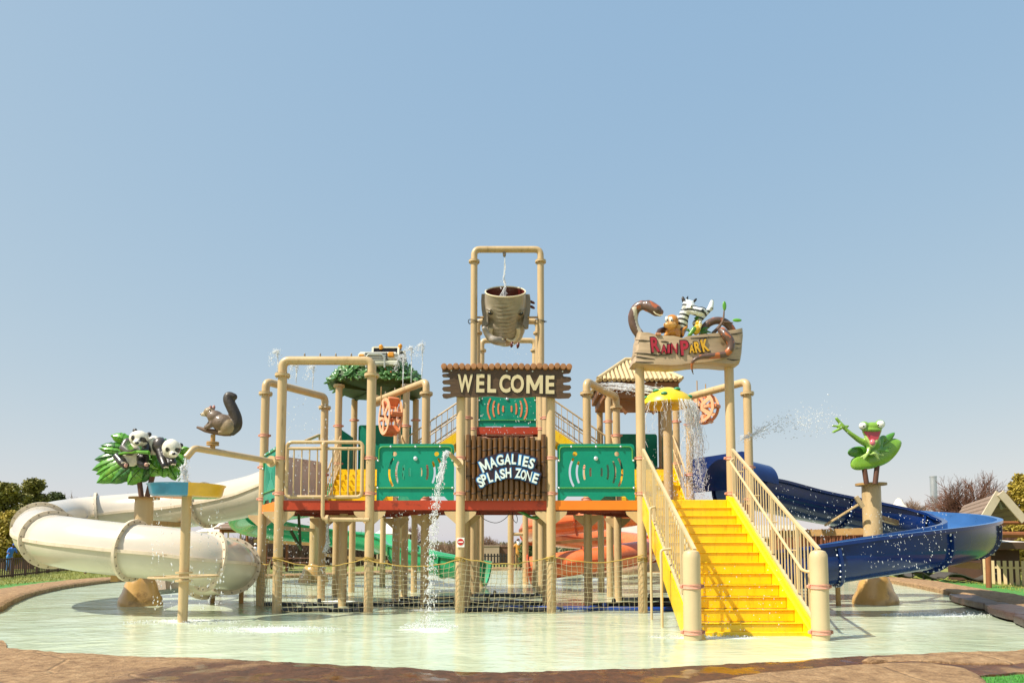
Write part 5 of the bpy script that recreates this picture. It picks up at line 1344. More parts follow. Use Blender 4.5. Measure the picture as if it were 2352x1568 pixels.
feed([(gx(-6), R1, .09), (gx(-5.2), R1 + .2, .10), (gx(-4), R1, .09)], .05, 'black_pipe', 'black feed pipe behind the left corner post', (.6,))
feed([(gx(-2), R1 - .1, .08), (gx(-1), PC, .09)], .05, 'black_pipe', 'short black feed pipe left of the middle bay', (.5,))
feed([(gx(-1), PC + .1, .1), (gx(0), PC + .5, .12), (gx(1), PC + .1, .1)], .05, 'black_pipe', 'black feed pipe in the second row of the middle bay', (.15, .85))
feed([(gx(-1), QA - .2, .1), (gx(0), QA, .12), (gx(1), QA - .2, .1)], .05, 'black_pipe', 'black feed pipe in the third row of the middle bay', (.2, .8))
feed([(gx(2), R1, .09), (gx(3), R1 + .1, .1), (gx(4.5), R1 - .2, .1)], .05, 'black_pipe', 'black feed pipe right of the middle bay', (.15, .6))
feed([(gx(3), R2, .09), (gx(5), R2 - .1, .1)], .05, 'black_pipe', 'black feed pipe behind the stair foot', (.3,)); feed([(gx(-3), R2, .09), (gx(-3) + 1.6, R2 + .6, .1)], .05, 'black_pipe', 'black feed pipe behind the second left bay', (.3,))
# loose cables and a green hose hanging under the middle deck
def hang(pts, r, m_, name, label, cat):
    m = MB(); m.tube(catmull(pts, 8), r, 6); o = m.build(name, m_, None, loc=pts[0]); tag(o, label, cat)
Yh = R0 + .35
hang([at(1098, 1168, Yh), at(1110, 1190, Yh), at(1140, 1200, Yh), at(1165, 1186, Yh), at(1172, 1166, Yh)], .008, 'wire', 'loose_cable', 'black cable looping left under the middle deck', 'cable')
hang([at(1178, 1170, Yh), at(1177, 1188, Yh), at(1186, 1200, Yh), at(1188, 1188, Yh), at(1180, 1172, Yh)], .008, 'wire', 'loose_cable', 'small black cable loop hanging under the middle deck', 'cable')
hang([at(1195, 1170, Yh), at(1210, 1186, Yh), at(1232, 1192, Yh), at(1246, 1184, Yh)], .008, 'wire', 'loose_cable', 'black cable drooping below the green hose', 'cable')
hang([at(1190, 1172, Yh - .02), at(1206, 1180, Yh - .05), at(1222, 1188, Yh - .1), at(1240, 1186, Yh - .1), at(1256, 1178, Yh - .1)], .04, 'hose', 'garden_hose', 'thick green hose slung under the middle deck', 'hose')
# hanging tipping trough under the left deck
tr = thing('tipping_trough', at(670, 1180, 16.4), 'dark green pivoting trough hanging under the left deck', 'trough')
m = MB(); m.bar(at(686, 1180, 16.4), at(690, 1255, 16.4), .06, .05); m.build('strut', 'hill_under', tr)
m = MB(); m.bar(at(668, 1218, 16.4), at(692, 1262, 16.4), .07, .06); m.build('trough_arm', 'hill_under', tr)

# ------------------------------------------------------------------ signs and sculptures (zoomed photo crops -> places in the scene)
def crop(ox, oy, k, Y):
    def f(zx, zy, d=0.0): return at((ox + zx / k) / 1.63265, (oy + zy / k) / 1.63265, Y + d)
    f.m = Y / FPX / k / 1.63265                    # metres per crop pixel
    return f
def fit_letter(ch, c, w, h, rot, parent, m_, bold, depth, name='letter', skew=0.0):
    bold = min(bold, .004) if ch in 'MN' else bold
    me = letter_mesh(ch, bold, depth); co = np.array([q.co[:] for q in me.vertices]); lo, hi = co.min(0), co.max(0); mid = (lo + hi) / 2
    M = facing(c) @ Matrix.Rotation(rot, 4, 'Z') @ Matrix(((w / (hi[0] - lo[0]), skew * w / (hi[1] - lo[1]), 0, 0), (0, h / (hi[1] - lo[1]), 0, 0), (0, 0, 1, 0), (0, 0, 0, 1))) @ Matrix.Translation((-mid[0], -mid[1], 0))
    return put_letter(ch, M, parent, m_, bold, depth, name)
# ---- WELCOME board
W = crop(1600, 880, 2.5286, R0 - .17); WY = R0 - .17
ws = thing('welcome_sign', W(755, 1400), 'dark wooden sign lettered WELCOME above the bamboo wall', 'sign')
out = [(150, 1285), (250, 1278), (350, 1285), (430, 1272), (520, 1268), (620, 1280), (700, 1270), (780, 1280), (860, 1278), (950, 1268), (1040, 1272), (1130, 1280), (1220, 1272), (1290, 1280), (1362, 1274),
       (1366, 1300), (1352, 1312), (1298, 1318), (1288, 1330), (1300, 1345), (1362, 1352), (1372, 1375), (1355, 1392), (1300, 1400), (1290, 1412), (1300, 1425), (1360, 1430), (1370, 1450), (1352, 1470), (1300, 1478), (1286, 1490), (1298, 1500), (1362, 1502), (1371, 1525), (1350, 1548),
       (1250, 1552), (1150, 1540), (1040, 1532), (930, 1540), (840, 1548), (730, 1542), (620, 1530), (500, 1536), (380, 1540), (270, 1534), (190, 1552), (158, 1545), (148, 1522), (160, 1508), (222, 1508), (232, 1496), (222, 1488), (160, 1482), (147, 1462), (160, 1444), (218, 1440), (230, 1430), (220, 1420), (160, 1416), (148, 1398), (160, 1382), (212, 1376), (224, 1364), (214, 1352), (158, 1350), (146, 1335), (158, 1322), (206, 1318), (216, 1310), (200, 1304), (148, 1304)]
P3 = [W(a, b) for a, b in out]; o0 = W(755, 1400); M = facing(o0)
m = MB(); m.prism([(p.x - o0.x, p.z - o0.z) for p in P3], .07, M @ Matrix.Translation((0, 0, -.035))); m.build('board', 'sign_wood', ws, 25)
for i in range(22):
    x = 168 + i * 56.2; c = W(x, 1256 + 4 * math.sin(i * 1.9)); r = 29 * W.m
    m = MB(); m.lathe([(r, -.14), (r, .10), (r * .9, .115), (.001, .118)], c, 14, Matrix(((1, 0, 0), (0, 0, -1), (0, 1, 0)))); m.build('log_end', 'log_end', ws)
for x, y in ((233, 1284), (512, 1282), (760, 1290), (1004, 1292), (1289, 1294)):
    m = MB(); m.ell(W(x, y, -.045), (.02, .014, .02), None, 8, 6); m.build('screw', 'bolt_bright', ws)
for ch, x, w_, y in (('W', 366, 146, 1409), ('E', 510, 78, 1408), ('L', 618, 84, 1410), ('C', 742, 106, 1411), ('O', 860, 126, 1412), ('M', 1024, 158, 1418), ('E', 1170, 84, 1421)):
    hgt = 178
    fit_letter(ch, W(x, y, -.038), (w_ + 14) * W.m, (hgt + 16) * W.m, -.012, ws, 'black_line', .03, .006, 'letter_outline')
    fit_letter(ch, W(x, y, -.050), w_ * W.m, hgt * W.m, -.012, ws, 'letter_cream', .03, .012)
# ---- bamboo wall with the name board
Bm = crop(1740, 1630, 5.806, R0 - .06)
bw = thing('bamboo_wall', Bm(910, 1440), 'brown bamboo cane wall below the WELCOME sign', 'wall panel')
tops = [5, 25, 50, 75, 80, 80, 75, 45, 65, 65, 80, 50, 65, 135, 0]
for i in range(15):
    xa = 96 + i * 117; c0_, c1_ = Bm(xa, 1432), Bm(xa, tops[i]); r = 56 * Bm.m
    m = MB(); m.lathe([(r, c0_.z), (r, c1_.z), (r * .82, c1_.z + .012), (r * .8, c1_.z - .05), (.001, c1_.z - .05)], (c0_.x, R0 - .06, 0), 14); o = m.build('bamboo_cane', 'bamboo', bw)
    for q in range(4):
        z = c1_.z - (250 + 330 * q + 40 * math.sin(i * 2.3)) * Bm.m
        if z > c0_.z + .05: k = MB(); k.lathe([(r * 1.0, z - .02), (r * 1.09, z - .008), (r * 1.09, z + .008), (r * 1.0, z + .02)], (c0_.x, R0 - .06, 0), 14); k.build('cane_node', 'bamboo_node', o)
m = MB(); a, b = Bm(40, 60, .05), Bm(1790, 1435, .05); m.box(((a.x + b.x) / 2, R0 + .01, (a.z + b.z) / 2), (b.x - a.x, .03, a.z - b.z - .1)); m.build('backing', 'bamboo_node', bw)
nb_ = thing('name_board', Bm(950, 780, -.1), 'dark arched board lettered MAGALIES SPLASH ZONE on the bamboo', 'sign')
out = [(280, 600), (330, 535), (450, 490), (660, 430), (830, 382), (960, 370), (1110, 372), (1400, 430), (1602, 505), (1596, 620), (1545, 715), (1692, 840), (1670, 930), (1630, 1030), (1570, 1102), (1440, 1058), (1200, 985), (980, 958), (760, 990), (560, 1062), (372, 1192), (300, 1110), (240, 1010), (252, 935), (350, 828)]
o0 = Bm(950, 780, -.085); M = facing(o0)
m = MB(); m.prism([(Bm(a, b, -.085).x - o0.x, Bm(a, b, -.085).z - o0.z) for a, b in out], .05, M); m.build('board', 'name_board', nb_, 25)
L1 = (('M', 452, 672, 24, 190, 250), ('A', 628, 598, 17, 150, 225), ('G', 785, 548, 9, 150, 225), ('A', 950, 530, 0, 145, 225), ('L', 1088, 528, -3, 95, 218), ('I', 1215, 546, -6, 50, 218), ('E', 1342, 578, -11, 110, 222), ('S', 1472, 622, -16, 112, 225))
L2 = (('S', 358, 1028, 27, 105, 225), ('P', 442, 962, 22, 105, 225), ('L', 565, 922, 18, 92, 215), ('A', 716, 890, 13, 130, 212), ('S', 842, 846, 8, 108, 212), ('H', 966, 824, 2, 122, 205), ('Z', 1180, 832, -4, 128, 208), ('O', 1292, 864, -9, 108, 212), ('N', 1408, 896, -13, 120, 212), ('E', 1556, 942, -18, 112, 212))
for (ch, x, y, a, w_, h_) in L1 + L2:
    fit_letter(ch, Bm(x, y, -.138), (w_ + 34) * Bm.m, (h_ + 34) * Bm.m, rad(a), nb_, 'letter_blue', .035, .005, 'letter_outline')
    fit_letter(ch, Bm(x, y, -.148), w_ * Bm.m, h_ * Bm.m, rad(a), nb_, 'letter_white', .03, .008)
# ---- no entry sign on the post
ne = thing('no_entry_sign', at(1058, 1245, R0 - .13), 'white square plate with red no entry disc on a post', 'sign')
c = at(1058, 1245, R0 - .118); m = MB(); m.box(c, (.175, .012, .215), bev=.004); m.build('plate', 'sign_white', ne)
m = MB(); m.lathe([(.073, 0), (.073, .006), (.001, .006)], c + v((0, -.007, .01)), 24, Matrix(((1, 0, 0), (0, 0, -1), (0, 1, 0)))); m.build('disc', 'sign_red', ne)
m = MB(); m.box(c + v((0, -.016, .01)), (.108, .006, .03)); m.build('bar', 'sign_white', ne)

# ---- elephant tipping bucket
EY = QA - .05
E = crop(1780, 1050, 6.03, EY)
eb = thing('elephant_bucket', E(690, 830), 'grey elephant head tipping bucket hung in the tall arch', 'bucket')
ET = rad(37); ax = v((0, math.sin(ET), -math.cos(ET))); fn_ = v((0, -math.cos(ET), -math.sin(ET))); rt = v((1, 0, 0))   # down axis, face direction
Ctop = E(695, 262); LEN = 1290 * E.m
WS = [(0, 475, 430), (.08, 482, 430), (.25, 498, 425), (.42, 492, 415), (.58, 482, 405), (.72, 458, 385), (.84, 405, 335), (.92, 335, 265), (.97, 240, 180), (1, 70, 55)]
def interp(s, k):
    for a, b in zip(WS[:-1], WS[1:]):
        if s <= b[0]: t = (s - a[0]) / (b[0] - a[0]); return (a[k] + (b[k] - a[k]) * t) * E.m
    return WS[-1][k] * E.m
def head(nu, nv, s0, s1, k_in, detail):
    vs, fs, cs = [], [], []
    for j in range(nv + 1):
        s = s0 + (s1 - s0) * j / nv
        for i in range(nu):
            th = 2 * math.pi * i / nu - math.pi              # 0 = face front
            w_, d_ = interp(s, 1) * k_in, interp(s, 2) * k_in; r = 1.0; col = .5
            if detail:
                g = lambda c, wd: math.exp(-(((th - c) / wd) ** 2)); gs = lambda c, wd: math.exp(-(((s - c) / wd) ** 2))
                tk = min(1, max(0, (s - .02) / .35)); r += .20 * tk * g(0, .40)                # trunk
                for sd in (-1, 1): r += .11 * g(sd * .80, .24) * gs(.30, .09) - .13 * g(sd * .78, .17) * gs(.47, .06) + .07 * g(sd * .95, .35) * gs(.66, .12)
                wr = math.sin(s * 95 + 2.2 * math.sin(th * 3) + 3 * noise.noise(v((th * 3, s * 9, 1)))); fr_ = g(0, .38) * min(1, s * 5)
                r += .012 * wr * fr_
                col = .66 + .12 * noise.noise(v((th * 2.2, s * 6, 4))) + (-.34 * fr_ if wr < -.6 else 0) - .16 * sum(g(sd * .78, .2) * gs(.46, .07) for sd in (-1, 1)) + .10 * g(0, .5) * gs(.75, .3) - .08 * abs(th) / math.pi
            p = Ctop + ax * (LEN * s) + rt * (math.sin(th) * w_ * r) + fn_ * (math.cos(th) * d_ * r)
            vs.append(p); cs.append(col)
    for j in range(nv):
        for i in range(nu): fs.append((j * nu + i, j * nu + (i + 1) % nu, (j + 1) * nu + (i + 1) % nu, (j + 1) * nu + i))
    return vs, fs, cs
vs, fs, cs = head(110, 90, 0, 1, 1, True); base = wloc(eb)
from mathutils.bvhtree import BVHTree
EBV = BVHTree.FromPolygons(vs, fs)
def on_skin(zx, zy, out_=.0):
    p = E(zx, zy); o_ = v((0, 0, HC)); d_ = (p - o_).normalized(); hit = EBV.ray_cast(o_, d_)
    return (hit[0] if hit[0] is not None else p) - d_ * out_
me = bpy.data.meshes.new('head'); me.from_pydata([tuple(p - base) for p in vs], [], fs); fix_normals(me); me.shade_smooth()
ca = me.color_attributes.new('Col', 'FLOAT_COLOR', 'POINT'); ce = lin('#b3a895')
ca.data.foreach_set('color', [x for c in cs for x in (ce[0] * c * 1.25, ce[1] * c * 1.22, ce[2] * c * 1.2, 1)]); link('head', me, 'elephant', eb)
vs, fs, cs = head(48, 20, 0.0, .5, .955, False); m = MB(); m.add(vs, fs); m.add([vs[20 * 48 + i] for i in range(48)], [tuple(range(48))])
m.v = [tuple(Ctop + (v(p) - Ctop) * .999 - ((v(p) - Ctop) - ax * (v(p) - Ctop).dot(ax)) * (.30 * min(1, (v(p) - Ctop).dot(ax) / (LEN * .5)))) for p in m.v]; m.build('lining', 'lining', eb)
m = MB(); m.tube([Ctop + rt * (math.sin(a) * interp(0, 1) * .978) + fn_ * (math.cos(a) * interp(0, 2) * .978) for a in [k * 2 * math.pi / 48 for k in range(48)]], .022, 8, closed=True); m.build('rim', 'tusk', eb)
def on_face(th, s, k=1.0): return Ctop + ax * (LEN * s) + rt * (math.sin(th) * interp(s, 1) * k) + fn_ * (math.cos(th) * interp(s, 2) * k)
for sd, zx, zy in ((-1, 362, 745), (1, 1040, 755)):
    q = on_skin(zx, zy, .0)
    m = MB(); m.ell(q, (.085, .05, .06)); e = m.build('eye', 'eye_black', eb)
    m = MB(); m.ell(q + v((.02, -.045, .015)), .012, None, 8, 6); m.build('glint', 'eye_white', e)
    b0, b1 = on_skin(zx + sd * 90, zy - 95, -.01), on_skin(zx - sd * 75, zy + 5, -.01)
    m = MB(); m.tube([b0, on_skin(zx, zy - 60, .015), b1], [.03, .045, .02], 8); m.build('brow', 'elephant_skin', eb) if mat('elephant_skin', '#857a6a', .4, .2, 6) else None
for sd, pts in ((-1, [(372, 1085), (362, 1190), (400, 1300), (480, 1370), (570, 1375), (645, 1335)]), (1, [(980, 1090), (985, 1190), (950, 1300), (880, 1372), (800, 1375), (728, 1335)])):
    P = catmull([on_skin(a, b, .03 + .025 * i) for i, (a, b) in enumerate(pts)], 5); m = MB(); n = len(P); m.tube(P, [.068 * (1 - .62 * (i / (n - 1)) ** 1.3) for i in range(n)], 12); m.build('tusk', 'tusk', eb)
P = catmull([on_skin(660, 1380, -.18), E(480, 1370, .12), E(350, 1305, .12), E(270, 1200, .08), E(215, 1095, .02)], 6); n = len(P)
sculpt('trunk_tip', [('c', P, [.15 - .07 * i / (n - 1) for i in range(n)], '#a0968a')], 'elephant', eb, .02)
for sd, pts in ((-1, [(270, 270), (150, 275), (140, 450), (150, 620), (180, 800), (150, 1000), (200, 1030), (300, 960), (300, 700), (270, 500)]), (1, [(1120, 280), (1250, 280), (1270, 450), (1262, 620), (1235, 820), (1220, 1030), (1150, 1050), (1090, 960), (1120, 760), (1130, 520)])):
    o0 = E(pts[0][0], pts[0][1], -.02); M = facing(o0); m = MB(); m.prism([(E(a, b, -.02).x - o0.x, E(a, b, -.02).z - o0.z) for a, b in pts], .16, M @ Matrix.Translation((0, 0, -.30))); m.build('ear', 'elephant_skin', eb, 50)
za = E(0, 830).z; pipe([(gx(-1) + .1, QA, za), (E(200, 830).x, QA, za)], .03, 'axle', eb, 'rust_beam', 10); pipe([(E(1200, 830).x, QA, za), (gx(1) - .1, QA, za)], .03, 'axle', eb, 'rust_beam', 10)
for (zx, zy, dx, dz) in ((1300, 500, .05, -.03), (1300, 610, .06, -.05)):
    m = MB(); m.ell(E(zx, zy, .25), (.10, .05, .045), Matrix.Rotation(.5, 3, 'Y')); m.build('tassel', 'lining', eb)
for (zx, zy) in ((840, 1455), (980, 1475)):
    m = MB(); m.ell(E(zx, zy, .1), (.05, .05, .10), Matrix.Rotation(.2, 3, 'Y')); m.build('tassel', 'lining', eb)
for sx in (-1, 1):
    for q in range(2):
        m = MB(); m.tube([(gx(sx) + .18 * math.cos(a * .3927) - sx * .0, QA + .14 * math.sin(a * .3927), za - .12 - .03 * q + .03 * math.sin(a * .8)) for a in range(16)], .008, 5, closed=True); m.build('cable_tie', 'wire', eb)

# ---- leaf island with truck on the left rear deck
H = crop(1240, 1280, 6.533, QA + .4)
hb = v((gx(-4), (QA + QB) / 2, zl + .02)); roof = thing('leaf_roof', hb, 'leafy green roof island on four posts at the left rear', 'roof')
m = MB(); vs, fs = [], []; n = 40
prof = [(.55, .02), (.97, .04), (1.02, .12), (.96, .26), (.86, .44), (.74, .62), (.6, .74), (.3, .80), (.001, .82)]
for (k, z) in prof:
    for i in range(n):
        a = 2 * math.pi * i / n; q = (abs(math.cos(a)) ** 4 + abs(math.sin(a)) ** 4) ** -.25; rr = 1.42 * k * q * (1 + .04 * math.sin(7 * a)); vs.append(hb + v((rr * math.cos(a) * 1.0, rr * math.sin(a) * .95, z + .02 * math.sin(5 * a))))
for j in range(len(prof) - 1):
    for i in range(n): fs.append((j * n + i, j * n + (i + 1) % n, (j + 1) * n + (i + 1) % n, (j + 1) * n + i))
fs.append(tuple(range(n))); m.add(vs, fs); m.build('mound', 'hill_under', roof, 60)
for k in (-5, -3):
    for Yq in (QA, QB): s = MB(); s.bar((gx(k), Yq, zl - .02), hb + v((.3 * (k + 4), 0, .06)), .08, .10); s.build('beam', 'hill_under', roof)
lf = MB(); lf.ell((0, 0, 0), (.125, .062, .036), None, 8, 5); LFM = premesh(lf, 'leaf', 'hill_leaf'); be = MB(); be.ell((0, 0, 0), .028, None, 7, 5); BEM = premesh(be, 'berry', 'wheel_red')
rl_ = random.Random(5); cnt = 0
for i in range(95):
    a = rl_.uniform(math.pi * .96, math.pi * 2.04) if i < 78 else rl_.uniform(0, 6.28); k = rl_.uniform(.66, 1.02); q = (abs(math.cos(a)) ** 4 + abs(math.sin(a)) ** 4) ** -.25
    z = .12 + .62 * max(0, (1.0 - k) / .38) ** .85; c = hb + v((1.42 * k * q * math.cos(a), 1.35 * k * q * math.sin(a), z + .02))
    nrm = v((math.cos(a) * .7, math.sin(a) * .7, .5)).normalized(); s1, u1, _ = frame_of(nrm); a0 = rl_.uniform(0, 6.28)
    for j in range(3):
        if cnt >= 285: break
        b = a0 + j * 2.09 + rl_.uniform(-.3, .3); d = s1 * math.cos(b) + u1 * math.sin(b); dd = (d + nrm * .55).normalized(); yv = nrm.cross(dd).normalized(); xv = dd; zv = xv.cross(yv)
        inst(LFM, 'leaf', roof, c + d * .10 + nrm * .05, Matrix((xv, yv, zv)).transposed().to_euler()); cnt += 1
    if i % 9 == 0: inst(BEM, 'berry', roof, c + nrm * .05)
fl_ = MB()
for i in range(700):
    a = rl_.uniform(math.pi * .93, math.pi * 2.07) if i < 560 else rl_.uniform(0, 6.28); k = rl_.uniform(.62, 1.03); q = (abs(math.cos(a)) ** 4 + abs(math.sin(a)) ** 4) ** -.25
    z = .10 + .62 * max(0, (1.0 - k) / .38) ** .85; c = hb + v((1.42 * k * q * math.cos(a), 1.35 * k * q * math.sin(a), z)); R3 = Euler((rl_.uniform(-.9, .9), rl_.uniform(-.9, .9), rl_.uniform(0, 6.28))).to_matrix(); fl_.ell(c, (.10, .05, .03), R3, 7, 5)
fo_ = fl_.build('leaf_filler', 'hill_leaf', roof, 60); fo_['kind'] = 'stuff'
tk = thing('model_truck', hb + v((0, 0, .5)), 'white off road truck model on the leafy roof', 'truck model')
TY = QA - .25
T = crop(1240, 1280, 6.533, TY)
def tbox(name, x0, y0, x1, y1, d0, d1, m_, bev=.03, parent=tk):
    a, b = T(x0, y0), T(x1, y1); q = MB(); q.box(((a.x + b.x) / 2, TY + (d0 + d1) / 2, (a.z + b.z) / 2), (abs(b.x - a.x), d1 - d0, abs(a.z - b.z)), bev=bev); return q.build(name, m_, parent)
bd = tbox('body', 660, 240, 1640, 470, 0, 1.5, 'truck_body', .07)
tbox('bumper', 680, 470, 1650, 600, -.05, .5, 'moss_white', .04)
cab = MB(); z0_, z1_ = T(0, 245, .3).z, T(0, 152, .75).z; xa, xb = T(1000, 0).x, T(1640, 0).x
cb = [(T(1020, 200, .62).x, TY + .62), (T(1640, 200, .62).x, TY + .62), (T(1850, 200, 1.7).x, TY + 1.7), (T(1180, 200, 1.7).x, TY + 1.7)]; ct_ = [(T(1035, 150, .75).x, TY + .75), (T(1680, 150, .75).x, TY + .75), (T(1830, 150, 1.7).x, TY + 1.7), (T(1190, 150, 1.7).x, TY + 1.7)]
for (x, y, z, w_) in ((1030, 0, 0, 0), (1660, 0, 0, 0)):
    q = MB(); q.bar(v((T(x - 6, 200, .62).x, TY + .62, z0_ - .05)), v((T(x + 4, 150, .75).x, TY + .75, z1_)), .06, .06); q.build('pillar', 'truck_body', tk)
cab.add([(p[0], p[1], z1_ - .01) for p in ct_] + [(p[0], p[1], z1_ + .04) for p in ct_], [(0, 1, 2, 3), (4, 5, 6, 7), (0, 1, 5, 4), (1, 2, 6, 5), (2, 3, 7, 6), (3, 0, 4, 7)]); cab.build('roof', 'truck_body', tk, 0)
q = MB(); q.add([(cb[0][0], cb[0][1] + .05, z0_ - .05), (cb[1][0], cb[1][1] + .05, z0_ - .05), (ct_[1][0], ct_[1][1] + .03, z1_ - .012), (ct_[0][0], ct_[0][1] + .03, z1_ - .012)], [(0, 1, 2, 3)]); q.build('windscreen', 'glass_dark', tk, 0)
q = MB(); q.add([(cb[1][0] + .02, TY + .7, z0_ - .1), (cb[2][0], TY + 1.7, z0_ - .2), (ct_[2][0], TY + 1.7, z1_), (ct_[1][0] + .02, TY + .8, z1_)], [(0, 1, 2, 3)]); q.build('side_window', 'glass_dark', tk, 0)
q = MB(); q.bar(v((cb[2][0], TY + 1.2, T(0, 470).z)), v((ct_[2][0] - .06, TY + 1.25, z1_)), .08, .30); q.build('pillar', 'truck_body', tk)
for i in range(4): tbox('grille_slat', 850, 285 + i * 52, 1370, 312 + i * 52, -.05, -.01, 'chrome', .006)
tbox('grille', 840, 270, 1385, 460, -.02, .04, 'glass_dark', .01)
tbox('headlight', 1405, 265, 1560, 385, -.06, .02, 'amber', .03); tbox('headlight', 690, 320, 830, 375, -.06, .02, 'amber', .03)
q = MB(); q.tube(bent([T(870, 640, -.16), T(880, 370, -.16), T(930, 315, -.16), T(1230, 310, -.16), T(1320, 380, -.16), T(1322, 640, -.16)], .08, 4), .028, 10); q.build('bull_bar', 'chrome', tk)
for (x, y) in ((1232, 125), (1705, 112)): q = MB(); q.ell(T(x, y, .75), .07, None, 14, 10); q.lathe([(.05, -.09), (.05, 0)], T(x, y, .75), 12); q.build('roof_lamp', 'amber', tk)
# ---- tiled tower roof on the right rear deck
tw = thing('tile_roof', ((gx(3) + gx(5)) / 2, (QA + QB) / 2, zrr), 'cream tiled hip roof on the right rear tower', 'roof')
apx = at(1437, 829, (QA + QB) / 2); apx2 = apx + v((.45, 0, 0)); ez = at(1380, 872, QA - .25).z
cn = v((apx.x + .22, (QA + QB) / 2, 0)); hw_ = 1.28
cor = [v((cn.x - hw_, cn.y - hw_, ez)), v((cn.x + hw_, cn.y - hw_, ez)), v((cn.x + hw_, cn.y + hw_, ez)), v((cn.x - hw_, cn.y + hw_, ez))]
rid = [apx, apx2, apx2, apx]; apx.y = apx2.y = cn.y
for f in range(4):
    a, b = cor[f], cor[(f + 1) % 4]; ra, rb = rid[f], rid[(f + 1) % 4]; nt = 18; nn = (b - a).cross(ra - a).normalized()
    if nn.z < 0: nn = -nn
    sb = MB(); sb.add([a - nn * .03, b - nn * .03, rb - nn * .03, ra - nn * .03], [(0, 1, 2, 3)]); sb.build('sheathing', 'roof_side', tw, 0)
    for i in range(nt):
        t = (i + .5) / nt; e = a.lerp(b, t); w_ = (b - a).length / nt
        # straight up the slope until the hip
        dirv = (ra.lerp(rb, .5) - a.lerp(b, .5)); tt = 1.0
        xfrac = abs(t - .5) * 2; rf = ((rb - ra).length) / ((b - a).length); tt = 1 if xfrac <= rf else (1 - xfrac) / (1 - rf)
        up_ = dirv * max(tt, .06); m = MB(); m.tube([e, e + up_], [w_ * .44, w_ * .42], 8); m.build('tile_row', 'tile', tw)
for k in range(4): m = MB(); m.tube([cor[k] + v((0, 0, .05)), rid[k] + v((0, 0, .06))], .06, 8); m.build('hip_tile', 'tile', tw)
m = MB(); m.tube([apx + v((0, 0, .06)), apx2 + v((0, 0, .06))], .06, 8); m.build('ridge_tile', 'tile', tw)
m = MB(); m.box((cn.x, cn.y, ez - .17), (hw_ * 1.86, hw_ * 1.86, .26), bev=.02); m.build('eaves_box', 'roof_side', tw)
m = MB(); m.box((cn.x, cn.y, ez - .42), (hw_ * 1.7, hw_ * 1.7, .24), bev=.02); m.build('thatch_skirt', 'roof_side', tw)
for (dx, dy) in ((-1, 0), (1, 0)): m = MB(); m.bar((cn.x + dx * .8, cn.y - hw_ * .85, ez - .55), (cn.x + dx * .4, cn.y - hw_ * .85, ez - 1.0), .08, .08); m.build('strut', 'roof_side', tw)

# ---- water wheels
def water_wheel(c, r, yaw, label, tilt=0):
    t = thing('water_mill', c, label, 'water wheel', 'orange spoked water wheels'); R = Matrix.Rotation(yaw, 3, 'Z')
    for s in (-.17, .17):
        o = c + R @ v((s, 0, 0)); M = facing(o, R @ v((0, 1, 0)))
        hs = []
        for k in range(5):
            a0, a1 = k * 2 * math.pi / 5 + .16, (k + 1) * 2 * math.pi / 5 - .16
            hs.append([(r * .82 * math.cos(a0 + (a1 - a0) * q / 8), r * .82 * math.sin(a0 + (a1 - a0) * q / 8)) for q in range(9)] + [(r * .28 * math.cos((a0 + a1) / 2 + d), r * .28 * math.sin((a0 + a1) / 2 + d)) for d in (.25, -.25)])
        me = holed_sheet([(r * math.cos(k * math.pi / 20), r * math.sin(k * math.pi / 20)) for k in range(40)], hs, .03, M, 'disc'); me.transform(Matrix.Translation(-c)); link('disc', me, 'wheel_orange', t)
    for k in range(6):
        a = k * math.pi / 3; p = c + R @ v((0, r * .86 * math.cos(a), r * .86 * math.sin(a))); m = MB(); m.box(p, (.30, .24, .10), R @ Matrix.Rotation(a, 3, 'X'), .015); m.build('paddle', 'wheel_red', t)
    m = MB(); m.tube([c + R @ v((-.30, 0, 0)), c + R @ v((.30, 0, 0))], .03, 10); m.build('axle', 'dark_steel', t)
    for s in (-.27, .27): m = MB(); m.tube([c + R @ v((s, 0, 0)), c + R @ v((s, 0, r + .30))], .016, 8); m.build('hanger', 'rust_beam', t)
water_wheel(at(897, 957, 18.3), .50, rad(28), 'orange spoked water wheel hanging left of the WELCOME sign')
water_wheel(at(1612, 937, 19.6), .46, rad(48), 'orange spoked water wheel behind the mushroom fountain')
# ---- mushroom fountain
mx_ = v((gx(4), R1, DZ)); ms = thing('mushroom_fountain', mx_, 'yellow mushroom fountain with green spots at the stair top', 'fountain')
zc_ = at(1538, 932, R1).z; zt_ = at(1538, 891, R1).z; rc = 60 * mpp(R1)
m = MB(); m.lathe([(.115, DZ), (.115, zc_ + .05)], (mx_.x, mx_.y, 0), 20); m.build('stem', 'cream', ms)
m = MB(); m.lathe([(.10, zc_ + .06), (rc * .9, zc_ - .02), (rc, zc_ + .02), (rc * .97, zc_ + .10), (rc * .82, zc_ + .24), (rc * .55, zc_ + .36), (rc * .25, zt_ - .01), (.001, zt_)], (mx_.x, mx_.y, 0), 32); m.build('cap', 'mushroom', ms)
for a, k in ((250, .82), (300, .55), (330, .86), (215, .6), (190, .85)):
    z = zc_ + .05 + (zt_ - zc_) * (1 - k ** 2) * .9; m = MB(); m.ell((mx_.x + rc * k * math.cos(rad(a)), mx_.y + rc * k * math.sin(rad(a)), z + .02), (.09, .09, .05), None, 12, 8); m.build('spot', 'mushroom_spot', ms)

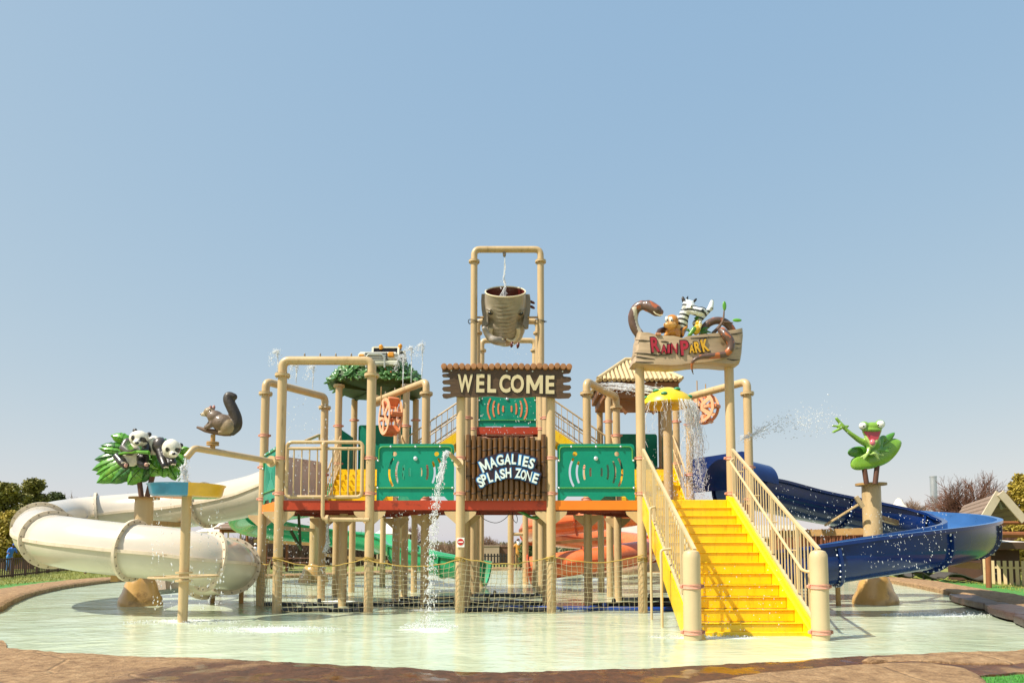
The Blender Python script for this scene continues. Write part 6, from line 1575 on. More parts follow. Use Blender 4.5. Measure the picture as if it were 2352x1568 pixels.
# ---- squirrel spout with its dish
SPY = 13.35
sp_base = gnd(419, 1428); sq = thing('dish_fountain', sp_base, 'blue and yellow dish on a cream post in the left water', 'fountain')
zd0, zd1 = at(430, 1140, sp_base.y).z, at(430, 1114, sp_base.y).z; r = .092
m = MB(); m.lathe([(r, -.3), (r, zd0 + .02)], sp_base, 20); m.build('stem', 'cream', sq)
rd = 84 * mpp(sp_base.y); dc = v((sp_base.x, sp_base.y, 0))
prof = [(.05, zd0), (rd * .84, zd0 - .01), (rd * .90, zd0 + .03), (rd * .95, zd1 - .04), (rd, zd1), (rd * .97, zd1), (rd * .90, zd1 - .05), (rd * .72, zd0 + .05), (.05, zd0 + .04)]
for k in range(4):                                     # coloured quarter shells
    vs, fs = [], []; n = 10
    for (rr, z) in prof:
        for i in range(n + 1): a = rad(-63 + 90 * k + 90 * i / n); vs.append((dc.x + rr * math.cos(a), dc.y + rr * math.sin(a), z))
    for j in range(len(prof) - 1):
        for i in range(n): fs.append((j * (n + 1) + i, j * (n + 1) + i + 1, (j + 1) * (n + 1) + i + 1, (j + 1) * (n + 1) + i))
    m = MB(); m.add(vs, fs); m.build('dish_quarter', ('dish_yellow', 'dish_green', 'wheel_red', 'dish_blue')[k], sq)
zg = at(420, 1320, sp_base.y).z
m = MB(); m.tube([dc + v((.72 * .87 * math.cos(a * .2618), .72 * .87 * math.sin(a * .2618), zg - .03 + .012 * math.cos(a * .2618))) for a in range(24)], .02, 8, closed=True); m.build('hand_wheel', 'cream', sq)
for z in (zg + .05, zg - .11): m = MB(); m.lathe([(r, z - .018), (r * 1.75, z - .018), (r * 1.75, z + .018), (r, z + .018)], sp_base, 18); m.build('flange', 'cream', sq)
for a in (0.5, 2.6, 4.7): m = MB(); m.tube([dc + v((.1 * math.cos(a), .1 * math.sin(a), zg - .03)), dc + v((.62 * math.cos(a), .62 * math.sin(a), zg - .03))], .012, 6); m.build('spoke', 'cream', sq)
# pipe from the fort to above the dish
sa, sb2 = v((gx(-5) - .1, R0 - .02, at(630, 1061, R0).z)), at(446, 1033, SPY)
sb2.z = sa.z + .01
sw = thing('spout_pipe', sa, 'thin cream spout pipe reaching from the fort over the dish', 'pipe')
tip = v((sb2.x - .10, sb2.y - .1, sb2.z - .2)); m = MB(); m.tube(bent([sa, sb2, tip], .14, 7), .066, 14); m.build('tube', 'cream', sw)
m = MB(); d = (sb2 - sa).normalized(); s1, u1, _ = frame_of(d); m.lathe([(.03, 0), (.13, 0), (.13, .04), (.03, .04)], sa + d * .12, 16, Matrix((s1, u1, d)).transposed()); m.build('flange', 'cream', sw)
ps = at(484, 1036, 13.7); ps = sa.lerp(sb2, .80); m = MB(); m.lathe([(.05, 0), (.05, .12), (.12, .12), (.12, .15), (.05, .15), (.05, .16), (.12, .16), (.12, .19), (.045, .19), (.045, .34)], ps, 16); m.build('stand', 'rust_beam', sw)
Q = crop(0, 1400, 2.24, ps.y)
sqr = thing('squirrel', ps + v((0, 0, .34)), 'grey brown squirrel sculpture on a branch plate above the pipe', 'squirrel')
dx_ = ps.x - Q(1762, 600).x
def q_(zx, zy, d=0): return Q(zx, zy, d) + v((dx_, 0, 0))
br, dk, tn, wh = '#6a5848', '#33291f', '#8f7a5c', '#c9b9a0'; u_ = Q.m
pr = [('e', q_(1850, 420), (95 * u_, 80 * u_, 80 * u_), Matrix.Rotation(.35, 3, 'Y'), br), ('e', q_(1790, 370), (75 * u_, 65 * u_, 60 * u_), Matrix.Rotation(.5, 3, 'Y'), br), ('e', q_(1880, 445, -.09), (60 * u_, 40 * u_, 65 * u_), None, tn), ('e', q_(1880, 445, .09), (60 * u_, 40 * u_, 65 * u_), None, tn),
      ('e', q_(1735, 325), (48 * u_, 42 * u_, 44 * u_), None, tn), ('c', [q_(1715, 335), q_(1672, 345)], [30 * u_, 15 * u_], wh), ('c', [q_(1750, 355), q_(1775, 385)], [40 * u_, 50 * u_], br),
      ('c', [q_(1770, 395, -.07), q_(1740, 440, -.09), q_(1700, 458, -.08)], [26 * u_, 20 * u_, 15 * u_], br), ('c', [q_(1760, 395, .07), q_(1725, 435, .08), q_(1700, 450, .07)], [26 * u_, 20 * u_, 15 * u_], br),
      ('c', [q_(1880, 490, -.09), q_(1820, 495, -.10)], [22 * u_, 16 * u_], tn), ('c', [q_(1890, 490, .09), q_(1830, 495, .1)], [22 * u_, 16 * u_], tn),
      ('e', q_(1745, 282, -.05), (14 * u_, 8 * u_, 20 * u_), None, '#8a5a50'), ('e', q_(1772, 285, .05), (15 * u_, 9 * u_, 24 * u_), None, '#a8746a')]
tl = catmull([q_(1925, 490), q_(1965, 440), q_(1960, 370), q_(1925, 290), q_(1895, 225), q_(1900, 190), q_(1940, 195)], 6); n = len(tl)
pr.append(('c', tl, [(22 + 26 * math.sin(math.pi * min(1, .15 + .75 * i / (n - 1)))) * u_ for i in range(n)], dk))
sculpt('body', pr, 'sculpt_matte', sqr, .018, smooth_it=3)
for s in (-1,): m = MB(); m.ell(q_(1738, 313, -.085), (11 * u_, 6 * u_, 9 * u_)); m.build('eye', 'eye_black', sqr)
m = MB(); m.ell(q_(1665, 340, -.005), 9 * u_, None, 10, 7); m.build('nose', 'eye_black', sqr)
m = MB(); m.tube([q_(1630, 450), q_(1700, 475), q_(1780, 490), q_(1860, 505), q_(1915, 512)], [10 * u_, 20 * u_, 24 * u_, 22 * u_, 14 * u_], 10); m.build('branch', 'twig_brown', sqr)

# ---- leaves with two pandas
PY_ = 17.0
Pd = crop(300, 1580, 5.6, PY_)
pn = thing('panda_sign', v((pg.x, pg.y, zpc + .035)), 'two pandas on big glossy green leaves above the left column', 'sign'); k_ = Pd.m
for (a, b) in (((1290, 1560), (1240, 1200)), ((1410, 1560), (1530, 1120))): m = MB(); m.tube([Pd(a[0], a[1] + 20, .12), Pd(b[0], b[1], .12)], .062, 12); m.build('leg', 'dark_steel', pn)
def big_leaf(base_, tip_, wid, d, m_, curl=.06):
    b, t = Pd(*base_, d + .12), Pd(*tip_, d + .10); ax_ = t - b; L_ = ax_.length; ax_.normalize(); sd = ax_.cross(v((0, 1, 0))).normalized(); n_s = 12; vs, fs = [], []
    cols = (-1, -.6, -.12, 0, .12, .6, 1)
    for i in range(n_s + 1):
        s = i / n_s; w_ = wid * k_ * (math.sin(math.pi * min(1, .10 + .9 * s)) ** .75) * (1 + .06 * math.sin(s * 34))
        if i == n_s: w_ = .004
        for c in cols:
            z = -curl * (1 - c * c) * math.sin(math.pi * (s * .9 + .05)) + .03 * abs(c) ** 3 + (.022 if abs(c) < .05 else 0) + .012 * math.sin(s * 30 + abs(c) * 5) * abs(c)
            vs.append(b + ax_ * (L_ * s) + sd * (c * w_) + v((0, z, 0)))
    nc = len(cols); off_ = len(vs)
    for i in range(n_s):
        for c in range(nc - 1): fs.append((i * nc + c, i * nc + c + 1, (i + 1) * nc + c + 1, (i + 1) * nc + c))
    back_ = [p + v((0, .05, 0)) for p in vs]; vs2 = vs + back_
    fs2 = fs + [tuple(off_ + q for q in reversed(f)) for f in fs]
    edge = [i * nc for i in range(n_s + 1)] + [i * nc + nc - 1 for i in range(n_s, -1, -1)]
    for a, b2 in zip(edge, edge[1:] + edge[:1]): fs2.append((a, b2, off_ + b2, off_ + a))
    m = MB(); m.add(vs2, fs2); o = m.build('leaf', m_, pn, 60)
    vn = MB(); vn.tube([vs[i * nc + 3] + v((0, -.004, 0)) for i in range(n_s)], [.012 * (1 - i / n_s) + .003 for i in range(n_s)], 5)
    for i in range(2, n_s - 1, 2):
        for c0, c1 in ((2, 0), (4, 6)): vn.tube([vs[i * nc + c0] + v((0, -.006, 0)), vs[(i + 1) * nc + c1].lerp(vs[i * nc + c0], .15) + v((0, -.006, 0))], .005, 4)
    vn.build('vein', 'leaf_vein', o)
for i, (a, b, w_, d, q) in enumerate((((1050, 420), (640, 290), 130, .10, 0), ((900, 560), (430, 500), 105, .06, 1), ((880, 640), (385, 560), 90, .02, 0), ((850, 700), (300, 800), 115, .04, 1), ((900, 760), (250, 1020), 140, .0, 0), ((950, 820), (335, 1110), 150, -.02, 0),
      ((1050, 850), (345, 1288), 190, -.05, 0), ((1150, 900), (640, 1298), 165, -.06, 1), ((1300, 960), (1000, 1328), 165, -.07, 0), ((1500, 900), (1300, 1270), 120, -.02, 1), ((1500, 700), (1550, 1040), 140, -.05, 0), ((1600, 960), (1480, 1150), 110, -.08, 0), ((1750, 930), (1740, 1170), 150, -.06, 0),
      ((1850, 850), (2050, 1245), 160, -.04, 0), ((1950, 800), (2170, 1060), 120, -.06, 0), ((2000, 700), (2200, 900), 130, -.02, 0), ((2050, 640), (2270, 545), 80, .0, 0), ((1450, 800), (1650, 1000), 120, -.09, 0), ((1500, 560), (1900, 620), 260, .12, 1), ((900, 500), (1500, 900), 330, .14, 1), ((1300, 900), (1900, 1080), 150, .05, 1))):
    big_leaf(a, b, w_, d, 'leaf_green' if q == 0 else 'leaf_green_dark')
wh, bk, gy = '#e6e0cf', '#221d1c', '#4b4440'
def e_(x, y, d, rx, rd_, rz, c, rot=0): return ('e', Pd(x, y, d), (rx * k_, rd_ * k_, rz * k_), Matrix.Rotation(rot, 3, 'Y'), c)
def c_(pts, rr, c): return ('c', [Pd(x, y, d) for x, y, d in pts], [q * k_ for q in rr], c)
def eye_pat(pts, c): return [(lambda V, x=Pd(x, y, -.42), rx=rx * k_, rz=rz * k_: ((((V[:, 0] - x.x) / rx) ** 2 + ((V[:, 2] - x.z) / rz) ** 2 < 1) & (V[:, 1] < lim), c)) for (x, y, rx, rz) in pts]
lim = PY_ - .22
p1 = [e_(1235, 350, -.30, 195, 150, 165, wh), e_(1195, 440, -.50, 85, 70, 65, wh), e_(1090, 700, -.12, 190, 150, 250, wh), c_([(1000, 440, -.12), (930, 560, -.22), (1060, 640, -.38), (1140, 610, -.45)], [100, 95, 80, 60], gy), c_([(1400, 520, -.15), (1400, 620, -.25), (1280, 640, -.40)], [95, 90, 60], bk),
      c_([(900, 730, -.15), (780, 740, -.25), (880, 860, -.35), (950, 920, -.38)], [110, 85, 85, 80], bk), c_([(1330, 760, -.12), (1310, 880, -.28), (1380, 920, -.36)], [120, 110, 85], bk), e_(1155, 190, -.22, 55, 35, 55, bk, .5), e_(1450, 270, -.22, 60, 38, 55, bk, -.5),
      e_(965, 915, -.52, 45, 30, 55, '#c08d80', .3), e_(1390, 905, -.50, 45, 30, 50, '#c08d80', -.4)]
sculpt('panda', p1, 'sculpt', pn, .022, eye_pat(((1130, 345, 45, 55), (1315, 375, 45, 55)), bk), 3)
p2 = [e_(1560, 500, -.05, 150, 130, 210, wh), e_(1680, 510, -.12, 140, 150, 190, gy), e_(1920, 560, -.34, 190, 150, 195, wh), e_(1965, 690, -.52, 90, 70, 65, wh), c_([(1700, 640, -.18), (1740, 800, -.28), (1780, 920, -.40)], [110, 95, 75], bk), c_([(1900, 740, -.2), (1950, 860, -.35)], [90, 75], bk), e_(1820, 430, -.30, 60, 40, 50, bk, -.6), e_(2115, 495, -.28, 58, 38, 52, bk, .5), e_(1480, 560, 0, 110, 100, 150, wh)]
sculpt('panda', p2, 'sculpt', pn, .022, eye_pat(((1870, 595, 42, 48), (2050, 600, 40, 48)), bk), 3)
for (x, y, d, s) in ((1195, 450, -.70, 42), (1970, 675, -.72, 38)): m = MB(); m.ell(Pd(x, y, d), (s * k_, 25 * k_, 30 * k_)); m.build('nose', 'eye_black', pn)
for (x, y, d) in ((1130, 350, -.545), (1318, 378, -.545), (1872, 600, -.585), (2052, 602, -.56)): m = MB(); m.ell(Pd(x, y, d), 16 * k_, None, 10, 7); m.build('eye', 'eye_black', pn)
for (bx, by, d) in ((920, 865, -.55), (1420, 880, -.53), (1810, 960, -.55), (1960, 900, -.5)):
    for i in range(4): m = MB(); m.ell(Pd(bx - 40 + i * 27, by + (6 if i in (0, 3) else -4), d), (9 * k_, 9 * k_, 14 * k_)); m.build('claw', 'tusk', pn)
m = MB(); m.tube([Pd(830, 680, -.30), Pd(1000, 650, -.42), Pd(1200, 635, -.5), Pd(1450, 650, -.5)], [30 * k_, 32 * k_, 32 * k_, 42 * k_], 10); m.build('bamboo_stalk', 'leaf_green', pn)
for i in range(9): a = -.9 + i * .22; m = MB(); s_ = Pd(1120, 570, -.56); m.tube([s_, s_ + v((-.20 * math.cos(a), -.03, .16 * math.sin(a) + .08))], [.016, .004], 5); m.build('bamboo_leaf', 'leaf_green', pn)

# ---- frog on its lily leaf
FY = 17.35
Fr = crop(2900, 1500, 2.502, FY); k_ = Fr.m
fz = thing('frog_sign', v((fg.x, fg.y, zfc + .035)), 'laughing green frog on a lily leaf above the right column', 'sign')
for (a, b) in (((875, 785), (850, 620)), ((955, 785), (975, 600))): m = MB(); m.tube([Fr(*a, .05), Fr(*b, .05)], .062, 12); m.build('leg', 'dark_steel', fz)
gr1, gr2, gr3 = '#7fa83a', '#5f9430', '#a8c46a'
fe = lambda x, y, d, rx, rd_, rz, c, rot=0: ('e', Fr(x, y, d), (rx * k_, rd_ * k_, rz * k_), Matrix.Rotation(rot, 3, 'Y'), c)
fc = lambda pts, rr, c: ('c', [Fr(x, y, d) for x, y, d in pts], [q * k_ for q in rr], c)
def pillow(out, d, th, name, m_, parent, cr):
    P = [cr(a, b, d) for a, b in out]; P = catmull([p for p in P], 4, True); c = sum(P, v((0, 0, 0))) / len(P); n = len(P); vs, fs = [], []
    lv = ((1, 0), (.97, -.35), (.88, -.7), (.7, -.92), (.4, -1.0))
    for (k, z) in ((.97, .35),) + lv: vs += [c + (p - c) * k + v((0, z * th, 0)) for p in P]
    for j in range(len(lv)): fs += [(j * n + i, j * n + (i + 1) % n, (j + 1) * n + (i + 1) % n, (j + 1) * n + i) for i in range(n)]
    fs += [tuple(range(n)), tuple(len(lv) * n + i for i in range(n))]
    q = MB(); q.add(vs, fs); return q.build(name, m_, parent, 60)
mat('lily', '#7fae34', .28, .12, 3, spots='#a9c860', spot_scale=2, coat=.5); mat('lily_dark', '#4f8a28', .3, .15, 3, spots='#79a83c', spot_scale=2, coat=.5)
pillow([(722, 600), (735, 555), (780, 530), (860, 520), (950, 480), (1030, 420), (1090, 365), (1150, 360), (1203, 392), (1185, 460), (1135, 530), (1065, 590), (960, 632), (870, 650), (780, 655), (735, 635)], .03, .07, 'lily_leaf', 'lily', fz, Fr)
pillow([(698, 490), (720, 455), (780, 432), (850, 435), (890, 460), (880, 510), (820, 535), (760, 535), (715, 518)], .05, .07, 'lily_leaf', 'lily_dark', fz, Fr)
pillow([(1000, 450), (1010, 390), (1050, 335), (1110, 305), (1138, 308), (1120, 350), (1080, 400), (1030, 450)], .04, .08, 'lily_leaf', 'lily_dark', fz, Fr)
bod = [fe(930, 400, -.20, 75, 60, 90, gr2), fe(935, 470, -.15, 60, 60, 60, gr2), fe(925, 250, -.25, 85, 60, 45, gr1), fe(850, 240, -.28, 45, 42, 42, gr1), fe(1000, 225, -.28, 45, 42, 42, gr1), fc([(850, 290, -.26), (885, 370, -.32), (925, 430, -.34)], [18, 16, 18], gr3), fc([(1000, 280, -.26), (970, 370, -.32), (930, 430, -.34)], [18, 16, 18], gr3), fe(925, 280, -.34, 90, 30, 20, gr1, 0),
       fc([(880, 410, -.18), (800, 370, -.2), (720, 310, -.22), (660, 255, -.22)], [34, 26, 20, 17], gr1), fc([(655, 250, -.22), (620, 205, -.22), (592, 172, -.22)], [22, 16, 15], gr1), fc([(650, 250, -.22), (600, 245, -.22), (560, 240, -.22)], [18, 12, 11], gr1), fc([(645, 255, -.22), (600, 280, -.22), (560, 300, -.22)], [18, 13, 13], gr1), fc([(655, 250, -.22), (700, 243, -.22)], [16, 12], gr1),
       fc([(900, 440, -.24), (885, 500, -.3), (850, 550, -.3)], [20, 13, 11], gr3), fc([(885, 500, -.3), (820, 535, -.28)], [12, 9], gr3), fc([(960, 450, -.24), (950, 500, -.3), (990, 555, -.28)], [20, 14, 11], gr3), fc([(950, 500, -.3), (1030, 515, -.28)], [12, 10], gr3), fc([(950, 495, -.3), (910, 510, -.3)], [12, 9], gr3), fc([(980, 470, -.2), (1080, 480, -.24)], [18, 11], gr2), fc([(985, 465, -.2), (1100, 440, -.22)], [16, 11], gr2), fc([(940, 440, -.1), (1030, 360, -.05), (1000, 460, -.15)], [40, 34, 22], gr2)]
sculpt('body', bod, 'sculpt', fz, .02, (), 3)
mo = MB(); pts = [(845, 296), (880, 300), (930, 298), (975, 288), (1000, 278), (985, 330), (965, 385), (935, 428), (910, 428), (890, 380), (868, 335)]; o0 = Fr(925, 350, -.30); mo.prism([(Fr(a, b, -.30).x - o0.x, Fr(a, b, -.30).z - o0.z) for a, b in pts], .06, facing(o0)); mo.build('mouth', 'frog_mouth', fz, 40) if mat('frog_mouth', '#c0414e', .3, .12, 5, coat=.4) else None
m = MB(); m.ell(Fr(930, 395, -.37), (26 * k_, 20 * k_, 30 * k_)); m.build('tongue', 'frog_tongue', fz) if mat('frog_tongue', '#e07c84', .3, coat=.4) else None
for (x, y, r, px_, py_) in ((838, 240, 32, 848, 244), (1005, 226, 36, 986, 232)):
    m = MB(); m.ell(Fr(x, y, -.36), r * k_, None, 16, 12); e = m.build('eye', 'eye_white', fz); m = MB(); m.ell(Fr(px_, py_, -.36 - r * k_ * .92), (7 * k_, 5 * k_, 8 * k_), None, 10, 7); m.build('pupil', 'eye_black', e)

# ---- RAIN PARK log sign with snake, monkey, zebra and parrot
RY = R0 - .12
Rp = crop(2360, 1090, 4.752, RY); k_ = Rp.m
rp = thing('rain_park_sign', Rp(1030, 1340), 'log sign lettered RAIN PARK with cartoon animals on top', 'sign')
out = [(150, 735), (300, 745), (460, 790), (600, 800), (760, 805), (850, 825), (940, 850), (1010, 815), (1150, 800), (1350, 770), (1560, 755), (1720, 715), (1900, 690), (2015, 665), (2025, 800), (2010, 950), (2000, 1100), (1975, 1250), (1950, 1310), (1860, 1335), (1700, 1330), (1500, 1310), (1300, 1305), (1100, 1320), (900, 1350), (700, 1360), (500, 1350), (300, 1345), (150, 1330), (50, 1310), (75, 1200), (95, 1170), (80, 1140), (110, 1050), (125, 880), (150, 800)]
o0 = Rp(1000, 1050, -.10); M = facing(o0); poly = [(Rp(a, b, -.10).x - o0.x, Rp(a, b, -.10).z - o0.z) for a, b in out]
m = MB(); n = len(poly); vs = []
for (k, z) in ((1, -.42), (1.0, 0), (.985, .05), (.95, .085)):
    for p in poly: vs.append(M @ v((p[0] * k, p[1] * (k if k == 1 else k * .985), z)))
fs = [tuple(range(n - 1, -1, -1)), tuple(range(3 * n, 4 * n))]
for j in range(3): fs += [(j * n + i, j * n + (i + 1) % n, (j + 1) * n + (i + 1) % n, (j + 1) * n + i) for i in range(n)]
m.add(vs, fs); m.build('log', 'log_sign', rp, 45)
for pts in ([(110, 880), (250, 885), (370, 890)], [(560, 900), (640, 905), (700, 912)], [(95, 1105), (300, 1120), (480, 1150), (720, 1150)], [(90, 1165), (250, 1190), (450, 1215)], [(110, 1265), (280, 1275), (430, 1270)], [(1800, 775), (1900, 765), (2015, 745)], [(1880, 935), (1940, 945), (2000, 940)], [(1740, 1215), (1850, 1235), (1960, 1225)], [(1090, 845), (1350, 835), (1650, 810)], [(1900, 1030), (1990, 1020)]):
    P = [Rp(a, b, -.19) for a, b in pts]; m = MB(); m.tube(P, [.006] + [.014] * (len(P) - 2) + [.004], 6); m.build('crack', 'black_line', rp)
for (ch, x, y, w_, h_, a, mt) in (('R', 462, 960, 150, 270, 4, 'letter_red'), ('A', 615, 1040, 95, 150, 0, 'letter_red'), ('I', 702, 1035, 44, 155, -3, 'letter_red'), ('N', 800, 1030, 105, 175, -2, 'letter_red'), ('P', 985, 1018, 140, 265, 3, 'letter_red'), ('A', 1112, 1035, 90, 150, 4, 'letter_yellow'), ('R', 1215, 1005, 105, 200, 8, 'letter_yellow'), ('K', 1350, 975, 125, 225, 12, 'letter_yellow')):
    fit_letter(ch, Rp(x, y, -.196), (w_ + 34) * k_, (h_ + 34) * k_, rad(a), rp, 'black_line', .03, .008, 'letter_outline'); fit_letter(ch, Rp(x, y, -.215), w_ * k_, h_ * k_, rad(a), rp, mt, .03, .014)
    if mt == 'letter_yellow': fit_letter(ch, Rp(x, y + h_ * .26, -.217), w_ * k_ * .98, h_ * .46 * k_, rad(a), rp, 'letter_red', .05, .014, 'letter_shade') if False else None
sk1, sk2 = '#5e463b', '#8a5238'
s1_ = catmull([Rp(190, 790, .12), Rp(110, 680, .12), Rp(70, 560, .12), Rp(70, 440, .1), Rp(120, 320, .06), Rp(220, 260, 0), Rp(330, 270, -.06), Rp(430, 320, -.12), Rp(540, 395, -.16)], 6); n = len(s1_)
def belly(V): return ((V[:, 2] < Rp(0, 300).z) & (np.abs(V[:, 0] - (Rp(120, 0).x + (Rp(0, 480).z - V[:, 2]) * .25)) < .045) & (V[:, 1] < RY + .10), '#c9bfae')
def blot(c, f, th_): return lambda V: (np.array([noise.noise(v((p[0] * f, p[1] * f, p[2] * f))) > th_ for p in V]), c)
sculpt('snake', [('c', s1_, [(105 - 30 * abs(i / (n - 1) - .35) + (25 if i > n * .72 else 0) - (38 if i > n * .93 else 0)) * k_ * .9 for i in range(n)], sk1), ('e', Rp(560, 370, -.17), (60 * k_, 50 * k_, 45 * k_), Matrix.Rotation(.5, 3, 'Y'), '#6b4a33')], 'sculpt', rp, .02, (blot('#a5562c', 7, .22), belly), 3)
m = MB(); m.tube([Rp(430, 370, -.26), Rp(470, 410, -.27), Rp(540, 440, -.27), Rp(590, 430, -.25)], .012, 6); m.build('snake_mouth', 'tusk', rp)
m = MB(); m.ell(Rp(505, 290, -.24), 16 * k_, None, 10, 7); m.build('eye', 'eye_black', rp)
s2_ = catmull([Rp(1300, 760, .1), Rp(1350, 640, .1), Rp(1450, 560, .08), Rp(1570, 530, .06), Rp(1700, 560, .06), Rp(1790, 640, .08), Rp(1850, 740, .12)], 6)
sculpt('snake_coil', [('c', s2_, [70 * k_], sk1)], 'sculpt', rp, .02, (blot('#a5562c', 7, .2),), 3)
s3_ = catmull([Rp(1650, 720, -.16), Rp(1720, 790, -.26), Rp(1800, 900, -.28), Rp(1800, 1030, -.28), Rp(1720, 1120, -.28), Rp(1580, 1150, -.28), Rp(1400, 1165, -.28), Rp(1250, 1185, -.27), Rp(1140, 1250, -.25), Rp(1110, 1360, -.2), Rp(1140, 1490, -.16)], 6); n = len(s3_)
sculpt('snake_tail', [('c', s3_, [(76 - 66 * (i / (n - 1)) ** 1.8) * k_ for i in range(n)], sk1)], 'sculpt', rp, .017, (blot('#b0602e', 8, .2),), 2)
R_e = lambda x, y, d, rx, rd_, rz, c, rot=0: ('e', Rp(x, y, d), (rx * k_, rd_ * k_, rz * k_), Matrix.Rotation(rot, 3, 'Y'), c)
R_c = lambda pts, rr, c: ('c', [Rp(x, y, d) for x, y, d in pts], [q * k_ for q in rr], c)
og_, br_ = '#c8822e', '#4a2f22'
sculpt('monkey', [R_e(760, 540, -.05, 120, 105, 120, og_), R_e(725, 610, -.16, 125, 80, 62, '#d8a05a'), R_e(760, 740, 0, 120, 90, 100, og_), R_c([(700, 740, -.06), (650, 790, -.12)], [50, 38], og_), R_c([(860, 730, -.05), (870, 800, -.08)], [55, 45], og_), R_e(930, 740, .05, 70, 80, 130, br_, .4), R_e(880, 640, .0, 40, 35, 45, '#d8a05a'), R_c([(960, 800, -.05), (960, 690, -.05), (1030, 640, -.05)], [22, 22, 18], og_), R_c([(640, 690, .05), (540, 720, 0), (510, 770, -.1)], [60, 55, 45], br_)], 'sculpt', rp, .02, (), 3)
for (x, y) in ((668, 505), (745, 512)): m = MB(); m.ell(Rp(x, y, -.20), (32 * k_, 22 * k_, 52 * k_)); e = m.build('eye', 'eye_white', rp); m = MB(); m.ell(Rp(x + 8, y + 18, -.255), (13 * k_, 9 * k_, 18 * k_)); m.build('pupil', 'eye_black', e)
for i in range(4): m = MB(); m.tube([Rp(480 + i * 24, 755, -.17), Rp(478 + i * 26, 790, -.21)], [.02, .014], 8); m.build('finger', 'log_end', rp)
def stripes(V):
    x, z = V[:, 0] - Rp(1000, 0).x, V[:, 2] - Rp(0, 400).z
    return ((np.sin((z * 1.0 + x * .35) * 58) > .28) & ~((V[:, 2] > Rp(0, 300).z) & (V[:, 2] < Rp(0, 170).z) & (x > -.02)), '#15171b')
zw = '#dfe3e2'
sculpt('zebra', [R_c([(940, 660, .10), (955, 500, .04), (1000, 370, 0)], [105, 100, 95], zw), R_e(1055, 270, -.06, 120, 95, 110, zw), R_c([(1090, 320, -.12), (1200, 365, -.2)], [95, 85], zw), R_e(1280, 370, -.22, 105, 85, 88, zw), R_e(965, 165, -.04, 34, 24, 72, '#4b4038', -.25), R_e(1160, 180, .0, 26, 22, 66, '#20201f', .8), R_c([(1180, 580, .12), (1320, 440, .1), (1430, 330, .08)], [62, 54, 46], zw), R_c([(1445, 310, .08), (1475, 190, .08)], [58, 34], zw)], 'sculpt', rp, .011, (stripes,), 3)
for i in range(8): t = i / 7; p = Rp(880 + 150 * t ** .6, 480 - 340 * t, .06); m = MB(); m.tube([p, p + v((-.04 + .06 * t, 0, .06))], [.03, .006], 6); m.build('mane_tuft', 'eye_black' if i % 2 else 'eye_white', rp)
m = MB(); m.ell(Rp(1105, 265, -.25), (30 * k_, 20 * k_, 50 * k_)); e = m.build('eye', 'eye_white', rp); m = MB(); m.ell(Rp(1112, 278, -.30), (13 * k_, 9 * k_, 20 * k_)); m.build('pupil', 'eye_black', e)
m = MB(); m.tube([Rp(1310 + 26 * (1 - i / 20) * math.cos(i * .7), 345 + 26 * (1 - i / 20) * math.sin(i * .7), -.43) for i in range(18)], .009, 5); m.build('nostril', 'eye_black', rp)
yl = '#d6a91e'
sculpt('parrot', [R_e(1235, 570, -.12, 60, 55, 55, yl), R_e(1200, 690, -.10, 70, 60, 105, yl, .3), R_c([(1150, 680, -.14), (1080, 780, -.14), (1040, 810, -.14)], [45, 36, 12], '#5c8f2e'), R_c([(1265, 600, -.16), (1265, 650, -.17)], [38, 16], '#e8d7a0')], 'sculpt', rp, .015, (), 2)
m = MB(); m.ell(Rp(1262, 562, -.26), (22 * k_, 12 * k_, 24 * k_)); e = m.build('eye', 'eye_white', rp); m = MB(); m.ell(Rp(1268, 566, -.29), 9 * k_, None, 8, 6); m.build('pupil', 'eye_black', e)
tg_ = [Rp(1490, 760, -.02), Rp(1600, 640, -.02), Rp(1670, 520, -.04), Rp(1690, 340, -.04)]; m = MB(); m.tube(catmull(tg_, 5), [.045 - .03 * i / 15 for i in range(16)], 8); m.tube(catmull([Rp(1640, 560, -.03), Rp(1740, 560, -.04), Rp(1850, 570, -.04)], 4), [.03 - .02 * i / 8 for i in range(9)], 8); m.build('twig', 'twig_brown', rp)
for (x, y, rx, rz, ro) in ((1695, 270, 36, 88, 0), (1920, 525, 85, 32, 0)): m = MB(); m.ell(Rp(x, y, -.05), (rx * k_, 14 * k_, rz * k_)); m.build('leaf', 'leaf_green', rp)
for (a, b) in (((1250, 720), (1430, 660)), ((1260, 740), (1480, 750)), ((1260, 760), (1400, 770)), ((1020, 700), (1080, 740)), ((1160, 500), (1270, 470)), ((1180, 520), (1240, 500))):
    m = MB(); pa, pb = Rp(*a, -.06), Rp(*b, -.08); m.tube([pa, pa.lerp(pb, .5) + v((0, 0, .03)), pb], [.02, .035, .004], 6); m.build('leaf', 'leaf_green_dark', rp)

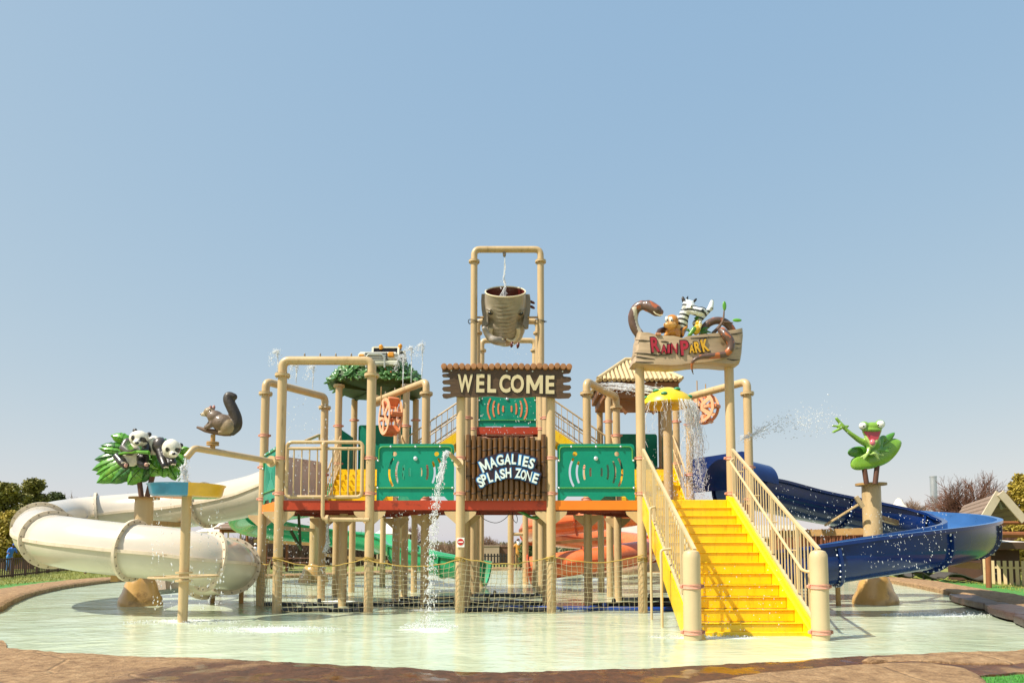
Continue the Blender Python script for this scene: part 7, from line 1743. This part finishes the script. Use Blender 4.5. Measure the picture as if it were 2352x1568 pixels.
# ------------------------------------------------------------------ falling and spraying water
def spray_material():
    m = bpy.data.materials.new('spray'); m.use_nodes = True; t = m.node_tree; b = t.nodes['Principled BSDF']
    b.inputs['Base Color'].default_value = (.93, .95, .96, 1); b.inputs['Roughness'].default_value = .12; b.inputs['IOR'].default_value = 1.33; b.inputs['Transmission Weight'].default_value = .08
    n = N(t, 'ShaderNodeTexNoise'); n.inputs['Scale'].default_value = 30; bp = N(t, 'ShaderNodeBump'); bp.inputs['Strength'].default_value = .5; bp.inputs['Distance'].default_value = .01
    t.links.new(n.outputs[0], bp.inputs['Height']); t.links.new(bp.outputs[0], b.inputs['Normal'])
    tr = N(t, 'ShaderNodeBsdfTransparent'); mx = N(t, 'ShaderNodeMixShader'); fr_ = N(t, 'ShaderNodeMapRange'); fr_.inputs[1].default_value = .35; fr_.inputs[2].default_value = .65; fr_.inputs[3].default_value = .1; fr_.inputs[4].default_value = .75
    n2 = N(t, 'ShaderNodeTexNoise'); n2.inputs['Scale'].default_value = 14; t.links.new(n2.outputs[0], fr_.inputs[0]); t.links.new(fr_.outputs[0], mx.inputs[0]); tl = N(t, 'ShaderNodeBsdfTranslucent'); tl.inputs[0].default_value = (.95, .97, 1, 1); m2 = N(t, 'ShaderNodeMixShader'); m2.inputs[0].default_value = .45; t.links.new(b.outputs[0], m2.inputs[1]); t.links.new(tl.outputs[0], m2.inputs[2]); t.links.new(m2.outputs[0], mx.inputs[1]); t.links.new(tr.outputs[0], mx.inputs[2])
    t.links.new(mx.outputs[0], t.nodes['Material Output'].inputs[0]); MATS['spray'] = m
spray_material()
rw = random.Random(12)
def drop(m, p, r, d=(0, 0, 1), st=1.6):
    p = v(p); d = v(d).normalized(); s, u, _ = frame_of(d)
    vs = [p + d * r * st, p - d * r * st, p + s * r, p - s * r, p + u * r, p - u * r]
    m.add(vs, [(0, 2, 4), (0, 4, 3), (0, 3, 5), (0, 5, 2), (1, 4, 2), (1, 3, 4), (1, 5, 3), (1, 2, 5)])
def strand(m, P, r, wob):
    n = len(P); ph = rw.uniform(0, 9); Q = []; Rr = []
    for i, p in enumerate(P):
        t = i / (n - 1); w_ = wob * t
        Q.append(p + v((noise.noise(v((ph, t * 5, 1))) * w_, noise.noise(v((ph + 4, t * 5, 2))) * w_, 0))); Rr.append(max(.002, r * (.55 + .9 * abs(noise.noise(v((ph, t * 9, 7)))))))
    m.tube(Q, Rr, 6); return Q
def jet(pts, r, label, strands=3, wob=.08, drops_=60, spread=.08, dr=.012, fall=(0, 0, -1), tail=.4, solid=1.0):
    P = catmull(pts, 8); m = MB(); n = len(P)
    k = max(3, int(n * solid))
    for s in range(strands): strand(m, P[:k], r * rw.uniform(.5, 1), wob)
    for i in range(drops_):
        t = tail + (1 - tail) * rw.random() if rw.random() < .7 else rw.random(); q = P[min(n - 1, int(t * (n - 1)))]; sp = spread * (.25 + t)
        drop(m, q + v((rw.gauss(0, sp), rw.gauss(0, sp * .8), rw.gauss(0, sp * .8))), dr * rw.uniform(.4, 1.35), (rw.gauss(0, .25), rw.gauss(0, .2), -1), rw.uniform(1.2, 2.6))
    o = m.build('water_jet', 'spray', None, 180, loc=P[0]); tag(o, label, 'water jet', 'jets and streams of water', 'stuff'); return o
def cloud(n, fn, label, dr=.012, d=(0, 0, -1), st=2.0, jit=.3):
    m = MB(); first = None
    for i in range(n):
        p = v(fn()); first = first or p
        drop(m, p, dr * rw.uniform(.35, 1.4), (d[0] + rw.gauss(0, jit), d[1] + rw.gauss(0, jit), d[2] + rw.gauss(0, jit)), rw.uniform(1, st))
    o = m.build('water_spray', 'spray', None, 180, loc=first); tag(o, label, 'spray', kind='stuff'); return o
U = rw.uniform
jet([at(1160, 580, QA), at(1159, 620, QA), at(1158, 655, QA - .05), at(1156, 690, QA - .12)], .016, 'clear stream pouring into the elephant bucket', 10, .16, 60, .05, .012)
jet([tip, tip + v((-.02, -.02, -.2)), v((tip.x - .03, tip.y - .03, zd1 + .03))], .018, 'stream falling from the spout into the blue and yellow dish', 14, .16, 160, .06, .009)
# spout on the middle left post
sx0 = v((gx(-1) - .02, R0 - .10, at(1058, 1066, R0).z)); sx1 = at(1030, 1040, R0 - .75)
spt = thing('post_spout', sx0, 'cream spout tube flanged to the post beside the bamboo wall', 'spout'); m = MB(); m.tube([sx0, sx1], .055, 14, cap=False); m.tube([sx0, sx1 + (sx0 - sx1) * .02], .047, 14); m.build('tube', 'cream', spt)
d = (sx1 - sx0).normalized(); s1, u1, _ = frame_of(d); m = MB(); m.lathe([(.02, 0), (.115, 0), (.115, .035), (.02, .035)], sx0 + d * .03, 18, Matrix((s1, u1, d)).transposed()); m.build('flange', 'cream', spt)
jet([sx1, sx1 + v((-.05, -.12, -.06)), at(1010, 1105, 14.5), at(1000, 1170, 14.4), at(990, 1290, 14.3), at(985, 1440, 13.6)], .017, 'white stream arcing down from the post spout to the pool', 8, .11, 1500, .06, .0115, tail=.12, solid=.42)
# upright jets from the spray pipes
for (px, py0, py1, Y, lab) in ((637, 858, 806, R1, 'upright jet at the far left of the spray arches'), (680, 880, 838, 17.8, 'upright jet from the left side spray pipe'), (718, 892, 842, 18.6, 'upright jet near the rear end of the left side pipe'), (925, 890, 818, 18.0, 'short upright jet right of the leafy roof'), (944, 880, 800, 17.7, 'tall upright jet in front of the leafy roof edge'), (969, 870, 792, 17.4, 'upright jet beside the pipe elbow left of the WELCOME sign')):
    a, b = at(px, py0, Y), at(px + 2, py1, Y)
    jet([a, a.lerp(b, .35), a.lerp(b, .75), b, b + v((-.08, 0, .0)), b + v((-.16, 0, -.14)), b + v((-.2, 0, -.4))], .013, lab, 8, .07, 240, .05, .009, tail=.35, solid=.75)
jet([at(913, 930, 18.3), at(914, 990, 18.2), at(912, 1080, 18), at(910, 1180, 17.9), at(905, 1300, 17.8), at(903, 1385, 17.8)], .02, 'thin stream dropping from the left water wheel', 3, .10, 300, .04, .011, tail=.15, solid=.5)
jet([at(752, 1200, 16), at(752, 1225, 16), at(751, 1262, 16), at(747, 1295, 16), at(742, 1330, 16)], .04, 'stream narrowing below the gate drain pipe', 8, .10, 120, .06, .014, tail=.3, solid=.55)
# mushroom curtain
def curtain(a0, a1, n, zlo, label, dens):
    m = MB()
    for i in range(n):
        a = rad(U(a0, a1)); c = v((mx_.x + rc * 1.0 * math.cos(a), mx_.y + rc * math.sin(a), zc_ + .05)); out_ = v((math.cos(a), math.sin(a), 0)) * U(.08, .34); L_ = U(.35, 1) * (c.z - zlo)
        P = [c + out_ * (t ** .6) + v((0, 0, -L_ * t * t * .3 - L_ * t * .7)) for t in (0, .15, .35, .6, .85, 1)]; k = rw.randint(2, 4); strand(m, catmull(P[:k + 1], 4), U(.004, .011), .14)
        for q in range(dens): t = rw.random(); drop(m, c + out_ * t ** .6 + v((rw.gauss(0, .05), rw.gauss(0, .05), -(c.z - zlo) * t)), U(.004, .011), (0, 0, -1), U(1.5, 4))
    o = m.build('water_curtain', 'spray', None, 180, loc=mx_); tag(o, label, 'water curtain', kind='stuff')
curtain(-75, 40, 110, DZ + .05, 'ragged curtain of water falling from the right of the mushroom cap', 22); curtain(-150, -75, 12, DZ + .4, 'thin drips falling from the left front of the mushroom cap', 8)
m = MB()
for i in range(16):
    y = 884 + 14 * i / 15 + rw.gauss(0, 1); P = [at(1378 + U(-6, 20), y - 6, R2 - .2), at(1430, y - 4, R2 - .5), at(1480, y + 2 + U(-3, 3), R1), at(1525 + U(-10, 15), y + 8 + U(-2, 6), R1)]; strand(m, catmull(P, 6), .010, .08)
for i in range(240): t = rw.random(); q = at(1380 + 150 * t, 884 + 12 * rw.random() + 8 * t, R1 + .8); drop(m, q + v((0, rw.gauss(0, .2), rw.gauss(0, .04))), U(.005, .013), (1, 0, -.1), 3)
o = m.build('water_jet', 'spray', None, 180, loc=at(1378, 884, R2)); tag(o, 'flat fan of water shooting right across the tiled roof', 'water jet', 'jets and streams of water', 'stuff')
# long spray arc towards the frog
pA, pB, pC = at(1700, 1012, 16.5), at(1800, 962, 16.0), at(1905, 958, 15.8)
def arc_pt():
    t = rw.random() ** .8; q = pA.lerp(pB, t).lerp(pB.lerp(pC, t), t); s = .05 + .20 * t; return q + v((rw.gauss(0, s), rw.gauss(0, .2), rw.gauss(0, s * .8)))
cloud(620, arc_pt, 'arc of fine spray flying right towards the frog', .011, (1, 0, .2), 3.0)
m = MB()
for i in range(7): P = [pA + v((0, 0, .02 * i)), pA.lerp(pB, .3) + v((rw.gauss(0, .04), 0, rw.gauss(0, .05))), pA.lerp(pB, .55) + v((rw.gauss(0, .1), 0, .05 + rw.gauss(0, .09)))]; strand(m, catmull(P, 6), .012, .05)
o = m.build('water_jet', 'spray', None, 180, loc=pA); tag(o, 'fan of thin jets starting at the right stair post', 'water jet', 'jets and streams of water', 'stuff')
def box_pts(x0, x1, y0, y1, Y0, Y1): return lambda: at(U(x0, x1), U(y0, y1), U(Y0, Y1))
cloud(210, lambda: at(1990 + 190 * rw.random() + U(-30, 30), 1175 + 130 * rw.random(), U(12.5, 14)), 'drops streaking down in front of the blue slide', .0075, (.25, 0, -1), 3.6, .12)
cloud(160, lambda: at(U(1760, 1960), U(1115, 1240), U(15, 17)), 'fine drops in front of the upper blue slide', .011, (.2, 0, -1), 2.5)
cloud(260, box_pts(640, 770, 915, 1160, 14.6, 16.8), 'loose drops hanging in the gate bay', .011); cloud(230, box_pts(600, 720, 1170, 1400, 14.2, 17), 'drops raining below the left deck', .010)
cloud(240, box_pts(880, 990, 1160, 1400, 14.6, 17.5), 'drops raining below the second left bay', .010); cloud(80, box_pts(1100, 1230, 900, 1000, 16, 19), 'drops falling past the teal top deck panel', .012); cloud(60, box_pts(1120, 1230, 790, 840, 19, 20.5), 'drips below the elephant bucket', .011)
cloud(260, lambda: at(rw.choice((352, 362, 372, 395, 440, 462, 480, 498, 508)) + rw.gauss(0, 2.5), U(1142, 1400), SPY + U(-.5, .5)), 'drip lines falling from the rim of the dish', .012, (0, 0, -1), 3.0, .08)
cloud(150, box_pts(1470, 1620, 1090, 1145, 15.8, 17.5), 'spray bouncing off the top landing of the stairs', .013, (0, 0, 1), 1.6, 1)
cloud(120, lambda: v((U(XL + .3, XR - .3), YT - RUN * rw.randint(4, 12) - .03, 0)) + v((0, 0, 0)) + v((0, U(-.02, 0), 0)) if False else at(U(1600, 1800), U(1300, 1450), 11.2), 'small drops trickling down the yellow stairs', .008)
# splashes where water lands
def splash(px, py, rx, ry, n, h, label):
    g = gnd(px, py)
    def f():
        a = U(0, 6.28); k = rw.random() ** .6; return g + v((math.cos(a) * k * rx, math.sin(a) * k * ry, abs(rw.gauss(0, h)) * (1.1 - k) + .005))
    cloud(int(n * 1.6), f, label, .0085, (0, 0, 1), 1.8, .7)
splash(985, 1440, .55, .4, 520, .10, 'splash where the post stream meets the pool'); splash(620, 1445, 1.3, .5, 520, .035, 'broken foam left of the middle of the pool'); splash(425, 1428, 1.2, .5, 320, .03, 'drip splashes round the dish post foot')
splash(1240, 1400, 2.0, .25, 360, .06, 'splashes along the foot of the front net'); splash(2160, 1412, 1.3, .4, 420, .05, 'splashes below the blue slide'); splash(905, 1388, .5, .4, 160, .08, 'splash behind the second left post'); splash(1620, 1462, 1.0, .12, 160, .03, 'foam at the foot of the yellow stairs'); splash(780, 1375, .8, .5, 180, .05, 'splashes under the left deck')
